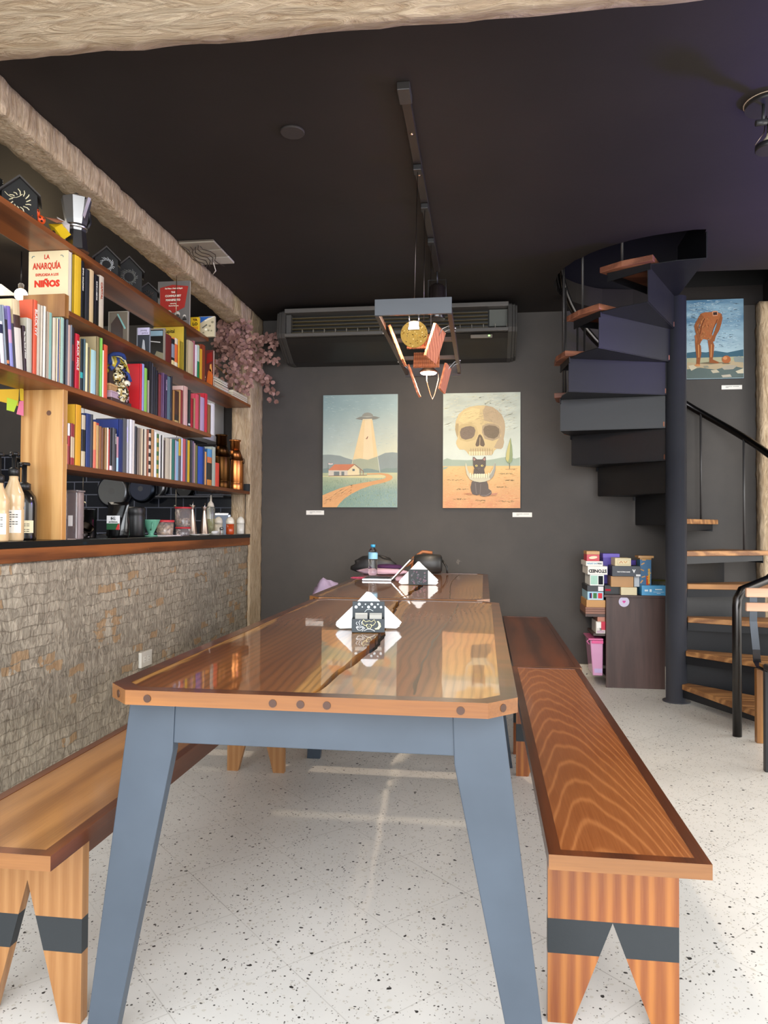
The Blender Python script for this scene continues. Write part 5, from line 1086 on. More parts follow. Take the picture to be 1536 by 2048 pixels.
for si, st in enumerate(stems):
    P3 = []
    for j, (u, v) in enumerate(st):
        yy = (5.10 - .03 * j + .02 * rnd.random()) if u < 500 else 5.30 - .04 * rnd.random(); P3.append(at(u, v, Y=yy))
        if P3[-1].x > XL - .03 and P3[-1].x < XL + .03: P3[-1] = at(u, v, X=XL + .04)
    fine = []
    for j in range(len(P3) - 1):
        for k in range(6): fine.append(P3[j].lerp(P3[j + 1], k / 6))
    fine.append(P3[-1]); ms.tube(fine, .0022, '#6d5248', 0, 5)
    for j, p in enumerate(fine):
        t = j / len(fine)
        for k in range(5 if t < .7 else 3):
            r = .0115 + .009 * rnd.random(); d = Vector((rnd.uniform(-1, 1), rnd.uniform(-1, 1), rnd.uniform(-.9, .7))).normalized(); n = Vector((rnd.uniform(-.6, .9), -1, rnd.uniform(-.5, .5))).normalized()
            a = d.cross(n).normalized() * r * .85; b_ = n.cross(a).normalized() * r; c_ = p + d * r * (1.0 + 2.2 * rnd.random()); cc = mixc('#70504a', '#b58f86', rnd.random())
            pts = [c_ + a * math.cos(q) + b_ * math.sin(q) + n * (.15 * r * math.cos(2 * q)) for q in [i * math.pi / 4 for i in range(8)]]
            if min(q.x for q in pts) < XL + .012 and c_.y > 5.165: 
                continue
            if max(q.y for q in pts) > WB - .003: continue
            mf.poly(pts, cc, 0, True)
ms.build('stems', 'satin', rt); mf.build('leaves', 'paper', rt)
# dark dried flower beside it
m = MB(); c = at(437, 700, Y=5.06)
for k in range(60):
    d = Vector((rnd.uniform(-1, 1), rnd.uniform(-1, .2), rnd.uniform(-1, .6))).normalized(); m.tube([c, c + d * .03, c + d * .055 + Vector((0, 0, -.015))], .0012, mixc('#3a2620', '#5d4038', rnd.random()), 0, 4)
m.tube([c, c + Vector((.02, .03, .22)), c0 + Vector((-.05, .0, .13))], .003, '#4a342c', 0, 5); m.build('dark_flower', 'satin', rt)
m = MB(); b0_ = at(425, 727, Y=5.0); m.tube([at(425, 727, Y=5.0), at(437, 735, Y=5.03), at(455, 750, Y=5.09)], .008, '#6b4f2c', 0, 8); m.ball(at(425, 722, Y=5.0), .022, '#8a5228', 0, 10, 7); m.tube([at(455, 750, Y=5.09), at(470, 762, Y=5.1), Vector((-1.75, 5.1, ZA + .065))], .006, '#4a3820', 0, 8); m.build('gold_twig', 'satin', rt)

# ================================================================== AIR CONDITIONER
ax0, ax1 = -1.47, .222
rt = tag(empty('air_conditioner', (-.62, 5.25, 2.3)), 'long black ceiling-mounted air conditioner with open louvres on the dark wall', 'air conditioner')
prof = [(5.45, 2.605), (5.13, 2.605), (5.10, 2.59), (5.085, 2.43), (5.10, 2.40), (5.16, 2.37), (5.34, 2.27), (5.45, 2.265)]
m = MB(); inner = [(5.45, 2.59), (5.20, 2.59), (5.20, 2.43), (5.13, 2.415), (5.115, 2.40), (5.16, 2.372), (5.34, 2.272), (5.45, 2.267)]
m.prism([(ax0 + .06, y, z) for y, z in inner], (ax1 - ax0 - .12, 0, 0), '#1f1d1c'); m.build('body', 'satin', rt)
for xa, s_ in ((ax0, 1), (ax1, -1)):
    m = MB(); w1 = .045; R_ = [Vector((xa + (s_ * w1 if False else 0), y, z)) for y, z in prof]
    # rounded end cap: three stacked slices
    for k, (dx0, dx1, ins) in enumerate(((0, .015, .02), (.015, .035, .008), (.035, .065, 0))):
        cyy, czz = 5.29, 2.44
        pts = [(xa + s_ * dx0, y + (cyy - y) * ins * 3 * (y < 5.44), z + (czz - z) * ins * 3) for y, z in prof]
        m.prism(pts if s_ > 0 else pts[::-1], (s_ * (dx1 - dx0), 0, 0), '#3b3937')
    m.build('end_cap', 'satin', rt, bevel=.004)
m = MB(); m.box(ax0 + .06, ax1 - .06, 5.085, 5.20, 2.575, 2.605, '#5c5956'); m.box(ax0 + .06, ax1 - .06, 5.085, 5.125, 2.405, 2.43, '#55524f'); m.build('outlet_frame', 'satin', rt, bevel=.004)
m = MB(); m.box(ax0 + .065, ax1 - .065, 5.195, 5.199, 2.43, 2.575, '#050505')
for k in range(5): m.box(ax0 + .075, ax1 - .2, 5.15, 5.19, 2.448 + .026 * k, 2.451 + .026 * k, '#6b5d3c')
m.build('louvre', 'satin', rt)
m = MB()
for k in range(19):
    x = ax0 + .18 + .08 * k; m.box(x, x + .004, 5.12, 5.15, 2.432, 2.462, '#8a8478')
m.build('guide_fin', 'satin', rt)
m = MB(); m.box(ax0 + .066, ax0 + .10, 5.12, 5.18, 2.435, 2.57, '#4a4846'); m.box(ax1 - .19, ax1 - .066, 5.155, 5.185, 2.455, 2.57, '#5b5e58'); m.build('side_vane', 'satin', rt)
p = at(963, 673, Y=5.12); m = MB(); m.box(p.x - .075, p.x + .075, 5.108, 5.128, p.z - .012, p.z + .012, '#7b746a'); dp = m.build('display', 'gloss', rt, bevel=.004)
text('88', .014, (p.x + .045, 5.107, p.z - .003), XD, ZU, '#9cff5a', dp, 'led_digits', 'led', bold=.0005)

# ================================================================== CEILING THINGS
rt = tag(empty('lighting_track', (-.286, 3.5, CZ)), 'black lighting track running along the ceiling with adapters', 'lighting track')
m = MB(); m.box(-.303, -.269, 2.63, 4.46, CZ - .024, CZ, '#231c18'); m.build('rail', 'satin', rt, bevel=.002)
m = MB(); m.box(-.309, -.263, 2.555, 2.65, CZ - .03, CZ, '#33302e'); m.build('feed_box', 'satin', rt, bevel=.003)
for y in (3.129, 3.511, 3.941): m = MB(); m.box(-.304, -.268, y - .025, y + .025, CZ - .05, CZ - .0245, '#1b1a1a'); m.build('adapter', 'satin', rt, bevel=.003)
for y in (2.86, 3.2): m = MB(); m.ball((-.286, y, CZ - .026), .006, '#c9a88a', 0, 8, 6); m.build('screw', 'metal', rt)
rt = tag(empty('track_spotlight', (-.286, 4.45, CZ - .3)), 'black cylinder spotlight hanging from the far end of the track', 'spotlight')
m = MB(); m.lathe([(.048, 0), (.05, .006), (.05, .19), (.04, .205), (.02, .215)], (-.286, 4.46, CZ - .31), '#1f1a18', 0, 30); m.build('body', 'gloss', rt)
m = MB(); m.tube([(-.34, 4.46, CZ - .2), (-.34, 4.46, CZ - .07), (-.232, 4.46, CZ - .07), (-.232, 4.46, CZ - .2)], .003, '#1a1a1a', 0, 6); m.build('bracket', 'satin', rt)
m = MB(); m.tube([(-.286, 4.46, CZ - .10), (-.286, 4.44, CZ - .026)], .006, '#222', 0, 8); m.build('stem', 'satin', rt)
c = at(585, 262, Z=CZ); m = MB(); m.lathe([(.046, 0), (.048, .004), (.048, .0095)], (c.x, c.y, CZ - .01), '#2e2825', 0, 32); tag(m.build('cover_plate', 'matte'), 'round dark blank cover plate on the ceiling left of the track', 'cover plate')
# opening with exposed ceiling blocks beside the beam
rt = tag(empty('exposed_block', (-1.56, 4.02, CZ)), 'patch of bare pale ceiling blocks with loose wires beside the stucco beam', 'ceiling patch')
m = MB()
for k in range(3): m.box(-1.672, -1.47, 3.86 + .115 * k, 3.965 + .115 * k, CZ - .014, CZ - .001, ('#948b7c', '#a2998a', '#b9b2a6')[k])
m.box(-1.672, -1.47, 3.85, 4.20, CZ - .006, CZ - .001, '#5c5348'); m.build('block', 'matte', rt, bevel=.002)
m = MB()
for k in range(5): m.tube([(-1.66 + .03 * k + .02 * math.sin(i * 1.3 + k), 3.88 + .045 * i, CZ - .02 - .008 * abs(math.sin(i + k))) for i in range(8)], .0025, '#3a2f26', 0, 5)
m.tube([(-1.58, 4.14, CZ - .02), (-1.575, 4.17, CZ - .06), (-1.60, 4.19, CZ - .075), (-1.585, 4.20, CZ - .05)], .003, '#cfc8bc', 0, 6); m.build('wire', 'satin', rt)
# ceiling lamp at the right edge
c = at(1536, 205, Z=CZ); c.x += .0
rt = tag(empty('ceiling_lamp', (c.x, c.y, CZ)), 'black adjustable ceiling spot with a ribbed white reflector, cut by the right edge', 'ceiling lamp')
m = MB(); m.lathe([(.078, 0), (.080, .018)], (c.x, c.y, CZ - .019), '#1c1c1e', 0, 32); m.build('canopy', 'satin', rt)
m = MB(); m.lathe([(.083, 0), (.083, .002)], (c.x, c.y, CZ - .0015), '#cdb9a2', 0, 32); m.build('paint_ring', 'matte', rt)
m = MB(); m.tube([(c.x - .022, c.y - .02, CZ - .019), (c.x - .024, c.y - .02, CZ - .085)], .006, '#2a2a2c', 0, 10); m.tube([(c.x - .05, c.y - .02, CZ - .085), (c.x - .012, c.y - .02, CZ - .082)], .011, '#303032', 0, 12); m.build('joint', 'satin', rt)
m = MB(); m.tube([(c.x - .006, c.y, CZ - .05), (c.x - .014, c.y, CZ - .11), (c.x - .045, c.y, CZ - .155)], .002, '#8a7a70', 0, 6); m.build('wire_arm', 'metal', rt)
m = MB(); m.lathe([(.016, 0), (.016, .055)], (c.x + .012, c.y, CZ - .115), '#262628', 0, 20); m.build('socket', 'satin', rt)
m = MB(); m.lathe([(.040, 0), (.034, .012), (.018, .034), (.016, .044)], (c.x + .012, c.y, CZ - .16), '#d9d0b4', 0, 48, flute=.06); m.build('reflector', 'gloss', rt)
m = MB(); m.lathe([(.047, 0), (.05, .003), (.05, .02), (.043, .022), (.043, .002)], (c.x + .006, c.y, CZ - .178), '#1b1b1d', 0, 32); m.build('rim', 'satin', rt)

light('ceiling_lamp_light', 'SPOT', (c.x + .012, c.y, CZ - .19), 14, (1, .86, .66), (-8 * D2R, -12 * D2R, 0), size=.06, spot_size=140 * D2R, spot_blend=.8)
light('track_spot_light', 'SPOT', (-.20, 4.46, CZ - .33), 34, (1, .78, .55), (44 * D2R, 8 * D2R, 0), size=.05, spot_size=105 * D2R, spot_blend=1)
# ================================================================== HANGING SLAT LAMP
lx0, lx1, ly0, ly1, lz = -.457, -.135, 3.05, 4.27, 1.948
rt = tag(empty('hanging_lamp', (-.296, 3.6, lz)), 'hanging wooden frame lamp with clipped-on terracotta wood slats, cork disc and lit bulb', 'lamp')
m = MB(); m.box(lx0, lx1, ly0, ly0 + .014, lz, lz + .068, '#42474e'); m.build('front_board', 'satin', rt, bevel=.001)
m = MB(); m.box(lx0, lx1, ly1, ly1 + .014, lz - .012, lz + .05, '#3a3434'); m.build('rear_board', 'satin', rt, bevel=.001)
for xa in (lx0, lx1 - .018): m = MB(); m.box(xa, xa + .018, ly0 + .0145, ly1 - .0005, lz - .002, lz + .026, '#3a2720'); m.build('side_rail', 'satin', rt, bevel=.001)
for y in (3.52, 3.9): m = MB(); m.box(lx0 + .0185, lx1 - .0185, y, y + .02, lz + .004, lz + .022, '#4a3830'); m.build('cross_bar', 'satin', rt)
for xw, y in ((-.300, 3.129), (-.29, 3.511), (-.286, 3.941)): m = MB(); m.tube([(-.286, y, CZ - .05), (xw, y + .01, lz + .02)], .0014, '#5c5450', 0, 6); m.build('suspension_cable', 'metal', rt)
m = MB(); c = at(828, 668, Y=3.075); m.lathe([(.056, 0), (.057, .002), (.057, .006), (.056, .008)], c + Vector((0, .008, 0)), '#a3823f', 0, 40, Matrix.Rotation(90 * D2R, 3, 'X')); dsk = m.build('cork_disc', 'cloth', rt)
m = MB(); rnd = random.Random(5)
for k in range(90):
    a, r = rnd.random() * 6.28, .052 * math.sqrt(rnd.random()); q = c + Vector((r * math.cos(a), -.0006, r * math.sin(a))); s_ = .002 + .002 * rnd.random()
    m.poly([q + Vector((s_ * math.cos(i * 1.25 + k), 0, s_ * .8 * math.sin(i * 1.25 + k))) for i in range(5)], ('#c9a25c', '#7d5c28', '#d8b878', '#b98a3a')[k % 4])
m.build('cork_fleck', 'cloth', dsk)
m = MB(); m.box(c.x - .021, c.x + .021, c.y - .006, c.y - .002, c.z + .026, c.z + .052, '#c4c4c8'); m.box(c.x - .023, c.x + .023, c.y - .012, c.y - .002, c.z + .016, c.z + .027, '#d4d4d8')
for s_ in (-1, 1): m.tube([(c.x + s_ * .019, c.y - .005, c.z + .05), (c.x + s_ * .021, c.y - .008, c.z + .074)], .003, '#c4c4c8', 0, 6)
m.build('bulldog_clip', 'metal', rt)
def slat(ctr, hw, hh, rot, nm_col, glow=False):
    mt = Matrix.Translation(ctr) @ rot; m = MB(); n = 14; W_ = hw * 2 / n
    for k in range(n): m.obox(mt @ Matrix.Translation((-hw + W_ * (k + .5), 0, 0)), W_ * .43, .006, hh * (1 if k % 2 else .985), nm_col)
    m.obox(mt, hw, .0035, hh * .975, nm_col); o = m.build('slat', 'lamp_wood', rt)
    md = o.modifiers.new('b', 'BEVEL'); md.width = .001; md.segments = 1; return o
Rx, Ry, Rz = (lambda a: Matrix.Rotation(a * D2R, 4, 'X')), (lambda a: Matrix.Rotation(a * D2R, 4, 'Y')), (lambda a: Matrix.Rotation(a * D2R, 4, 'Z'))
sl = [(at(795, 692, Y=3.35), .075, .085, Ry(-21) @ Rz(90)), (at(870, 688, Y=3.30), .07, .075, Ry(17) @ Rz(74)), (at(828, 762, Y=3.95), .075, .080, Ry(-19) @ Rz(90)), (at(890, 757, Y=3.95), .07, .070, Ry(14) @ Rz(82)),
      (at(853, 720, Y=3.72), .066, .042, Rx(-18)), (at(842, 683, Y=3.5), .067, .038, Rx(-20))]
for i, (c_, hw, hh, r_) in enumerate(sl): slat(c_, hw, hh, r_, '#b86a48')
def clip(p, q): m = MB(); d = q - p; m.tube([p, p + d * .5 + Vector((0, 0, .012)), q, q + Vector((d.x * .25, 0, -.03))], .0018, '#b9b9bc', 0, 6); m.tube([p + Vector((0, .05, 0)), p + d * .5 + Vector((0, .05, .008)), q + Vector((0, .05, -.004))], .0018, '#b9b9bc', 0, 6); m.ball(p, .005, '#cfcfcf', 0, 8, 6); m.build('wire_clip', 'metal', rt)
clip(Vector((lx0 - .004, 3.35, lz + .004)), at(781, 660, Y=3.35)); clip(Vector((lx1 + .004, 3.30, lz + .004)), at(884, 658, Y=3.30)); clip(Vector((lx0 - .004, 3.95, lz + .004)), at(819, 738, Y=3.95)); clip(Vector((lx1 + .004, 3.95, lz + .004)), at(898, 736, Y=3.95))
m = MB(); q = at(853, 706, Y=3.70); m.box(q.x - .008, q.x + .008, 3.69, 3.70, q.z - .01, q.z + .016, '#c8c8cc'); m.build('bulldog_clip', 'metal', rt)
bc = at(857, 744, Y=3.98)
m = MB(); m.lathe([(.045, -.004), (.05, .0), (.044, .006), (.02, .03), (.014, .06)], bc, '#4a3a32', 0, 28); m.build('bulb_shade', 'satin', rt)
m = MB(); m.lathe([(.040, -.010), (.044, -.005)], bc, '#fff', 0, 28); m.build('bulb', 'bulb_white', rt)
light('hanging_lamp_light', 'SPOT', (bc.x, bc.y, bc.z - .02), 45, (1, .84, .62), (0, 0, 0), size=.035, spot_size=155 * D2R, spot_blend=.6)
m = MB(); m.ball((-.296, 3.20, lz + .088), .016, '#fff', 0, 14, 9); m.build('bulb', 'bulb_white', rt)
light('hanging_lamp_light', 'SPOT', (-.296, 3.20, lz + .066), 40, (1, .80, .60), (0, 0, 0), size=.016, spot_size=150 * D2R, spot_blend=.4)
light('hanging_lamp_glow', 'POINT', (bc.x, bc.y - .12, bc.z + .0), .8, (1, .78, .5), size=.02)
m = MB(); tp, bt = at(853, 760, Y=3.98), at(865, 799, Y=3.98); tq = at(877, 760, Y=3.98); m.tube([Vector((tp.x, 3.98, bc.z - .004)), tp, tp.lerp(bt, .75) + Vector((-.003, 0, 0)), bt, tq.lerp(bt, .75) + Vector((.003, 0, 0)), tq, Vector((tq.x, 3.98, bc.z - .004))], .002, '#d9a98c', 0, 6); m.build('wire_loop', 'metal', rt)

# ================================================================== PAINTINGS
def painting(u0, u1, v0, v1, Y, label, px, draw, base, haze=.0):
    """stretched canvas; px = (x0, x1, y0, y1) frame in which the picture's shapes were measured"""
    a, b_ = at(u0, v1, Y=Y), at(u1, v0, Y=Y); t = .022
    rt = tag(empty('painting', ((a.x + b_.x) / 2, Y, a.z)), label, 'painting')
    m = MB(); m.box(a.x, b_.x, Y + .0006, WB - .0005, a.z, b_.z, base); m.build('canvas', 'canvas', rt)
    class Pn:
        d = 0; m = MB()
        def q(s, x, y): return Vector((a.x + (b_.x - a.x) * (x - px[0]) / (px[1] - px[0]), Y - .00012 * s.d, b_.z - (b_.z - a.z) * (y - px[2]) / (px[3] - px[2])))
        def lay(s): s.d += 1
        def p(s, pts, col, cols=None): s.lay(); s.m.poly([s.q(x, y) for x, y in pts][::-1] if area(pts) > 0 else [s.q(x, y) for x, y in pts], col, 0, False, cols)
        def grad(s, x0, x1, y0, y1, fn, nx=24, ny=36):
            s.lay()
            for i in range(nx):
                for j in range(ny):
                    xs = [x0 + (x1 - x0) * (i + k) / nx for k in (0, 1)]; yy = [y0 + (y1 - y0) * (j + k) / ny for k in (0, 1)]
                    cr = [(xs[0], yy[1]), (xs[1], yy[1]), (xs[1], yy[0]), (xs[0], yy[0])]
                    s.m.poly([s.q(*c) for c in cr], '#fff', 0, False, [fn(*c) for c in cr])
        def ell(s, cx, cy, rx, ry, col, n=28): s.p([(cx + rx * math.cos(2 * math.pi * k / n), cy + ry * math.sin(2 * math.pi * k / n)) for k in range(n)], col)
        def line(s, pts, w_, col):
            s.lay()
            for (xa, ya), (xb, yb) in zip(pts, pts[1:]):
                dx, dy = xb - xa, yb - ya; l = math.hypot(dx, dy) or 1; nx_, ny_ = -dy / l * w_ / 2, dx / l * w_ / 2
                s.m.poly([s.q(xa - nx_, ya - ny_), s.q(xa + nx_, ya + ny_), s.q(xb + nx_, yb + ny_), s.q(xb - nx_, yb - ny_)], col)
        def strokes(s, n, fn, seed=1):
            s.lay(); r = random.Random(seed)
            for _ in range(n):
                x, y, l, ang, w_, col = fn(r); c_, s__ = math.cos(ang), math.sin(ang)
                x2, y2 = x + l * c_, y + l * s__
                if min(x, x2) < px[0] + 4 or max(x, x2) > px[1] - 4 or min(y, y2) < px[2] + 4 or max(y, y2) > px[3] - 4: continue
                s.m.poly([s.q(x - s__ * w_, y + c_ * w_), s.q(x2, y2), s.q(x + s__ * w_, y - c_ * w_)], col)
    P_ = Pn(); P_.m = MB(); draw(P_); P_.m.c = [[mixc(q, '#d6d2c0', haze) for q in c] for c in P_.m.c]; P_.m.build('picture', 'canvas', rt)
def area(p): return sum(p[i][0] * p[(i + 1) % len(p)][1] - p[(i + 1) % len(p)][0] * p[i][1] for i in range(len(p))) / 2
def ufo(P):
    P.grad(318, 1358, 205, 1775, lambda x, y: mixc(mixc('#7c9ba4', '#a3bcc0', min(1, max(0, (x - 318) / 1040))), mixc('#cbd9cc', '#e3e0bd', min(1, (x - 318) / 1040)), min(1, max(0, (y - 350) / 780)) ** 1.2))
    P.strokes(260, lambda r: (r.uniform(330, 1300), r.uniform(220, 950), r.uniform(20, 80), r.uniform(-.2, .2), r.uniform(1, 3), mixc('#8fabb0', '#c6d6d2', r.random())), 2)
    P.p([(318, 1300), (318, 1040), (420, 1038), (560, 1055), (640, 1085), (735, 1113), (840, 1097), (950, 1115), (1080, 1070), (1190, 1020), (1290, 1012), (1358, 1020), (1358, 1300)], '#8c9a98')
    P.p([(735, 1113), (840, 1097), (950, 1115), (1085, 1070), (1110, 1290), (700, 1290)], '#a9b096')
    P.p([(872, 560), (1010, 560), (1085, 1068), (950, 1113), (840, 1096), (740, 1110)], '#f0d39c')
    P.p([(905, 560), (985, 560), (1030, 1085), (950, 1110), (880, 1100)], '#f4dcae')
    P.p([(318, 1300), (318, 1235), (400, 1225), (420, 1290)], '#6f8886'); P.p([(880, 1300), (885, 1240), (940, 1235), (1010, 1243), (1100, 1265), (1200, 1230), (1290, 1235), (1358, 1228), (1358, 1310)], '#7d938c')
    P.line([(740, 1110), (728, 1175)], 5, '#e9e2c4'); P.line([(1085, 1070), (1118, 1290)], 6, '#e3e6d6')
    P.grad(318, 1358, 1295, 1775, lambda x, y: mixc(mixc('#b3bd92', '#cfcfa0', (x - 318) / 1040), mixc('#6f9484', '#87a6a6', (x - 318) / 1040), min(1, (y - 1295) / 260)), 20, 14)
    P.p([(318, 1335), (400, 1340), (900, 1335), (1140, 1325), (1200, 1345), (1160, 1368), (700, 1362), (318, 1345)], '#e0d59c')
    P.strokes(1500, lambda r: (lambda y: (r.uniform(322, 1354), y, r.uniform(12, 34), -1.57 + r.uniform(-.25, .25), 2, mixc('#5f8a78', '#b3c49a', r.random())))(r.uniform(1385, 1770)), 5)
    P.p([(318, 1775), (318, 1608), (420, 1565), (560, 1510), (700, 1470), (860, 1438), (1000, 1415), (1120, 1392), (1185, 1375), (1205, 1352), (1180, 1330), (1100, 1318), (940, 1322), (935, 1305), (1130, 1300), (1230, 1312), (1285, 1340), (1295, 1370), (1265, 1400), (1180, 1430), (1020, 1465), (860, 1520), (720, 1590), (620, 1660), (560, 1720), (520, 1775)], '#e0a164')
    P.strokes(160, lambda r: (lambda t: (330 + 500 * t + r.uniform(-10, 20), 1700 - 220 * t + r.uniform(-60, 40), 50, -.45, 2.5, mixc('#cf8350', '#efbd82', r.random())))(r.random() * .8), 9)
    P.p([(400, 1335), (400, 1256), (670, 1256), (670, 1335)], '#d8cdbd'); P.p([(668, 1335), (668, 1258), (760, 1185), (830, 1240), (830, 1332)], '#efdcae'); P.p([(394, 1258), (485, 1175), (765, 1175), (668, 1260)], '#d4764a')
    P.line([(765, 1176), (886, 1272), (886, 1330)], 7, '#9c4f38'); P.line([(848, 1245), (848, 1330)], 6, '#9c4f38'); P.line([(668, 1260), (763, 1180)], 6, '#a3553a')
    P.p([(476, 1335), (476, 1277), (552, 1277), (552, 1335)], '#6b7678'); P.p([(582, 1335), (582, 1277), (622, 1277), (622, 1335)], '#6b7678'); P.p([(736, 1270), (736, 1240), (768, 1240), (768, 1270)], '#5a6a72')
    P.line([(400, 1337), (940, 1329)], 8, '#7d5a4c'); P.line([(395, 1256), (395, 1155)], 3, '#5a5a5a'); P.p([(397, 1155), (430, 1162), (460, 1158), (460, 1176), (430, 1180), (397, 1174)], '#f2efea'); P.line([(397, 1158), (430, 1165), (460, 1161)], 4, '#c03a3a')
    P.p([(775, 540), (830, 518), (880, 506), (1010, 506), (1060, 514), (1118, 532), (1060, 550), (1000, 560), (880, 562), (820, 552)], '#7b7d78'); P.p([(862, 512), (872, 486), (900, 464), (943, 456), (985, 464), (1012, 484), (1022, 508), (940, 518)], '#8c8d86')
    P.p([(850, 514), (940, 505), (1030, 512), (940, 526)], '#a9aaa2'); P.p([(875, 548), (1005, 545), (1008, 560), (873, 562)], '#f6e3bc')
    P.p([(912, 822), (928, 815), (945, 788), (952, 790), (944, 815), (938, 828), (925, 822)], '#8a4a30')
def skull(P):
    P.grad(180, 1268, 170, 1790, lambda x, y: mixc(mixc('#a9b5ae', '#c7d2c9', noise.noise(Vector((x * .004, y * .012, 0))) * .9 + .5), '#d6e0d6', min(1, max(0, (y - 200) / 900))))
    P.strokes(420, lambda r: (r.uniform(190, 1200), r.uniform(190, 700), r.uniform(30, 110), r.uniform(-.45, .1), r.uniform(2, 5), mixc('#9faaa8', '#dcdcc0', r.random())), 4)
    P.p([(185, 1260), (185, 1110), (240, 1088), (310, 1110), (420, 1112), (520, 1118), (620, 1110), (800, 1118), (900, 1105), (1000, 1085), (1080, 1075), (1200, 1100), (1262, 1080), (1262, 1260)], '#a4b6a6')
    P.grad(180, 1268, 1200, 1790, lambda x, y: mixc('#e6c081', '#d98f68', min(1, max(0, (y - 1205) / 560)) * (.8 + .3 * noise.noise(Vector((x * .006, y * .01, 3))))), 20, 18)
    P.p([(185, 1250), (185, 1215), (260, 1205), (230, 1235)], '#9fb3a2')
    P.strokes(900, lambda r: (r.uniform(185, 1262), r.uniform(1235, 1785), r.uniform(10, 42), r.uniform(-.2, .2), r.uniform(1.5, 4), mixc('#d9894e', '#f0c98a', r.random())), 6)
    for x, y, l in ((240, 1395, 230), (370, 1525, 170), (920, 1495, 160), (960, 1310, 200), (320, 1665, 170), (930, 1695, 240), (640, 1685, 140), (1040, 1400, 140)):
        P.strokes(40, lambda r, x=x, y=y, l=l: (x + r.random() * l, y + r.uniform(-8, 8), r.uniform(10, 30), r.uniform(-.3, .3), 2.2, mixc('#8a7a56', '#a98a58', r.random())), int(x))
    sk = [(352, 640), (362, 560), (400, 470), (470, 405), (560, 365), (680, 348), (790, 352), (880, 375), (950, 425), (1010, 490), (1045, 570), (1055, 650), (1050, 740), (1035, 820), (1042, 870), (1025, 940), (1000, 965), (940, 960), (905, 985), (885, 1030), (860, 1048), (560, 1052), (538, 1030), (510, 990), (480, 970), (420, 968), (390, 935), (365, 880), (370, 845), (388, 810), (372, 760)]
    P.p(sk, '#d3be8c'); P.p([(780, 352), (880, 375), (950, 425), (1010, 490), (1045, 570), (1055, 650), (1050, 740), (1035, 820), (1042, 870), (1025, 940), (1000, 965), (940, 960), (900, 940), (940, 860), (1000, 780), (985, 640), (900, 600), (760, 560), (740, 430)], '#b7a284')
    P.p([(400, 560), (470, 440), (600, 380), (700, 400), (690, 520), (600, 560), (470, 600)], '#dfcb95')
    P.strokes(420, lambda r: (r.uniform(700, 1000), r.uniform(400, 640), r.uniform(8, 26), r.uniform(-.8, .8), 1.6, mixc('#8f7f68', '#c4b08a', r.random())), 12)
    P.strokes(160, lambda r: (r.uniform(420, 700), r.uniform(430, 620), r.uniform(20, 60), r.uniform(-.5, -.1), 2, mixc('#c9b27c', '#ead7a4', r.random())), 13)
    P.p([(365, 600), (400, 600), (410, 700), (385, 800), (370, 760), (352, 680)], '#b09a70'); P.p([(400, 640), (440, 612), (560, 600), (650, 640), (680, 740), (640, 830), (520, 860), (420, 830), (395, 740)], '#c5af7e'); P.p([(735, 640), (800, 605), (900, 605), (975, 640), (1000, 720), (980, 810), (880, 850), (770, 820), (730, 730)], '#ab977c')
    P.p([(420, 720), (440, 670), (500, 645), (570, 636), (620, 655), (640, 700), (625, 770), (590, 810), (500, 830), (445, 810), (425, 770)], '#77665a'); P.p([(748, 690), (770, 645), (830, 628), (920, 640), (970, 680), (975, 740), (950, 790), (900, 820), (820, 805), (765, 765)], '#71614f')
    P.strokes(260, lambda r: (r.choice((r.uniform(450, 600), r.uniform(780, 940))), r.uniform(670, 790), r.uniform(10, 30), r.uniform(-.5, .5), 2, mixc('#5f5046', '#8d7c6c', r.random())), 14)
    P.p([(640, 900), (660, 830), (685, 765), (705, 755), (730, 780), (760, 850), (772, 900), (755, 930), (720, 920), (700, 900), (680, 925), (650, 925)], '#5d4b3e'); P.line([(704, 800), (700, 905)], 9, '#c2ac84')
    P.p([(535, 980), (600, 955), (700, 940), (800, 945), (880, 980), (860, 1010), (700, 1000), (560, 1010)], '#cbb68a')
    for k in range(10):
        x = 562 + 33 * k; P.p([(x - 14, 995), (x + 14, 995), (x + 13, 1040), (x + 6, 1054), (x - 6, 1054), (x - 13, 1040)], '#ecdcb4' if k < 7 else '#d8c6a0'); P.line([(x + 16, 960), (x + 16, 1045)], 4, '#8b7452')
    for k in range(9): P.line([(575 + 33 * k, 945), (572 + 33 * k, 990)], 3, '#a8946c')
    P.p([(1062, 1110), (1070, 1030), (1095, 920), (1130, 805), (1150, 920), (1160, 1050), (1155, 1130), (1125, 1165), (1085, 1155)], '#8d9f74'); P.p([(1066, 1110), (1075, 1020), (1100, 915), (1128, 830), (1122, 960), (1112, 1100), (1095, 1150)], '#c9c07a'); P.line([(1117, 1160), (1117, 1248)], 9, '#6a6a58'); P.line([(1060, 1248), (1200, 1244)], 7, '#b98d64')
    P.p([(572, 1500), (590, 1420), (640, 1395), (790, 1395), (820, 1460), (825, 1520), (865, 1550), (872, 1590), (840, 1615), (760, 1630), (715, 1618), (700, 1600), (660, 1612), (600, 1595), (582, 1550)], '#564b4c')
    P.p([(470, 1590), (560, 1575), (600, 1600), (560, 1606)], '#c08058'); P.p([(860, 1590), (960, 1575), (930, 1608), (860, 1612)], '#c4846a')
    P.line([(640, 1440), (655, 1590)], 9, '#7c706e'); P.line([(715, 1450), (706, 1600)], 9, '#746866'); P.line([(720, 1612), (800, 1612), (850, 1580), (862, 1560)], 10, '#827878')
    P.p([(610, 1330), (620, 1240), (690, 1265), (760, 1240), (778, 1330)], '#4c4142')
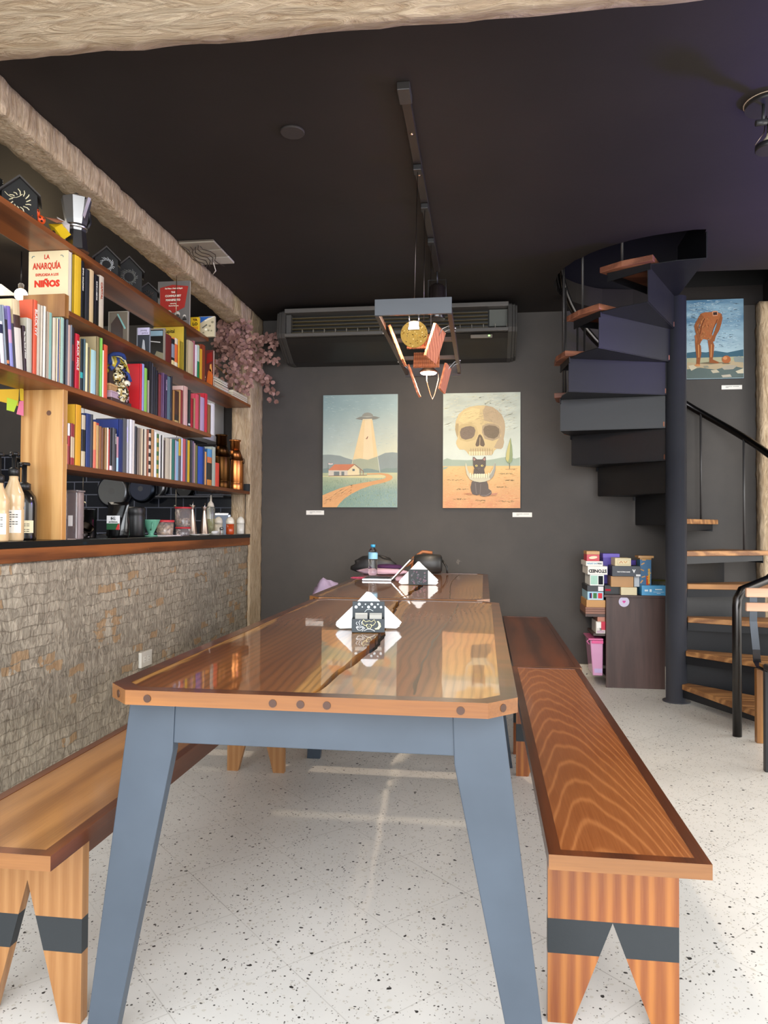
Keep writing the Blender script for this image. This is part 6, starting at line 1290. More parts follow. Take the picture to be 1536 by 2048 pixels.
    P.p([(606, 1130), (604, 1078), (622, 1072), (662, 1108), (735, 1108), (770, 1068), (784, 1074), (788, 1130), (786, 1200), (760, 1245), (695, 1265), (630, 1240), (608, 1190)], '#504546'); P.p([(612, 1110), (616, 1086), (645, 1108), (620, 1130)], '#b98a84'); P.p([(745, 1108), (772, 1084), (778, 1112), (770, 1128)], '#b98a84')
    P.ell(655, 1197, 17, 14, '#e8d87c'); P.ell(734, 1197, 17, 14, '#e8d87c'); P.ell(656, 1197, 5, 11, '#1e1a1a', 12); P.ell(735, 1197, 5, 11, '#1e1a1a', 12); P.p([(686, 1215), (702, 1215), (694, 1226)], '#3a3030'); P.line([(675, 1240), (694, 1232), (712, 1240)], 3, '#807474')
    jw = [(502, 1150), (515, 1180), (535, 1260), (560, 1310), (600, 1330), (800, 1330), (850, 1300), (885, 1240), (912, 1155), (925, 1170), (920, 1260), (895, 1340), (850, 1390), (780, 1420), (700, 1430), (620, 1415), (560, 1385), (520, 1320), (500, 1230)]
    P.p(jw, '#cfcab0'); P.p([(850, 1390), (895, 1340), (920, 1260), (925, 1170), (912, 1160), (890, 1250), (860, 1310), (830, 1345)], '#9d9c94')
    for k in range(9):
        x = 572 + 32 * k; w_ = 15 if 2 <= k <= 6 else 10; y0 = 1312 if 1 <= k <= 7 else 1300; P.p([(x - w_, y0 + 4), (x - w_ * .5, y0 - 3), (x + w_ * .5, y0 - 3), (x + w_, y0 + 4), (x + w_ * .6, y0 + 55), (x - w_ * .6, y0 + 55)], '#eee6c4'); P.line([(x + 16, y0 + 5), (x + 14, y0 + 66)], 3, '#9a8e6c')
def headless(P):
    P.grad(988, 1370, 560, 1108, lambda x, y: mixc(mixc('#4f7898', '#8fb0c4', .5 + .9 * noise.noise(Vector((x * .006, y * .022, 1)))), '#a9c2cc', max(0, min(1, (y - 700) / 240))))
    P.strokes(420, lambda r: (r.uniform(990, 1340), r.uniform(565, 900), r.uniform(12, 50), r.uniform(-.3, .25), r.uniform(1, 3), mixc('#3f6688', '#b9d0da', r.random())), 21)
    P.p([(990, 975), (990, 925), (1050, 918), (1120, 925), (1180, 915), (1260, 930), (1368, 910), (1368, 975)], '#3e6274'); P.p([(990, 1010), (990, 962), (1368, 958), (1368, 1010)], '#a9a88a')
    P.p([(990, 1105), (990, 990), (1100, 1000), (1250, 985), (1368, 990), (1368, 1105)], '#b3a284'); P.p([(990, 1105), (990, 1040), (1080, 1030), (1180, 1045), (1290, 1020), (1368, 1040), (1368, 1105)], '#5c6a68')
    for pts, c in (([(1000, 1015), (1035, 1010), (1060, 1030), (1020, 1050)], '#c9bfa6'), ([(1150, 1050), (1190, 1045), (1210, 1065), (1165, 1070)], '#b9b09a'), ([(1220, 1030), (1260, 1015), (1330, 1020), (1300, 1045), (1240, 1048)], '#a8a090'), ([(1300, 965), (1340, 955), (1368, 970), (1368, 1000), (1310, 995)], '#8a9490'), ([(1315, 1060), (1368, 1040), (1368, 1075), (1330, 1075)], '#c9c0a8'), ([(1220, 1085), (1280, 1080), (1290, 1098), (1230, 1100)], '#b8b0a0'), ([(1100, 1020), (1130, 1016), (1140, 1030), (1108, 1034)], '#8c8a7a')): P.p(pts, c)
    P.p([(1060, 1000), (1150, 990), (1250, 1000), (1150, 1008)], '#6e6450')
    body, sh = '#8f5430', '#5f3018'
    P.p([(1045, 850), (1050, 800), (1068, 850), (1085, 880), (1088, 930), (1080, 980), (1076, 1015), (1052, 1020), (1056, 960), (1048, 900)], body)
    P.p([(1130, 838), (1165, 850), (1175, 880), (1170, 930), (1164, 975), (1205, 995), (1200, 1004), (1140, 998), (1142, 960), (1138, 900)], body)
    P.p([(1085, 655), (1110, 648), (1155, 646), (1200, 652), (1222, 660), (1228, 690), (1210, 710), (1185, 730), (1165, 765), (1160, 800), (1165, 830), (1130, 838), (1100, 832), (1085, 850), (1050, 860), (1043, 810), (1060, 790), (1078, 750), (1085, 700)], '#a5623a')
    P.p([(1085, 655), (1070, 680), (1048, 720), (1040, 745), (1050, 790), (1062, 830), (1058, 862), (1080, 866), (1088, 845), (1078, 800), (1070, 750), (1088, 710), (1105, 680)], body); P.p([(1222, 660), (1230, 690), (1222, 730), (1210, 770), (1185, 815), (1175, 850), (1150, 858), (1140, 835), (1165, 810), (1180, 770), (1192, 730), (1205, 700)], body)
    P.strokes(120, lambda r: (r.uniform(1060, 1160), r.uniform(680, 830), r.uniform(8, 22), r.uniform(1.2, 1.9), 1.6, mixc(sh, '#d99a62', r.random())), 22)
    P.line([(1110, 690), (1090, 740), (1078, 800)], 5, sh); P.line([(1068, 870), (1070, 960)], 6, '#cf9058'); P.line([(1155, 870), (1152, 960)], 6, '#cf9058'); P.line([(1195, 700), (1170, 760), (1158, 800)], 4, sh)
    P.p([(1040, 1012), (1060, 1004), (1080, 1010), (1076, 1022), (1050, 1020)], '#c98a58')
    P.p([(1158, 645), (1170, 640), (1196, 642), (1200, 655), (1196, 674), (1165, 676)], '#cf9070'); P.p([(1166, 650), (1192, 648), (1194, 668), (1168, 670)], '#3b2a28')
    P.ell(1254, 978, 29, 27, '#a8623a'); P.ell(1246, 968, 14, 12, '#c98a5c'); P.p([(1225, 1003), (1285, 1002), (1270, 1008), (1230, 1008)], '#5c5442')
painting(645, 795.5, 788, 1014.5, WB - .022, 'painting of a flying saucer beaming light beside a red-roofed house', (318, 1358, 205, 1775), ufo, '#c9d2cc', .14)
painting(885.5, 1041, 784, 1016, WB - .022, 'painting of a giant skull around a black kitten', (180, 1268, 170, 1790), skull, '#c8ccc2', .12)
painting(1373, 1487, 597, 758.5, WB - .022, 'small painting of a headless orange figure above the stairs', (988, 1370, 560, 1108), headless, '#3c5468')
for u0, u1, v0, v1, lb in ((612.5, 648, 1021, 1029.5, 'white caption card below left of the saucer painting'), (1025, 1064, 1025, 1034, 'white caption card below right of the skull painting'), (1443, 1484, 770, 779, 'white caption card below the headless figure painting')):
    a, b_ = at(u0, v1, Y=WB - .003), at(u1, v0, Y=WB - .003); m = MB(); m.box(a.x, b_.x, WB - .004, WB - .0005, a.z, b_.z, '#efece6'); o = tag(m.build('caption_card', 'paper'), lb, 'caption card')
    m = MB(); H = b_.z - a.z; W_ = b_.x - a.x
    for f0, f1, z in ((.2, .52, .62), (.55, .85, .62), (.2, .34, .38)): m.box(a.x + W_ * f0, a.x + W_ * f1, WB - .0046, WB - .0042, a.z + H * z, a.z + H * z + .003, '#8a8a8a')
    m.build('print_line', 'paper', o)

# ================================================================== SPIRAL STAIRCASE
rt = tag(empty('spiral_staircase', (SC[0], SC[1], 0)), 'charcoal steel spiral staircase with worn wooden treads round a thick post', 'staircase')
PZ = lambda k: .081 + .201 * k
TH = lambda k: 171.6 + 24.25 * (k - 9)
def pp(r, deg, z, ym=WB - .012): return Vector((SC[0] + r * math.cos(deg * D2R), min(ym, SC[1] + r * math.sin(deg * D2R)), z))
m = MB(); m.lathe([(.082, 0), (.082, .006), (.062, .008), (.062, 2.493)], (SC[0], SC[1], 0), '#333', 0, 40); m.build('post', 'post', rt)
for k in range(13):
    z = PZ(k); a0, a1 = TH(k), TH(k + 1); na = a0 - (24 if k < 5 else 19 if k < 12 else 20)
    if k > 0:
        m = MB(); d = Vector((-math.sin(a0 * D2R), math.cos(a0 * D2R), 0)) * .004
        m.prism([pp(.055, a0, PZ(k - 1)), pp(.697, a0, PZ(k - 1)), pp(.697, a0, z), pp(.055, a0, z)], d); m.build('riser', 'steel_dark', rt)
    m = MB(); m.prism([pp(.05, a0, z - .004), pp(.697, a0, z - .004), pp(.697, (a0 + a1) / 2, z - .004), pp(.697, a1, z - .004), pp(.05, a1, z - .004)], (0, 0, .004)); m.build('step_plate', 'steel_dark', rt)
    # angle-iron frame under the nosing and the wooden tread on it
    def nose(r, off): # point on the nosing line pushed sideways
        return pp(r, na, 0) if off == 0 else pp(r, na, 0) + Vector((-math.sin(na * D2R), math.cos(na * D2R), 0)) * off
    o0, o1 = pp(.70, na + 1, 0), pp(.70, a0 + 1.5, 0); i0, i1 = pp(.066, na, 0), pp(.066, a0, 0)
    m = MB()
    for p_, q_ in ((i0, o0), (o0, o1)):
        dr = (q_ - p_).normalized(); nn = Vector((-dr.y, dr.x, 0)) * .006
        m.prism([p_ + Vector((0, 0, z - .045)), q_ + Vector((0, 0, z - (.03 if q_ is o0 else .03))), q_ + Vector((0, 0, z + .004)), p_ + Vector((0, 0, z + .004))], nn)
    m.build('tread_frame', 'steel_dark', rt)
    t0, t1, tm = pp(.735, na - 1, z + .0045), pp(.735, a0 + 3, z + .0045), pp(.74, (na + a0) / 2, z + .0045)
    q0, q1 = pp(.068, na - 6, z + .0045), pp(.068, a0 + 30, z + .0045)
    m = MB(); m.prism([q0, t0, tm, t1, q1], (0, 0, .032)); m.build('tread', 'tread' if k < 7 else 'tread_red', rt, bevel=.003)
    # baluster from the tread's outer corner up to the handrail
    ar = a0 - 12; rz = PZ(0) + .201 * (ar + 46.6) / 24.25 + .88; rb = .685
    if k >= 3: m = MB(); m.tube([pp(rb, ar, z + .036, WB - .03), pp(rb, ar, min(rz, 4.05), WB - .03)], .0075, '#3c3a3a', 0, 8); m.build('baluster', 'satin', rt)
    if k in (8, 9): m = MB(); m.tube([pp(rb, ar + 7, z + .036 if k < 9 else z + .036, WB - .03), pp(rb, ar + 7, min(rz + .05, 4.05), WB - .03)], .0075, '#3c3a3a', 0, 8); m.build('baluster', 'satin', rt)
# riser up to the floor above
m = MB(); a0 = TH(13); m.prism([pp(.055, a0, PZ(12)), pp(.70, a0, PZ(12)), pp(.70, a0, PZ(12) + .3), pp(.055, a0, PZ(12) + .3)], Vector((-math.sin(a0 * D2R), math.cos(a0 * D2R), 0)) * .006); m.build('riser', 'steel_dark', rt)
# handrail: newel from the floor, bend, then a helix
nw = Vector((1.288, 4.02, 0)); hr = [nw, nw + Vector((0, 0, .66)), nw + Vector((.004, .004, .70)), nw + Vector((.03, .02, .745))]
for d in range(-66, 246, 6):
    z = PZ(0) + .201 * (d + 46.6) / 24.25 + .88
    if z < 4.05: hr.append(pp(.70 if d > -50 else .73, d, z, WB - .035))
m = MB(); m.tube(hr, .0225, '#4a4847', 0, 14); m.build('handrail', 'metal', rt)

# ================================================================== CABINET AND GAME BOXES
cx0, cx1, cyf, ctz = .808, 1.10, 5.10, .612
rt = tag(empty('game_shelf', (.95, 5.28, 0)), 'dark stained wooden game shelf seen from its side, between the bench and the stair post', 'cabinet')
XR = 1.185
m = MB(); m.box(cx0, XR, cyf, cyf + .018, 0, ctz - .012); m.build('side_panel', 'cabinet', rt, bevel=.001)
m = MB(); m.box(cx0 - .012, XR + .0, cyf - .006, WB - .025, ctz - .0118, ctz + .004); m.build('top_board', 'cabinet', rt, bevel=.001)
m = MB(); m.box(XR - .018, XR, cyf + .0185, WB - .03, 0.06, ctz - .0125); m.build('back_panel', 'cabinet', rt)
m = MB(); m.box(cx0, XR, WB - .045, WB - .028, .09, ctz - .0125); m.build('side_panel', 'cabinet', rt)
for z in (.052, .285, .44): m = MB(); m.box(cx0 + .002, XR - .0185, cyf + .0185, WB - .0455, z, z + .016); m.build('shelf', 'cabinet', rt)
c = at(1248, 1203.5, Y=cyf); m = MB(); m.lathe([(.034, 0), (.034, .0012)], (c.x, cyf - .0001, c.z), '#d3cbe2', 0, 32, Matrix.Rotation(90 * D2R, 3, 'X')); st = m.build('sticker', 'paper', rt)
m = MB(); m.poly([(c.x + .011 * 16 * math.sin(t) ** 3 / 16, cyf - .0018, c.z + .011 * (13 * math.cos(t) - 5 * math.cos(2 * t) - 2 * math.cos(3 * t) - math.cos(4 * t)) / 16) for t in [k * .3 for k in range(21)]], '#dd5aa8'); m.build('heart', 'paper', st)
# the boxes: front face given in photograph coordinates at a real depth, standing on what is below
def gbox(u0, u1, vt, z0, Y, dep, col, label, name='game_box', mat='satin', lid=0, lidcol=None, shift=0, cat='box', bevel=.001):
    a, b_ = at(u0, vt, Y=Y), at(u1, vt, Y=Y); z1 = b_.z; dep = min(dep, WB - .05 - Y)
    if z0 < ctz - .06 and b_.x > .8065: b_.x = .8065
    rt_ = MB(); rt_.box(a.x, b_.x, Y, Y + dep, z0 + .0004, z1 - lid, col); o = rt_.build(name, mat, bevel=bevel)
    if lid: m_ = MB(); m_.box(a.x - .001, b_.x + .001, Y - .001, Y + dep + .001, z1 - lid + .0003, z1, lidcol or col); m_.build('lid', mat, o, bevel=bevel)
    tag(o, label, cat); return o, Vector((a.x, Y, z0 + .0004)), b_.x - a.x, z1 - z0, z1
def patch(o, p, W_, H_, x0, x1, y0, y1, col, d=.0006, name='print', mat='paper'):
    m_ = MB(); m_.poly([(p.x + W_ * x0, p.y - d, p.z + H_ * y0), (p.x + W_ * x1, p.y - d, p.z + H_ * y0), (p.x + W_ * x1, p.y - d, p.z + H_ * y1), (p.x + W_ * x0, p.y - d, p.z + H_ * y1)], col); return m_.build(name, mat, o)
# left stack, on shelves that stick out
zS = at(1190, 1228, Y=5.13).z
o, p, W_, H_, z1 = gbox(1171, 1212, 1215, zS, 5.125, .3, '#8a5c48', 'stack of three joined reddish planks at the bottom of the left pile', 'plank_stack', 'satin', cat='planks')
for f in (.33, .66): patch(o, p, W_, H_, 0, 1, f, f + .05, '#3a241c', name='joint')
zsh = zS
m = MB(); m.box(p.x, .8075, 5.125, WB - .05, zsh - .018, zsh - .0003, '#4a342c'); m.build('pull_out_shelf', 'cabinet', rt)
o, p, W_, H_, z1 = gbox(1173, 1211, 1200.5, z1, 5.12, .3, '#c08c4e', 'pale wooden tray on the reddish planks in the left pile', 'wooden_tray')
o, p, W_, H_, z1 = gbox(1175, 1207, 1183.5, z1, 5.12, .28, '#9cc3d6', 'light blue box with red and green figures in the left pile')
for x, c_, w_ in ((.12, '#3f4a8a', .12), (.2, '#c9404a', .07), (.36, '#4d7d4c', .22), (.66, '#d8404c', .26)): patch(o, p, W_, H_, x, x + w_, .2, .82, c_)
patch(o, p, W_, H_, .1, .9, .06, .13, '#e8eef0')
o, p, W_, H_, z1 = gbox(1174.5, 1207.5, 1171.5, z1, 5.12, .27, '#26282c', 'black box with a small white sticker in the left pile'); patch(o, p, W_, H_, .66, .98, .1, .85, '#e6e4e6', name='sticker')
o, p, W_, H_, z1 = gbox(1180, 1208, 1149.5, z1, 5.12, .25, '#eef0ec', 'white box with green stripes and a black square in the left pile')
for k in range(9): patch(o, p, W_, H_, .06 + .055 * k, .06 + .055 * k + .03, .1, .9, '#58b89a', name='stripe')
patch(o, p, W_, H_, .60, .93, .1, .88, '#20242a')
o, p, W_, H_, z1 = gbox(1175.5, 1215, 1132.8, z1, 5.11, .27, '#e9e6e0', 'white card-game box with upside-down black lettering in the left pile', bevel=.002)
text('STONED', .030, p + XD * W_ * .5 + ZU * H_ * .45, -XD, -ZU, '#2c3a44', o, 'lettering', center=True, sx=-1 if False else 1.0, bold=.0012)
for ob in (o.children[-1],):   # lettering turned upside down faces the room again
    for v in ob.data.vertices: v.co.y = (p.y - .0009) - WL[o.name].y
o, p, W_, H_, z1 = gbox(1172, 1206, 1122.6, z1, 5.12, .26, '#e6e2dc', 'white box lettered in blue and black under the red box', bevel=.002)
text('WHAT DO', .0135, p + XD * W_ * .36 + ZU * H_ * .5, XD, ZU, '#5aa0c0', o, 'lettering', center=True, bold=.0005); text('YOU', .0135, p + XD * W_ * .80 + ZU * H_ * .5, XD, ZU, '#2a4450', o, 'lettering', center=True, bold=.0008)
o, p, W_, H_, z1 = gbox(1173.5, 1199, 1102.5, z1, 5.125, .15, '#c23a48', 'red box with a tan lid topping the left pile', lid=.022, lidcol='#c2925a')
m_ = MB(); m_.poly([(p.x + W_ * (.5 + .33 * math.cos(t)), p.y - .0012, p.z + H_ * (.36 + .14 * math.sin(t) + .04 * math.cos(t))) for t in [k * .4 for k in range(16)]], '#efdcc0'); m_.build('emblem', 'paper', o)
# middle pile on the cabinet top
zt = ctz + .0042
o, p, W_, H_, zk = gbox(1209, 1240, 1171, zt, 5.14, .13, '#17181a', 'flat black box with red marks at the left end of the cabinet top'); patch(o, p, W_, H_, .05, .4, .35, .6, '#a82c3c')
o, p, W_, H_, z1 = gbox(1242, 1274, 1175, zt, 5.10, .2, '#dfd0a8', 'small flat cream box under the brown carton on the cabinet top')
o, p, W_, H_, z2 = gbox(1222, 1267, 1153, z1, 5.12, .15, '#b98a56', 'plain brown carton in the middle pile')
o, p, W_, H_, _z = gbox(1268, 1279, 1152, z1, 5.16, .12, '#c8ccd0', 'pale grey box squeezed right of the brown carton', name='box')
o, p, W_, H_, z3 = gbox(1224.5, 1281, 1132.5, max(z2, _z), 5.10, .17, '#3a3e46', 'dark slate box marked THE VOTING GAME in the middle pile')
text('THE VOTING GAME', .0095, p + XD * W_ * .40 + ZU * H_ * .42, XD, ZU, '#e6e6e6', o, 'lettering', center=True, bold=.0005); text('V', .026, p + XD * W_ * .77 + ZU * H_ * .5, XD, ZU, '#f2f2f2', o, 'lettering', center=True, bold=.002); patch(o, p, W_, H_, .84, 1.0, .02, .2, '#e8e8e8', name='sticker')
o, p, W_, H_, z4 = gbox(1230, 1262, 1116.5, z3, 5.105, .16, '#e2d2a6', 'cream box with a red and orange zigzag mark, top of the middle pile')
m_ = MB(); q = lambda x, z: Vector((p.x + W_ * x, p.y - .001, p.z + H_ * z))
m_.tube([q(.16, .2), q(.92, .2), q(.92, .8), q(.16, .8), q(.16, .2)], .0005, '#3a4a5a', 0, 4); m_.build('frame_line', 'paper', o)
m_ = MB(); m_.tube([q(.28, .35), q(.38, .6), q(.48, .35)], .0016, '#c8402c', 0, 5); m_.build('zigzag', 'paper', o); m_ = MB(); m_.tube([q(.55, .62), q(.65, .38), q(.75, .62)], .0016, '#d98a2c', 0, 5); m_.build('zigzag', 'paper', o)
o, p, W_, H_, zp = gbox(1206, 1239, 1107.5, zk, 5.29, .15, '#5a44b4', 'purple box standing behind the middle pile, left side', lid=.03, lidcol='#6a54c4')
o, p, W_, H_, zp = gbox(1259, 1272, 1120.5, zk, 5.37, .06, '#5a44b4', 'purple box peeking out right of the cream zigzag box')
o, p, W_, H_, z5 = gbox(1283.5, 1332, 1171.5, zt, 5.10, .22, '#4f9fd0', 'sky-blue box with white marks at the right end of the cabinet top')
for x0, x1, y0, y1 in ((.12, .26, .4, .58), (.32, .41, .35, .62), (.55, .84, .55, .66), (.48, .92, .33, .37), (.62, .78, .2, .24)): patch(o, p, W_, H_, x0, x1, y0, y1, '#dcecf4')
o, p, W_, H_, z6 = gbox(1280, 1302.5, 1116, z5, 5.14, .1, '#3a6d96', 'tall blue box lettered in yellow with a wooden top, standing on the sky-blue box', lid=.012, lidcol='#b88a4c')
text('emblaque', .026, p + XD * W_ * .88 + ZU * H_ * .04, ZU, -XD, '#e8b64c', o, 'lettering', bold=.001)
for x, z, a_ in ((.25, .78, .5), (.2, .55, -.4), (.3, .3, .3), (.14, .12, .9), (.35, .92, 0)):
    m_ = MB(); cc = Vector((p.x + W_ * x, p.y - .0007, p.z + H_ * z)); m_.poly([cc + Vector((l * math.cos(a_) - w_ * math.sin(a_), 0, l * math.sin(a_) + w_ * math.cos(a_))) for l, w_ in ((-.012, -.004), (.012, -.004), (.012, .004), (-.012, .004))], '#d8a872'); m_.build('plank_print', 'paper', o)
patch(o, p, W_, H_, .55, .82, .0, .34, '#c8502c', .0004)
m_ = MB(); m_.box(p.x - .012, p.x + W_ + .014, 5.13, 5.25, z6 + .0004, z6 + .014, '#c2925a'); b__ = m_.build('wooden_game_board', 'satin'); tag(b__, 'small wooden board lying on top of the tall blue box', 'board')
o, p, W_, H_, z7 = gbox(1304, 1331, 1160, z5, 5.18, .12, '#8d8a78', 'clear tub with a yellow-green lid behind the tall blue box', 'plastic_tub', 'clearp', lid=.007, lidcol='#9c9a2c')
# things below, sticking out on the left
zl = at(1205, 1267, Y=5.13).z
m = MB(); m.box(.73, .8075, 5.13, WB - .05, zl - .016, zl - .0003, '#2a201c'); m.build('pull_out_shelf', 'cabinet', rt)
o, p, W_, H_, z1 = gbox(1192, 1210.5, 1243.5, zl, 5.125, .2, '#dcd6cc', 'white and red box sticking out below the pull-out shelf'); patch(o, p, W_, H_, .1, .55, .45, .9, '#f2f0ea'); patch(o, p, W_, H_, .55, 1, .3, 1, '#d04a5c'); patch(o, p, W_, H_, .1, .9, .05, .25, '#c2a8b8'); text('JIZ', .014, p + XD * W_ * .42 + ZU * H_ * .45, -ZU, XD, '#2a3038', o, 'lettering', bold=.0006)
o, p, W_, H_, z1 = gbox(1195, 1210.5, 1230.3, z1, 5.13, .2, '#b5745c', 'salmon box on the white and red box')
zb_ = at(1190, 1352, Y=5.14).z
rtb = tag(empty('storage_bin', (.75, 5.2, zb_)), 'pink translucent storage bin with clip handle left of the cabinet', 'bin')
a, b_ = at(1180, 1290, Y=5.14), at(1206, 1290, Y=5.14); zz0, zz1 = zb_ + .0, at(1190, 1280, Y=5.14).z
m = MB(); n0, n1 = .012, 0
m.add([(a.x + .02, 5.15, zz0), (b_.x, 5.15, zz0), (b_.x, 5.36, zz0), (a.x + .02, 5.36, zz0), (a.x, 5.135, zz1), (b_.x, 5.135, zz1), (b_.x, 5.38, zz1), (a.x, 5.38, zz1)], [(3, 2, 1, 0), (0, 1, 5, 4), (1, 2, 6, 5), (2, 3, 7, 6), (3, 0, 4, 7), (4, 5, 6, 7)], '#d79ac0'); m.build('body', 'gloss', rtb, bevel=.006)
m = MB(); m.box(a.x - .012, b_.x, 5.125, 5.39, zz1 + .0003, zz1 + .012, '#d56a9c'); m.build('lid', 'gloss', rtb, bevel=.003)
m = MB(); m.box(a.x + .01, b_.x, 5.128, 5.136, zz1 - .022, zz1 - .002, '#e0488c'); m.tube([(a.x - .008, 5.14, zz1 + .004), (a.x - .02, 5.14, zz1 - .01), (a.x - .004, 5.14, zz1 - .03)], .004, '#d56a9c', 0, 6); m.build('clip', 'gloss', rtb)
m = MB(); m.box(a.x + .03, b_.x - .004, 5.147, 5.1485, zz0 + .02, zz1 - .03, '#c9b2dc'); m.build('contents', 'paper', rtb)

# ================================================================== THINGS ON THE TABLES
TZ = .7505
def napkin_box(c, ang, w_, hf, hb, dep, label, front):
    rt = tag(empty('napkin_holder', c), label, 'napkin holder', 'chalk-drawn napkin boxes on the tables'); mt = Matrix.Translation(c) @ Rz(ang)
    m = MB(); t = .004; col = '#3d4347'
    m.obox(mt @ Matrix.Translation((0, -dep / 2, hf / 2)), w_ / 2, t / 2, hf / 2, col); m.obox(mt @ Matrix.Translation((0, 0, t / 2)), w_ / 2, dep / 2 - t / 2, t / 2, col)
    for s_ in (-1, 1): m.obox(mt @ Matrix.Translation((s_ * (w_ / 2 - t / 2), -dep * .02, hf / 2)), t / 2, dep / 2 - t / 2, hf / 2, col)
    m.obox(mt @ Matrix.Translation((0, dep * .18, hb / 2)), w_ / 2, t / 2, hb / 2, col); m.obox(mt @ Matrix.Translation((0, dep / 2, hb * .45)), w_ / 2, t / 2, hb * .45, col)
    bx = m.build('box', 'matte', rt, bevel=.0008)
    return rt, mt, bx
def napkins(mt, y, w_, h, n, label):
    rt = tag(empty('napkins', mt.translation), label, 'napkins', 'white paper napkins'); rnd = random.Random(n)
    for k in range(n):
        a = rnd.uniform(-10, 10) * D2R; dx = rnd.uniform(-.003, .003); yy = y + .0016 * k; hh = h * (1 - .035 * abs(k - n / 2) / n * 4 * rnd.random()); ww = w_ * rnd.uniform(.9, 1.02)
        pts = [(-ww / 2, .012 + .012 * rnd.random()), (-ww / 2 + .012, .004), (ww / 2 - .012, .004), (ww / 2, .012 + .012 * rnd.random()), (.004, hh), (-.004, hh)]
        m = MB(); m.prism([mt @ Vector((x * math.cos(a) + dx, yy, max(.001, z + x * math.sin(a) * .3))) for x, z in pts], mt.to_3x3() @ Vector((0, .0011, 0)), '#eef1f2'); m.build('napkin', 'paper', rt)
    return rt
c1 = Vector((-.347, 2.225, TZ)); hf1 = at(728, 1238, Y=2.18).z - TZ; hb1 = at(738, 1203, Y=2.235).z - TZ
rt, mt, bx = napkin_box(c1, 8, .098, hf1, hb1, .088, 'dark sugar and napkin box with chalk horned face drawing, on the near table', 0)
napkins(mt, .026, .20, at(735, 1184, Y=2.25).z - TZ, 9, 'fanned white napkins in the near chalk-drawn box')
yf = -.088 / 2 - .0026
def chalk(pts, col='#e9eef0', r=.0008, y=yf, par=None, mt=mt):
    m = MB(); m.tube([mt @ Vector((x, y, z)) for x, z in pts], r, col, 0, 4); return m
H = hf1
mm = MB()
def addm(a): mm.add(a.v, a.f, '#e9eef0', 0)
for pts in ([(-.036, H * .40), (-.030, H * .18), (-.024, H * .16), (-.018, H * .22), (-.014, H * .44)], [(-.036, H * .40), (-.026, H * .34), (-.014, H * .44), (-.022, H * .48), (-.034, H * .44)], [(-.014, H * .38), (-.009, H * .34), (-.015, H * .24)], [(-.032, H * .55), (-.036, H * .7), (-.032, H * .8)], [(-.025, H * .56), (-.028, H * .74), (-.024, H * .9)], [(-.018, H * .58), (-.02, H * .74), (-.017, H * .84)]): addm(chalk(pts))
for pts in ([(-.012, H * .18 - .002), (-.002, H * .26), (.006, H * .26), (.016, H * .16), (.02, .004)], [(-.014, H * .18), (-.018, .004)]): addm(chalk(pts))
mm.build('chalk_drawing', 'paper', bx)
mm2 = MB()
for pts in ([(-.014, H * .96), (-.018, H * .75), (-.012, H * .55), (-.004, H * .50)], [(-.014, H * .96), (-.008, H * .80), (-.002, H * .84), (.004, H * .88), (.010, H * .80), (.018, H * .96), (.022, H * .75), (.016, H * .56), (.008, H * .50)], [(-.005, H * .62), (-.004, H * .42), (.0, H * .30), (.003, H * .28), (.007, H * .32), (.010, H * .46), (.009, H * .62)], [(-.004, H * .6), (.0, H * .58)], [(.004, H * .58), (.008, H * .6)], [(.0015, H * .46), (.0035, H * .42)]):
    a = chalk(pts); mm2.add(a.v, a.f, '#e6dfae', 0)
mm2.poly([mt @ Vector((x, yf, z)) for x, z in ((.030, H * .86), (.036, H * .70), (.038, H * .45), (.032, H * .25), (.022, H * .22), (.019, H * .30), (.027, H * .36), (.031, H * .5), (.030, H * .7), (.026, H * .84))], '#e6e0a8')
mm2.build('chalk_drawing', 'paper', bx)
mm3 = MB(); rnd = random.Random(2); yb2 = .088 * .18 - .0026
for k in range(9):
    x, z = -.038 + .0095 * k, hb1 * (.90 if k % 2 else .80); r = .002 + .003 * rnd.random(); mm3.poly([mt @ Vector((x + r * math.cos(t), yb2, z + r * math.sin(t))) for t in [i * .7 for i in range(9)]], '#cfdade')
a = chalk([(-.012, hb1 * .62), (-.006, hb1 * .70), (.004, hb1 * .72), (.014, hb1 * .66)], y=yb2); mm3.add(a.v, a.f, '#dfe6e8', 0); mm3.build('chalk_drawing', 'paper', bx)
for i in range(4):   # sugar sachets, two columns
    sx = -.021 if i % 2 == 0 else .022; ky = -.030 + .012 * (i // 2); hz = hf1 + .012 + .004 * (i // 2)
    m = MB(); m.obox(mt @ Matrix.Translation((sx, ky, hz / 2 + .003)) @ Rx(-4), .0185, .0012, hz / 2 - .004, mixc('#8d8a82', '#a8a49a', (i % 3) / 2)); o = m.build('sugar_sachet', 'satin', bevel=.0005); tag(o, ('front left', 'front right', 'rear left', 'rear right')[i] + ' grey-brown sugar sachet in the near chalk-drawn box', 'sachet', 'sugar sachets in the near box')
c2 = Vector((-.352, 4.01, TZ)); hh2 = at(835, 1139, Y=3.98).z - TZ
rt, mt2, bx2 = napkin_box(c2, 2, .104, hh2, hh2, .05, 'dark napkin box with pinkish chalk flower drawing, on the far table', 0)
mm = MB(); rnd = random.Random(8)
for k in range(22):
    x, z = rnd.uniform(-.04, .04), rnd.uniform(hh2 * .1, hh2 * .9); r = rnd.uniform(.002, .006)
    a = chalk([(x + r * math.cos(t), z + r * math.sin(t)) for t in [i * .9 for i in range(7)]], y=-.05 / 2 - .0026, mt=mt2, r=.0006); mm.add(a.v, a.f, ('#b98aa8', '#8fa0a8', '#c9a6b8')[k % 3], 0)
mm.build('chalk_drawing', 'paper', bx2)
napkins(mt2, -.012, .215, at(836, 1123, Y=4.0).z - TZ, 8, 'fanned white napkins in the far chalk-drawn box')
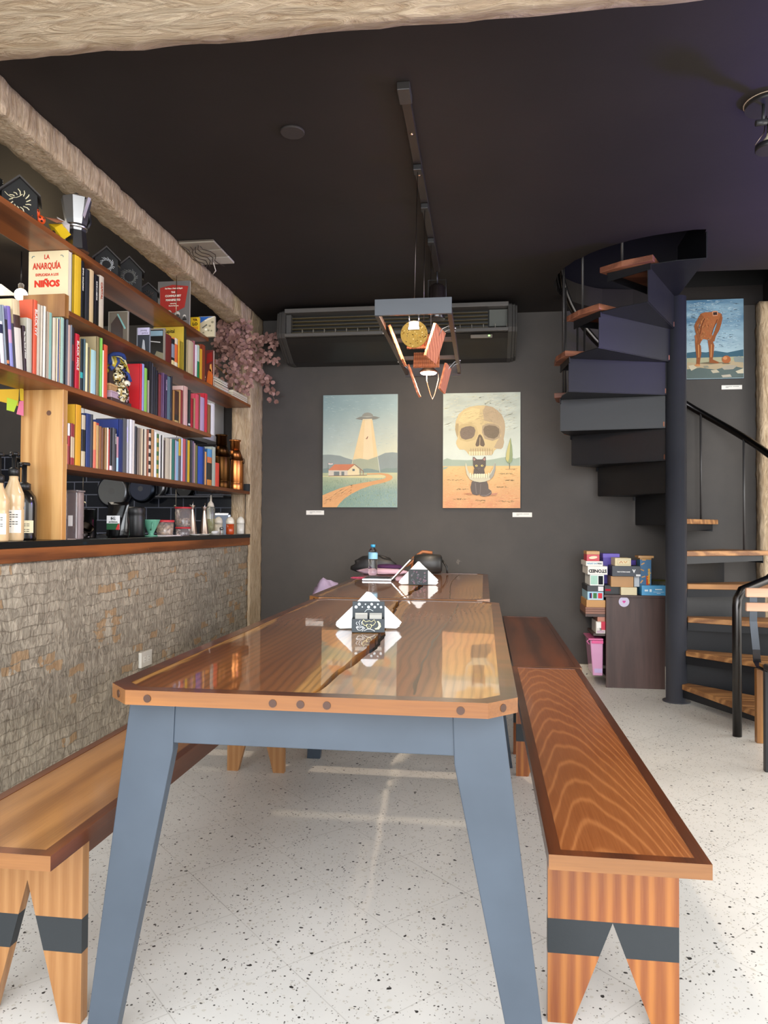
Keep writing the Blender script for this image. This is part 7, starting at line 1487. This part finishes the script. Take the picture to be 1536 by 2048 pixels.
# water bottle
c = Vector((-.700, 4.66, TZ)); H = at(745, 1089, Y=4.66).z - TZ; rt = tag(empty('water_bottle', c), 'clear plastic water bottle with a light blue cap and label on the far table', 'bottle')
m = MB(); m.lathe([(.024, 0), (.030, .006), (.030, .03), (.028, .036), (.030, .042), (.028, .05), (.030, .056), (.027, H * .42), (.030, H * .52), (.030, H * .74), (.024, H * .82), (.012, H * .90), (.012, H * .93)], c, '#e8f0f4', 0, 28); m.build('body', 'glass', rt)
m = MB(); m.lathe([(.0305, H * .54), (.0305, H * .73)], c, '#8cc4e0', 0, 28, cap=False); m.build('label', 'satin', rt)
m = MB(); m.lathe([(.0145, H * .91), (.0145, H)], c, '#3a9fd0', 0, 24, flute=.04); m.build('cap', 'satin', rt)
# laptop
rt = tag(empty('laptop', (-.62, 4.25, TZ)), 'thin silver laptop standing open edge-on beside the far napkin box', 'laptop')
hx = at(783, 1160, Y=4.24); a, b_ = at(724, 1160, Y=4.24).x, hx.x
m = MB(); m.box(a, b_, 4.24, 4.45, TZ, TZ + .012, '#c9ccd0'); m.build('base', 'metal', rt, bevel=.002)
m = MB(); m.box(a + .01, b_ - .02, 4.26, 4.43, TZ + .0122, TZ + .0135, '#222326'); m.build('keyboard', 'satin', rt)
tp = at(820, 1119, Y=4.24); dv = Vector((tp.x - b_, 0, tp.z - TZ - .012)); nn = Vector((dv.z, 0, -dv.x)).normalized() * .006
m = MB(); m.prism([Vector((b_, 4.24, TZ + .0125)), Vector((b_, 4.24, TZ + .0125)) + dv, Vector((b_, 4.24, TZ + .0125)) + dv + nn, Vector((b_, 4.24, TZ + .0125)) + nn], (0, .21, 0), '#c4c0bc'); m.build('screen', 'metal', rt)
# folded clothes / pink note under bottle, notebook
def blob(name, c, sx, sy, sz, col, label, cat, mat='cloth', seed=0):
    m = MB(); m.ball(c + Vector((0, 0, sz * .55)), 1, col, 0, 22, 12, (sx, sy, sz), lambda d: 1 + .25 * noise.noise(d * 2.2 + Vector((seed, 0, 0))))
    for v in m.v: v.z = max(v.z, c.z)
    o = m.build(name, mat, base=c); tag(o, label, cat); return o
blob('folded_shirt', Vector((-.66, 4.83, TZ)), .16, .09, .028, '#c9a8b8', 'folded pinkish clothes lying behind the water bottle', 'clothes', seed=1)
blob('folded_cloth', Vector((-.63, 4.86, TZ + .038)), .10, .06, .016, '#4a2c50', 'dark purple cloth on the folded pinkish clothes', 'cloth', seed=2)
blob('black_pouch', Vector((-.74, 4.975, TZ)), .15, .035, .075, '#1c1c1f', 'long black pouch lying at the back edge of the far table', 'pouch', 'satin', 3)
m = MB(); m.box(-.80, -.72, 4.42, 4.50, TZ, TZ + .003, '#e05a7a'); tag(m.build('pink_paper', 'paper'), 'pink slip of paper beside the laptop and bottle', 'paper')
# handbag
c = Vector((-.375, 4.93, TZ)); a, b_ = at(826, 1146, Y=4.93).x, at(886, 1146, Y=4.93).x; H = at(857, 1108, Y=4.93).z - TZ
rt = tag(empty('handbag', Vector(((a + b_) / 2, 4.93, TZ))), 'small black leather wash bag with tan handle loops against the dark wall', 'bag'); cx_ = (a + b_) / 2; w_ = (b_ - a) / 2
m = MB(); m.ball((cx_, 4.93, TZ + H * .5), 1, '#232323', 0, 28, 16, (w_, .05, H * .52), lambda d: min(1.32, 1 / max(abs(d.x), abs(d.z), .72)) * .93)
for v in m.v: v.z = max(v.z, TZ)
m.build('body', 'satin', rt)
m = MB(); m.tube([(cx_ + w_ * .9 * math.cos(t), 4.905, TZ + H * (.62 + .36 * math.sin(t))) for t in [k * .2 + .1 for k in range(15)]], .002, '#8a8a8a', 0, 6); m.build('zip', 'metal', rt)
m = MB(); m.tube([(cx_ + w_ * .95, 4.93, TZ + H * .7), (cx_ + w_ * 1.25, 4.92, TZ + H * .35), (cx_ + w_ * 1.3, 4.91, TZ + .006)], .007, '#1c1c1c', 0, 8); m.build('strap', 'satin', rt)
m = MB(); m.tube([(cx_ - w_ * 1.15, 4.985, TZ + .01), (cx_ - w_ * 1.05, 4.985, TZ + H * .75), (cx_ - w_ * .4, 4.985, TZ + H * 1.10), (cx_ + w_ * .25, 4.985, TZ + H * 1.04)], .011, '#a5653c', 0, 8); m.tube([(cx_ - w_ * 1.5, 4.975, TZ + H * .35), (cx_ - w_ * 1.1, 4.98, TZ + H * .55), (cx_ - w_ * .7, 4.98, TZ + H * .95)], .009, '#b0714a', 0, 8); m.build('tan_handle', 'satin', rt)
# pale cloth over something by the far table's left corner
c = at(662, 1172, Y=4.75); p = Vector((c.x, 4.75, .60))
rt = tag(empty('draped_jacket', (c.x, 4.75, .463)), 'lilac jacket heaped on the left bench end beyond the table edge', 'jacket')
m = MB(); m.ball((c.x - .02, 4.72, .56), 1, '#c4afcc', 0, 22, 14, (.10, .10, .15), lambda d: 1 + .3 * noise.noise(d * 2.5)); 
for v in m.v: v.z = max(v.z, .464)
m.build('body', 'cloth', rt)
b4 = tag(empty('bench', (-.96, 4.2, 0)), 'far left bench beside the second table, mostly hidden behind the tables', 'bench', 'wooden benches with banded legs')
bench(b4, -1.10, -.81 - .06, 3.36, 5.05, -1.105, -.88, ((3.6, 1), (4.9, 1)), 'bench_top_l', (.149, .222), 'bench_leg_l', .297)

# ================================================================== WALL SOCKET
a, b_ = at(281, 1335, X=XL), at(303, 1300, X=XL); cz_ = (a.z + b_.z) / 2
rt = tag(empty('wall_socket', (XL, (a.y + b_.y) / 2, cz_)), 'white double wall socket on the stone wall above the left bench', 'socket')
m = MB(); m.box(XL - .012, XL + .004, a.y, b_.y, cz_ - .038, cz_ + .038, '#cfcabf'); m.build('plate', 'satin', rt, bevel=.003)
for dy in (-.022, .022):
    m = MB(); yy = (a.y + b_.y) / 2 + dy; m.box(XL + .0042, XL + .0052, yy - .013, yy + .013, cz_ - .015, cz_ + .015, '#d9d5cc'); s_ = m.build('outlet', 'satin', rt)
    m = MB()
    for dz in (-.007, .007): m.box(XL + .0052, XL + .0056, yy - .004, yy + .004, cz_ + dz - .0012, cz_ + dz + .0012, '#4a4640')
    m.build('slot', 'matte', s_)

# ================================================================== CHAIRS AT THE RIGHT EDGE
rt = tag(empty('slatted_chair', (1.50, 3.7, 0)), 'wood-slat bistro chair with bent steel strap, cut by the right edge before the stairs', 'chair')
X0, X1, Yb = 1.315, 1.71, 3.90
for z0, z1 in ((.722, .768), (.652, .695)): 
    m = MB(); m.box(X0 - .02, X1, Yb, Yb + .022, z0, z1); m.build('back_slat', 'chair_slat', rt, bevel=.004)
for xa in (X0 + .002, X1 - .05):
    m = MB(); s0 = [(xa, Yb + .024, .76), (xa, Yb + .026, .60), (xa + .012, Yb + .022, .46), (xa + .018, Yb + .03, .40), (xa + .024, Yb + .0, .375), (xa + .024, Yb - .30, .37)]
    for p_, q_ in zip(s0, s0[1:]):
        p_, q_ = Vector(p_), Vector(q_); ex = Vector((.036, 0, 0)); n_ = (q_ - p_).normalized().cross(ex.normalized()) * .004
        m.add([p_, p_ + ex, q_ + ex, q_, p_ + n_, p_ + ex + n_, q_ + ex + n_, q_ + n_], [(3, 2, 1, 0), (4, 5, 6, 7), (0, 1, 5, 4), (1, 2, 6, 5), (2, 3, 7, 6), (3, 0, 4, 7)], '#5c6066')
    m.build('strap', 'metal', rt)
for k in range(7): m = MB(); x = X0 + .035 + .052 * k; m.box(x, x + .034, Yb - .42, Yb - .005, .384, .402); m.build('seat_slat', 'chair_wood', rt, bevel=.003)
for x, y in ((X0 + .028, Yb + .002), (X1 - .07, Yb + .002), (X0 + .028, Yb - .38), (X1 - .07, Yb - .38)): m = MB(); m.box(x, x + .05, y, y + .035, 0, .366); m.build('leg', 'chair_wood', rt, bevel=.003)
rt = tag(empty('black_chair', (1.45, 3.3, 0)), 'black chair of which only a front leg edge shows at the right border', 'chair')
p = at(1531, 1545, Z=0)
for x, y in ((p.x, p.y), (p.x + .38, p.y), (p.x, p.y - .38), (p.x + .38, p.y - .38)): m = MB(); m.box(x, x + .028, y, y + .028, 0, .20 if False else .44, '#151516'); m.build('leg', 'satin', rt, bevel=.003)
m = MB(); m.box(p.x, p.x + .42, p.y - .40, p.y + .028, .4405, .47, '#17171a'); m.build('seat', 'satin', rt, bevel=.008)
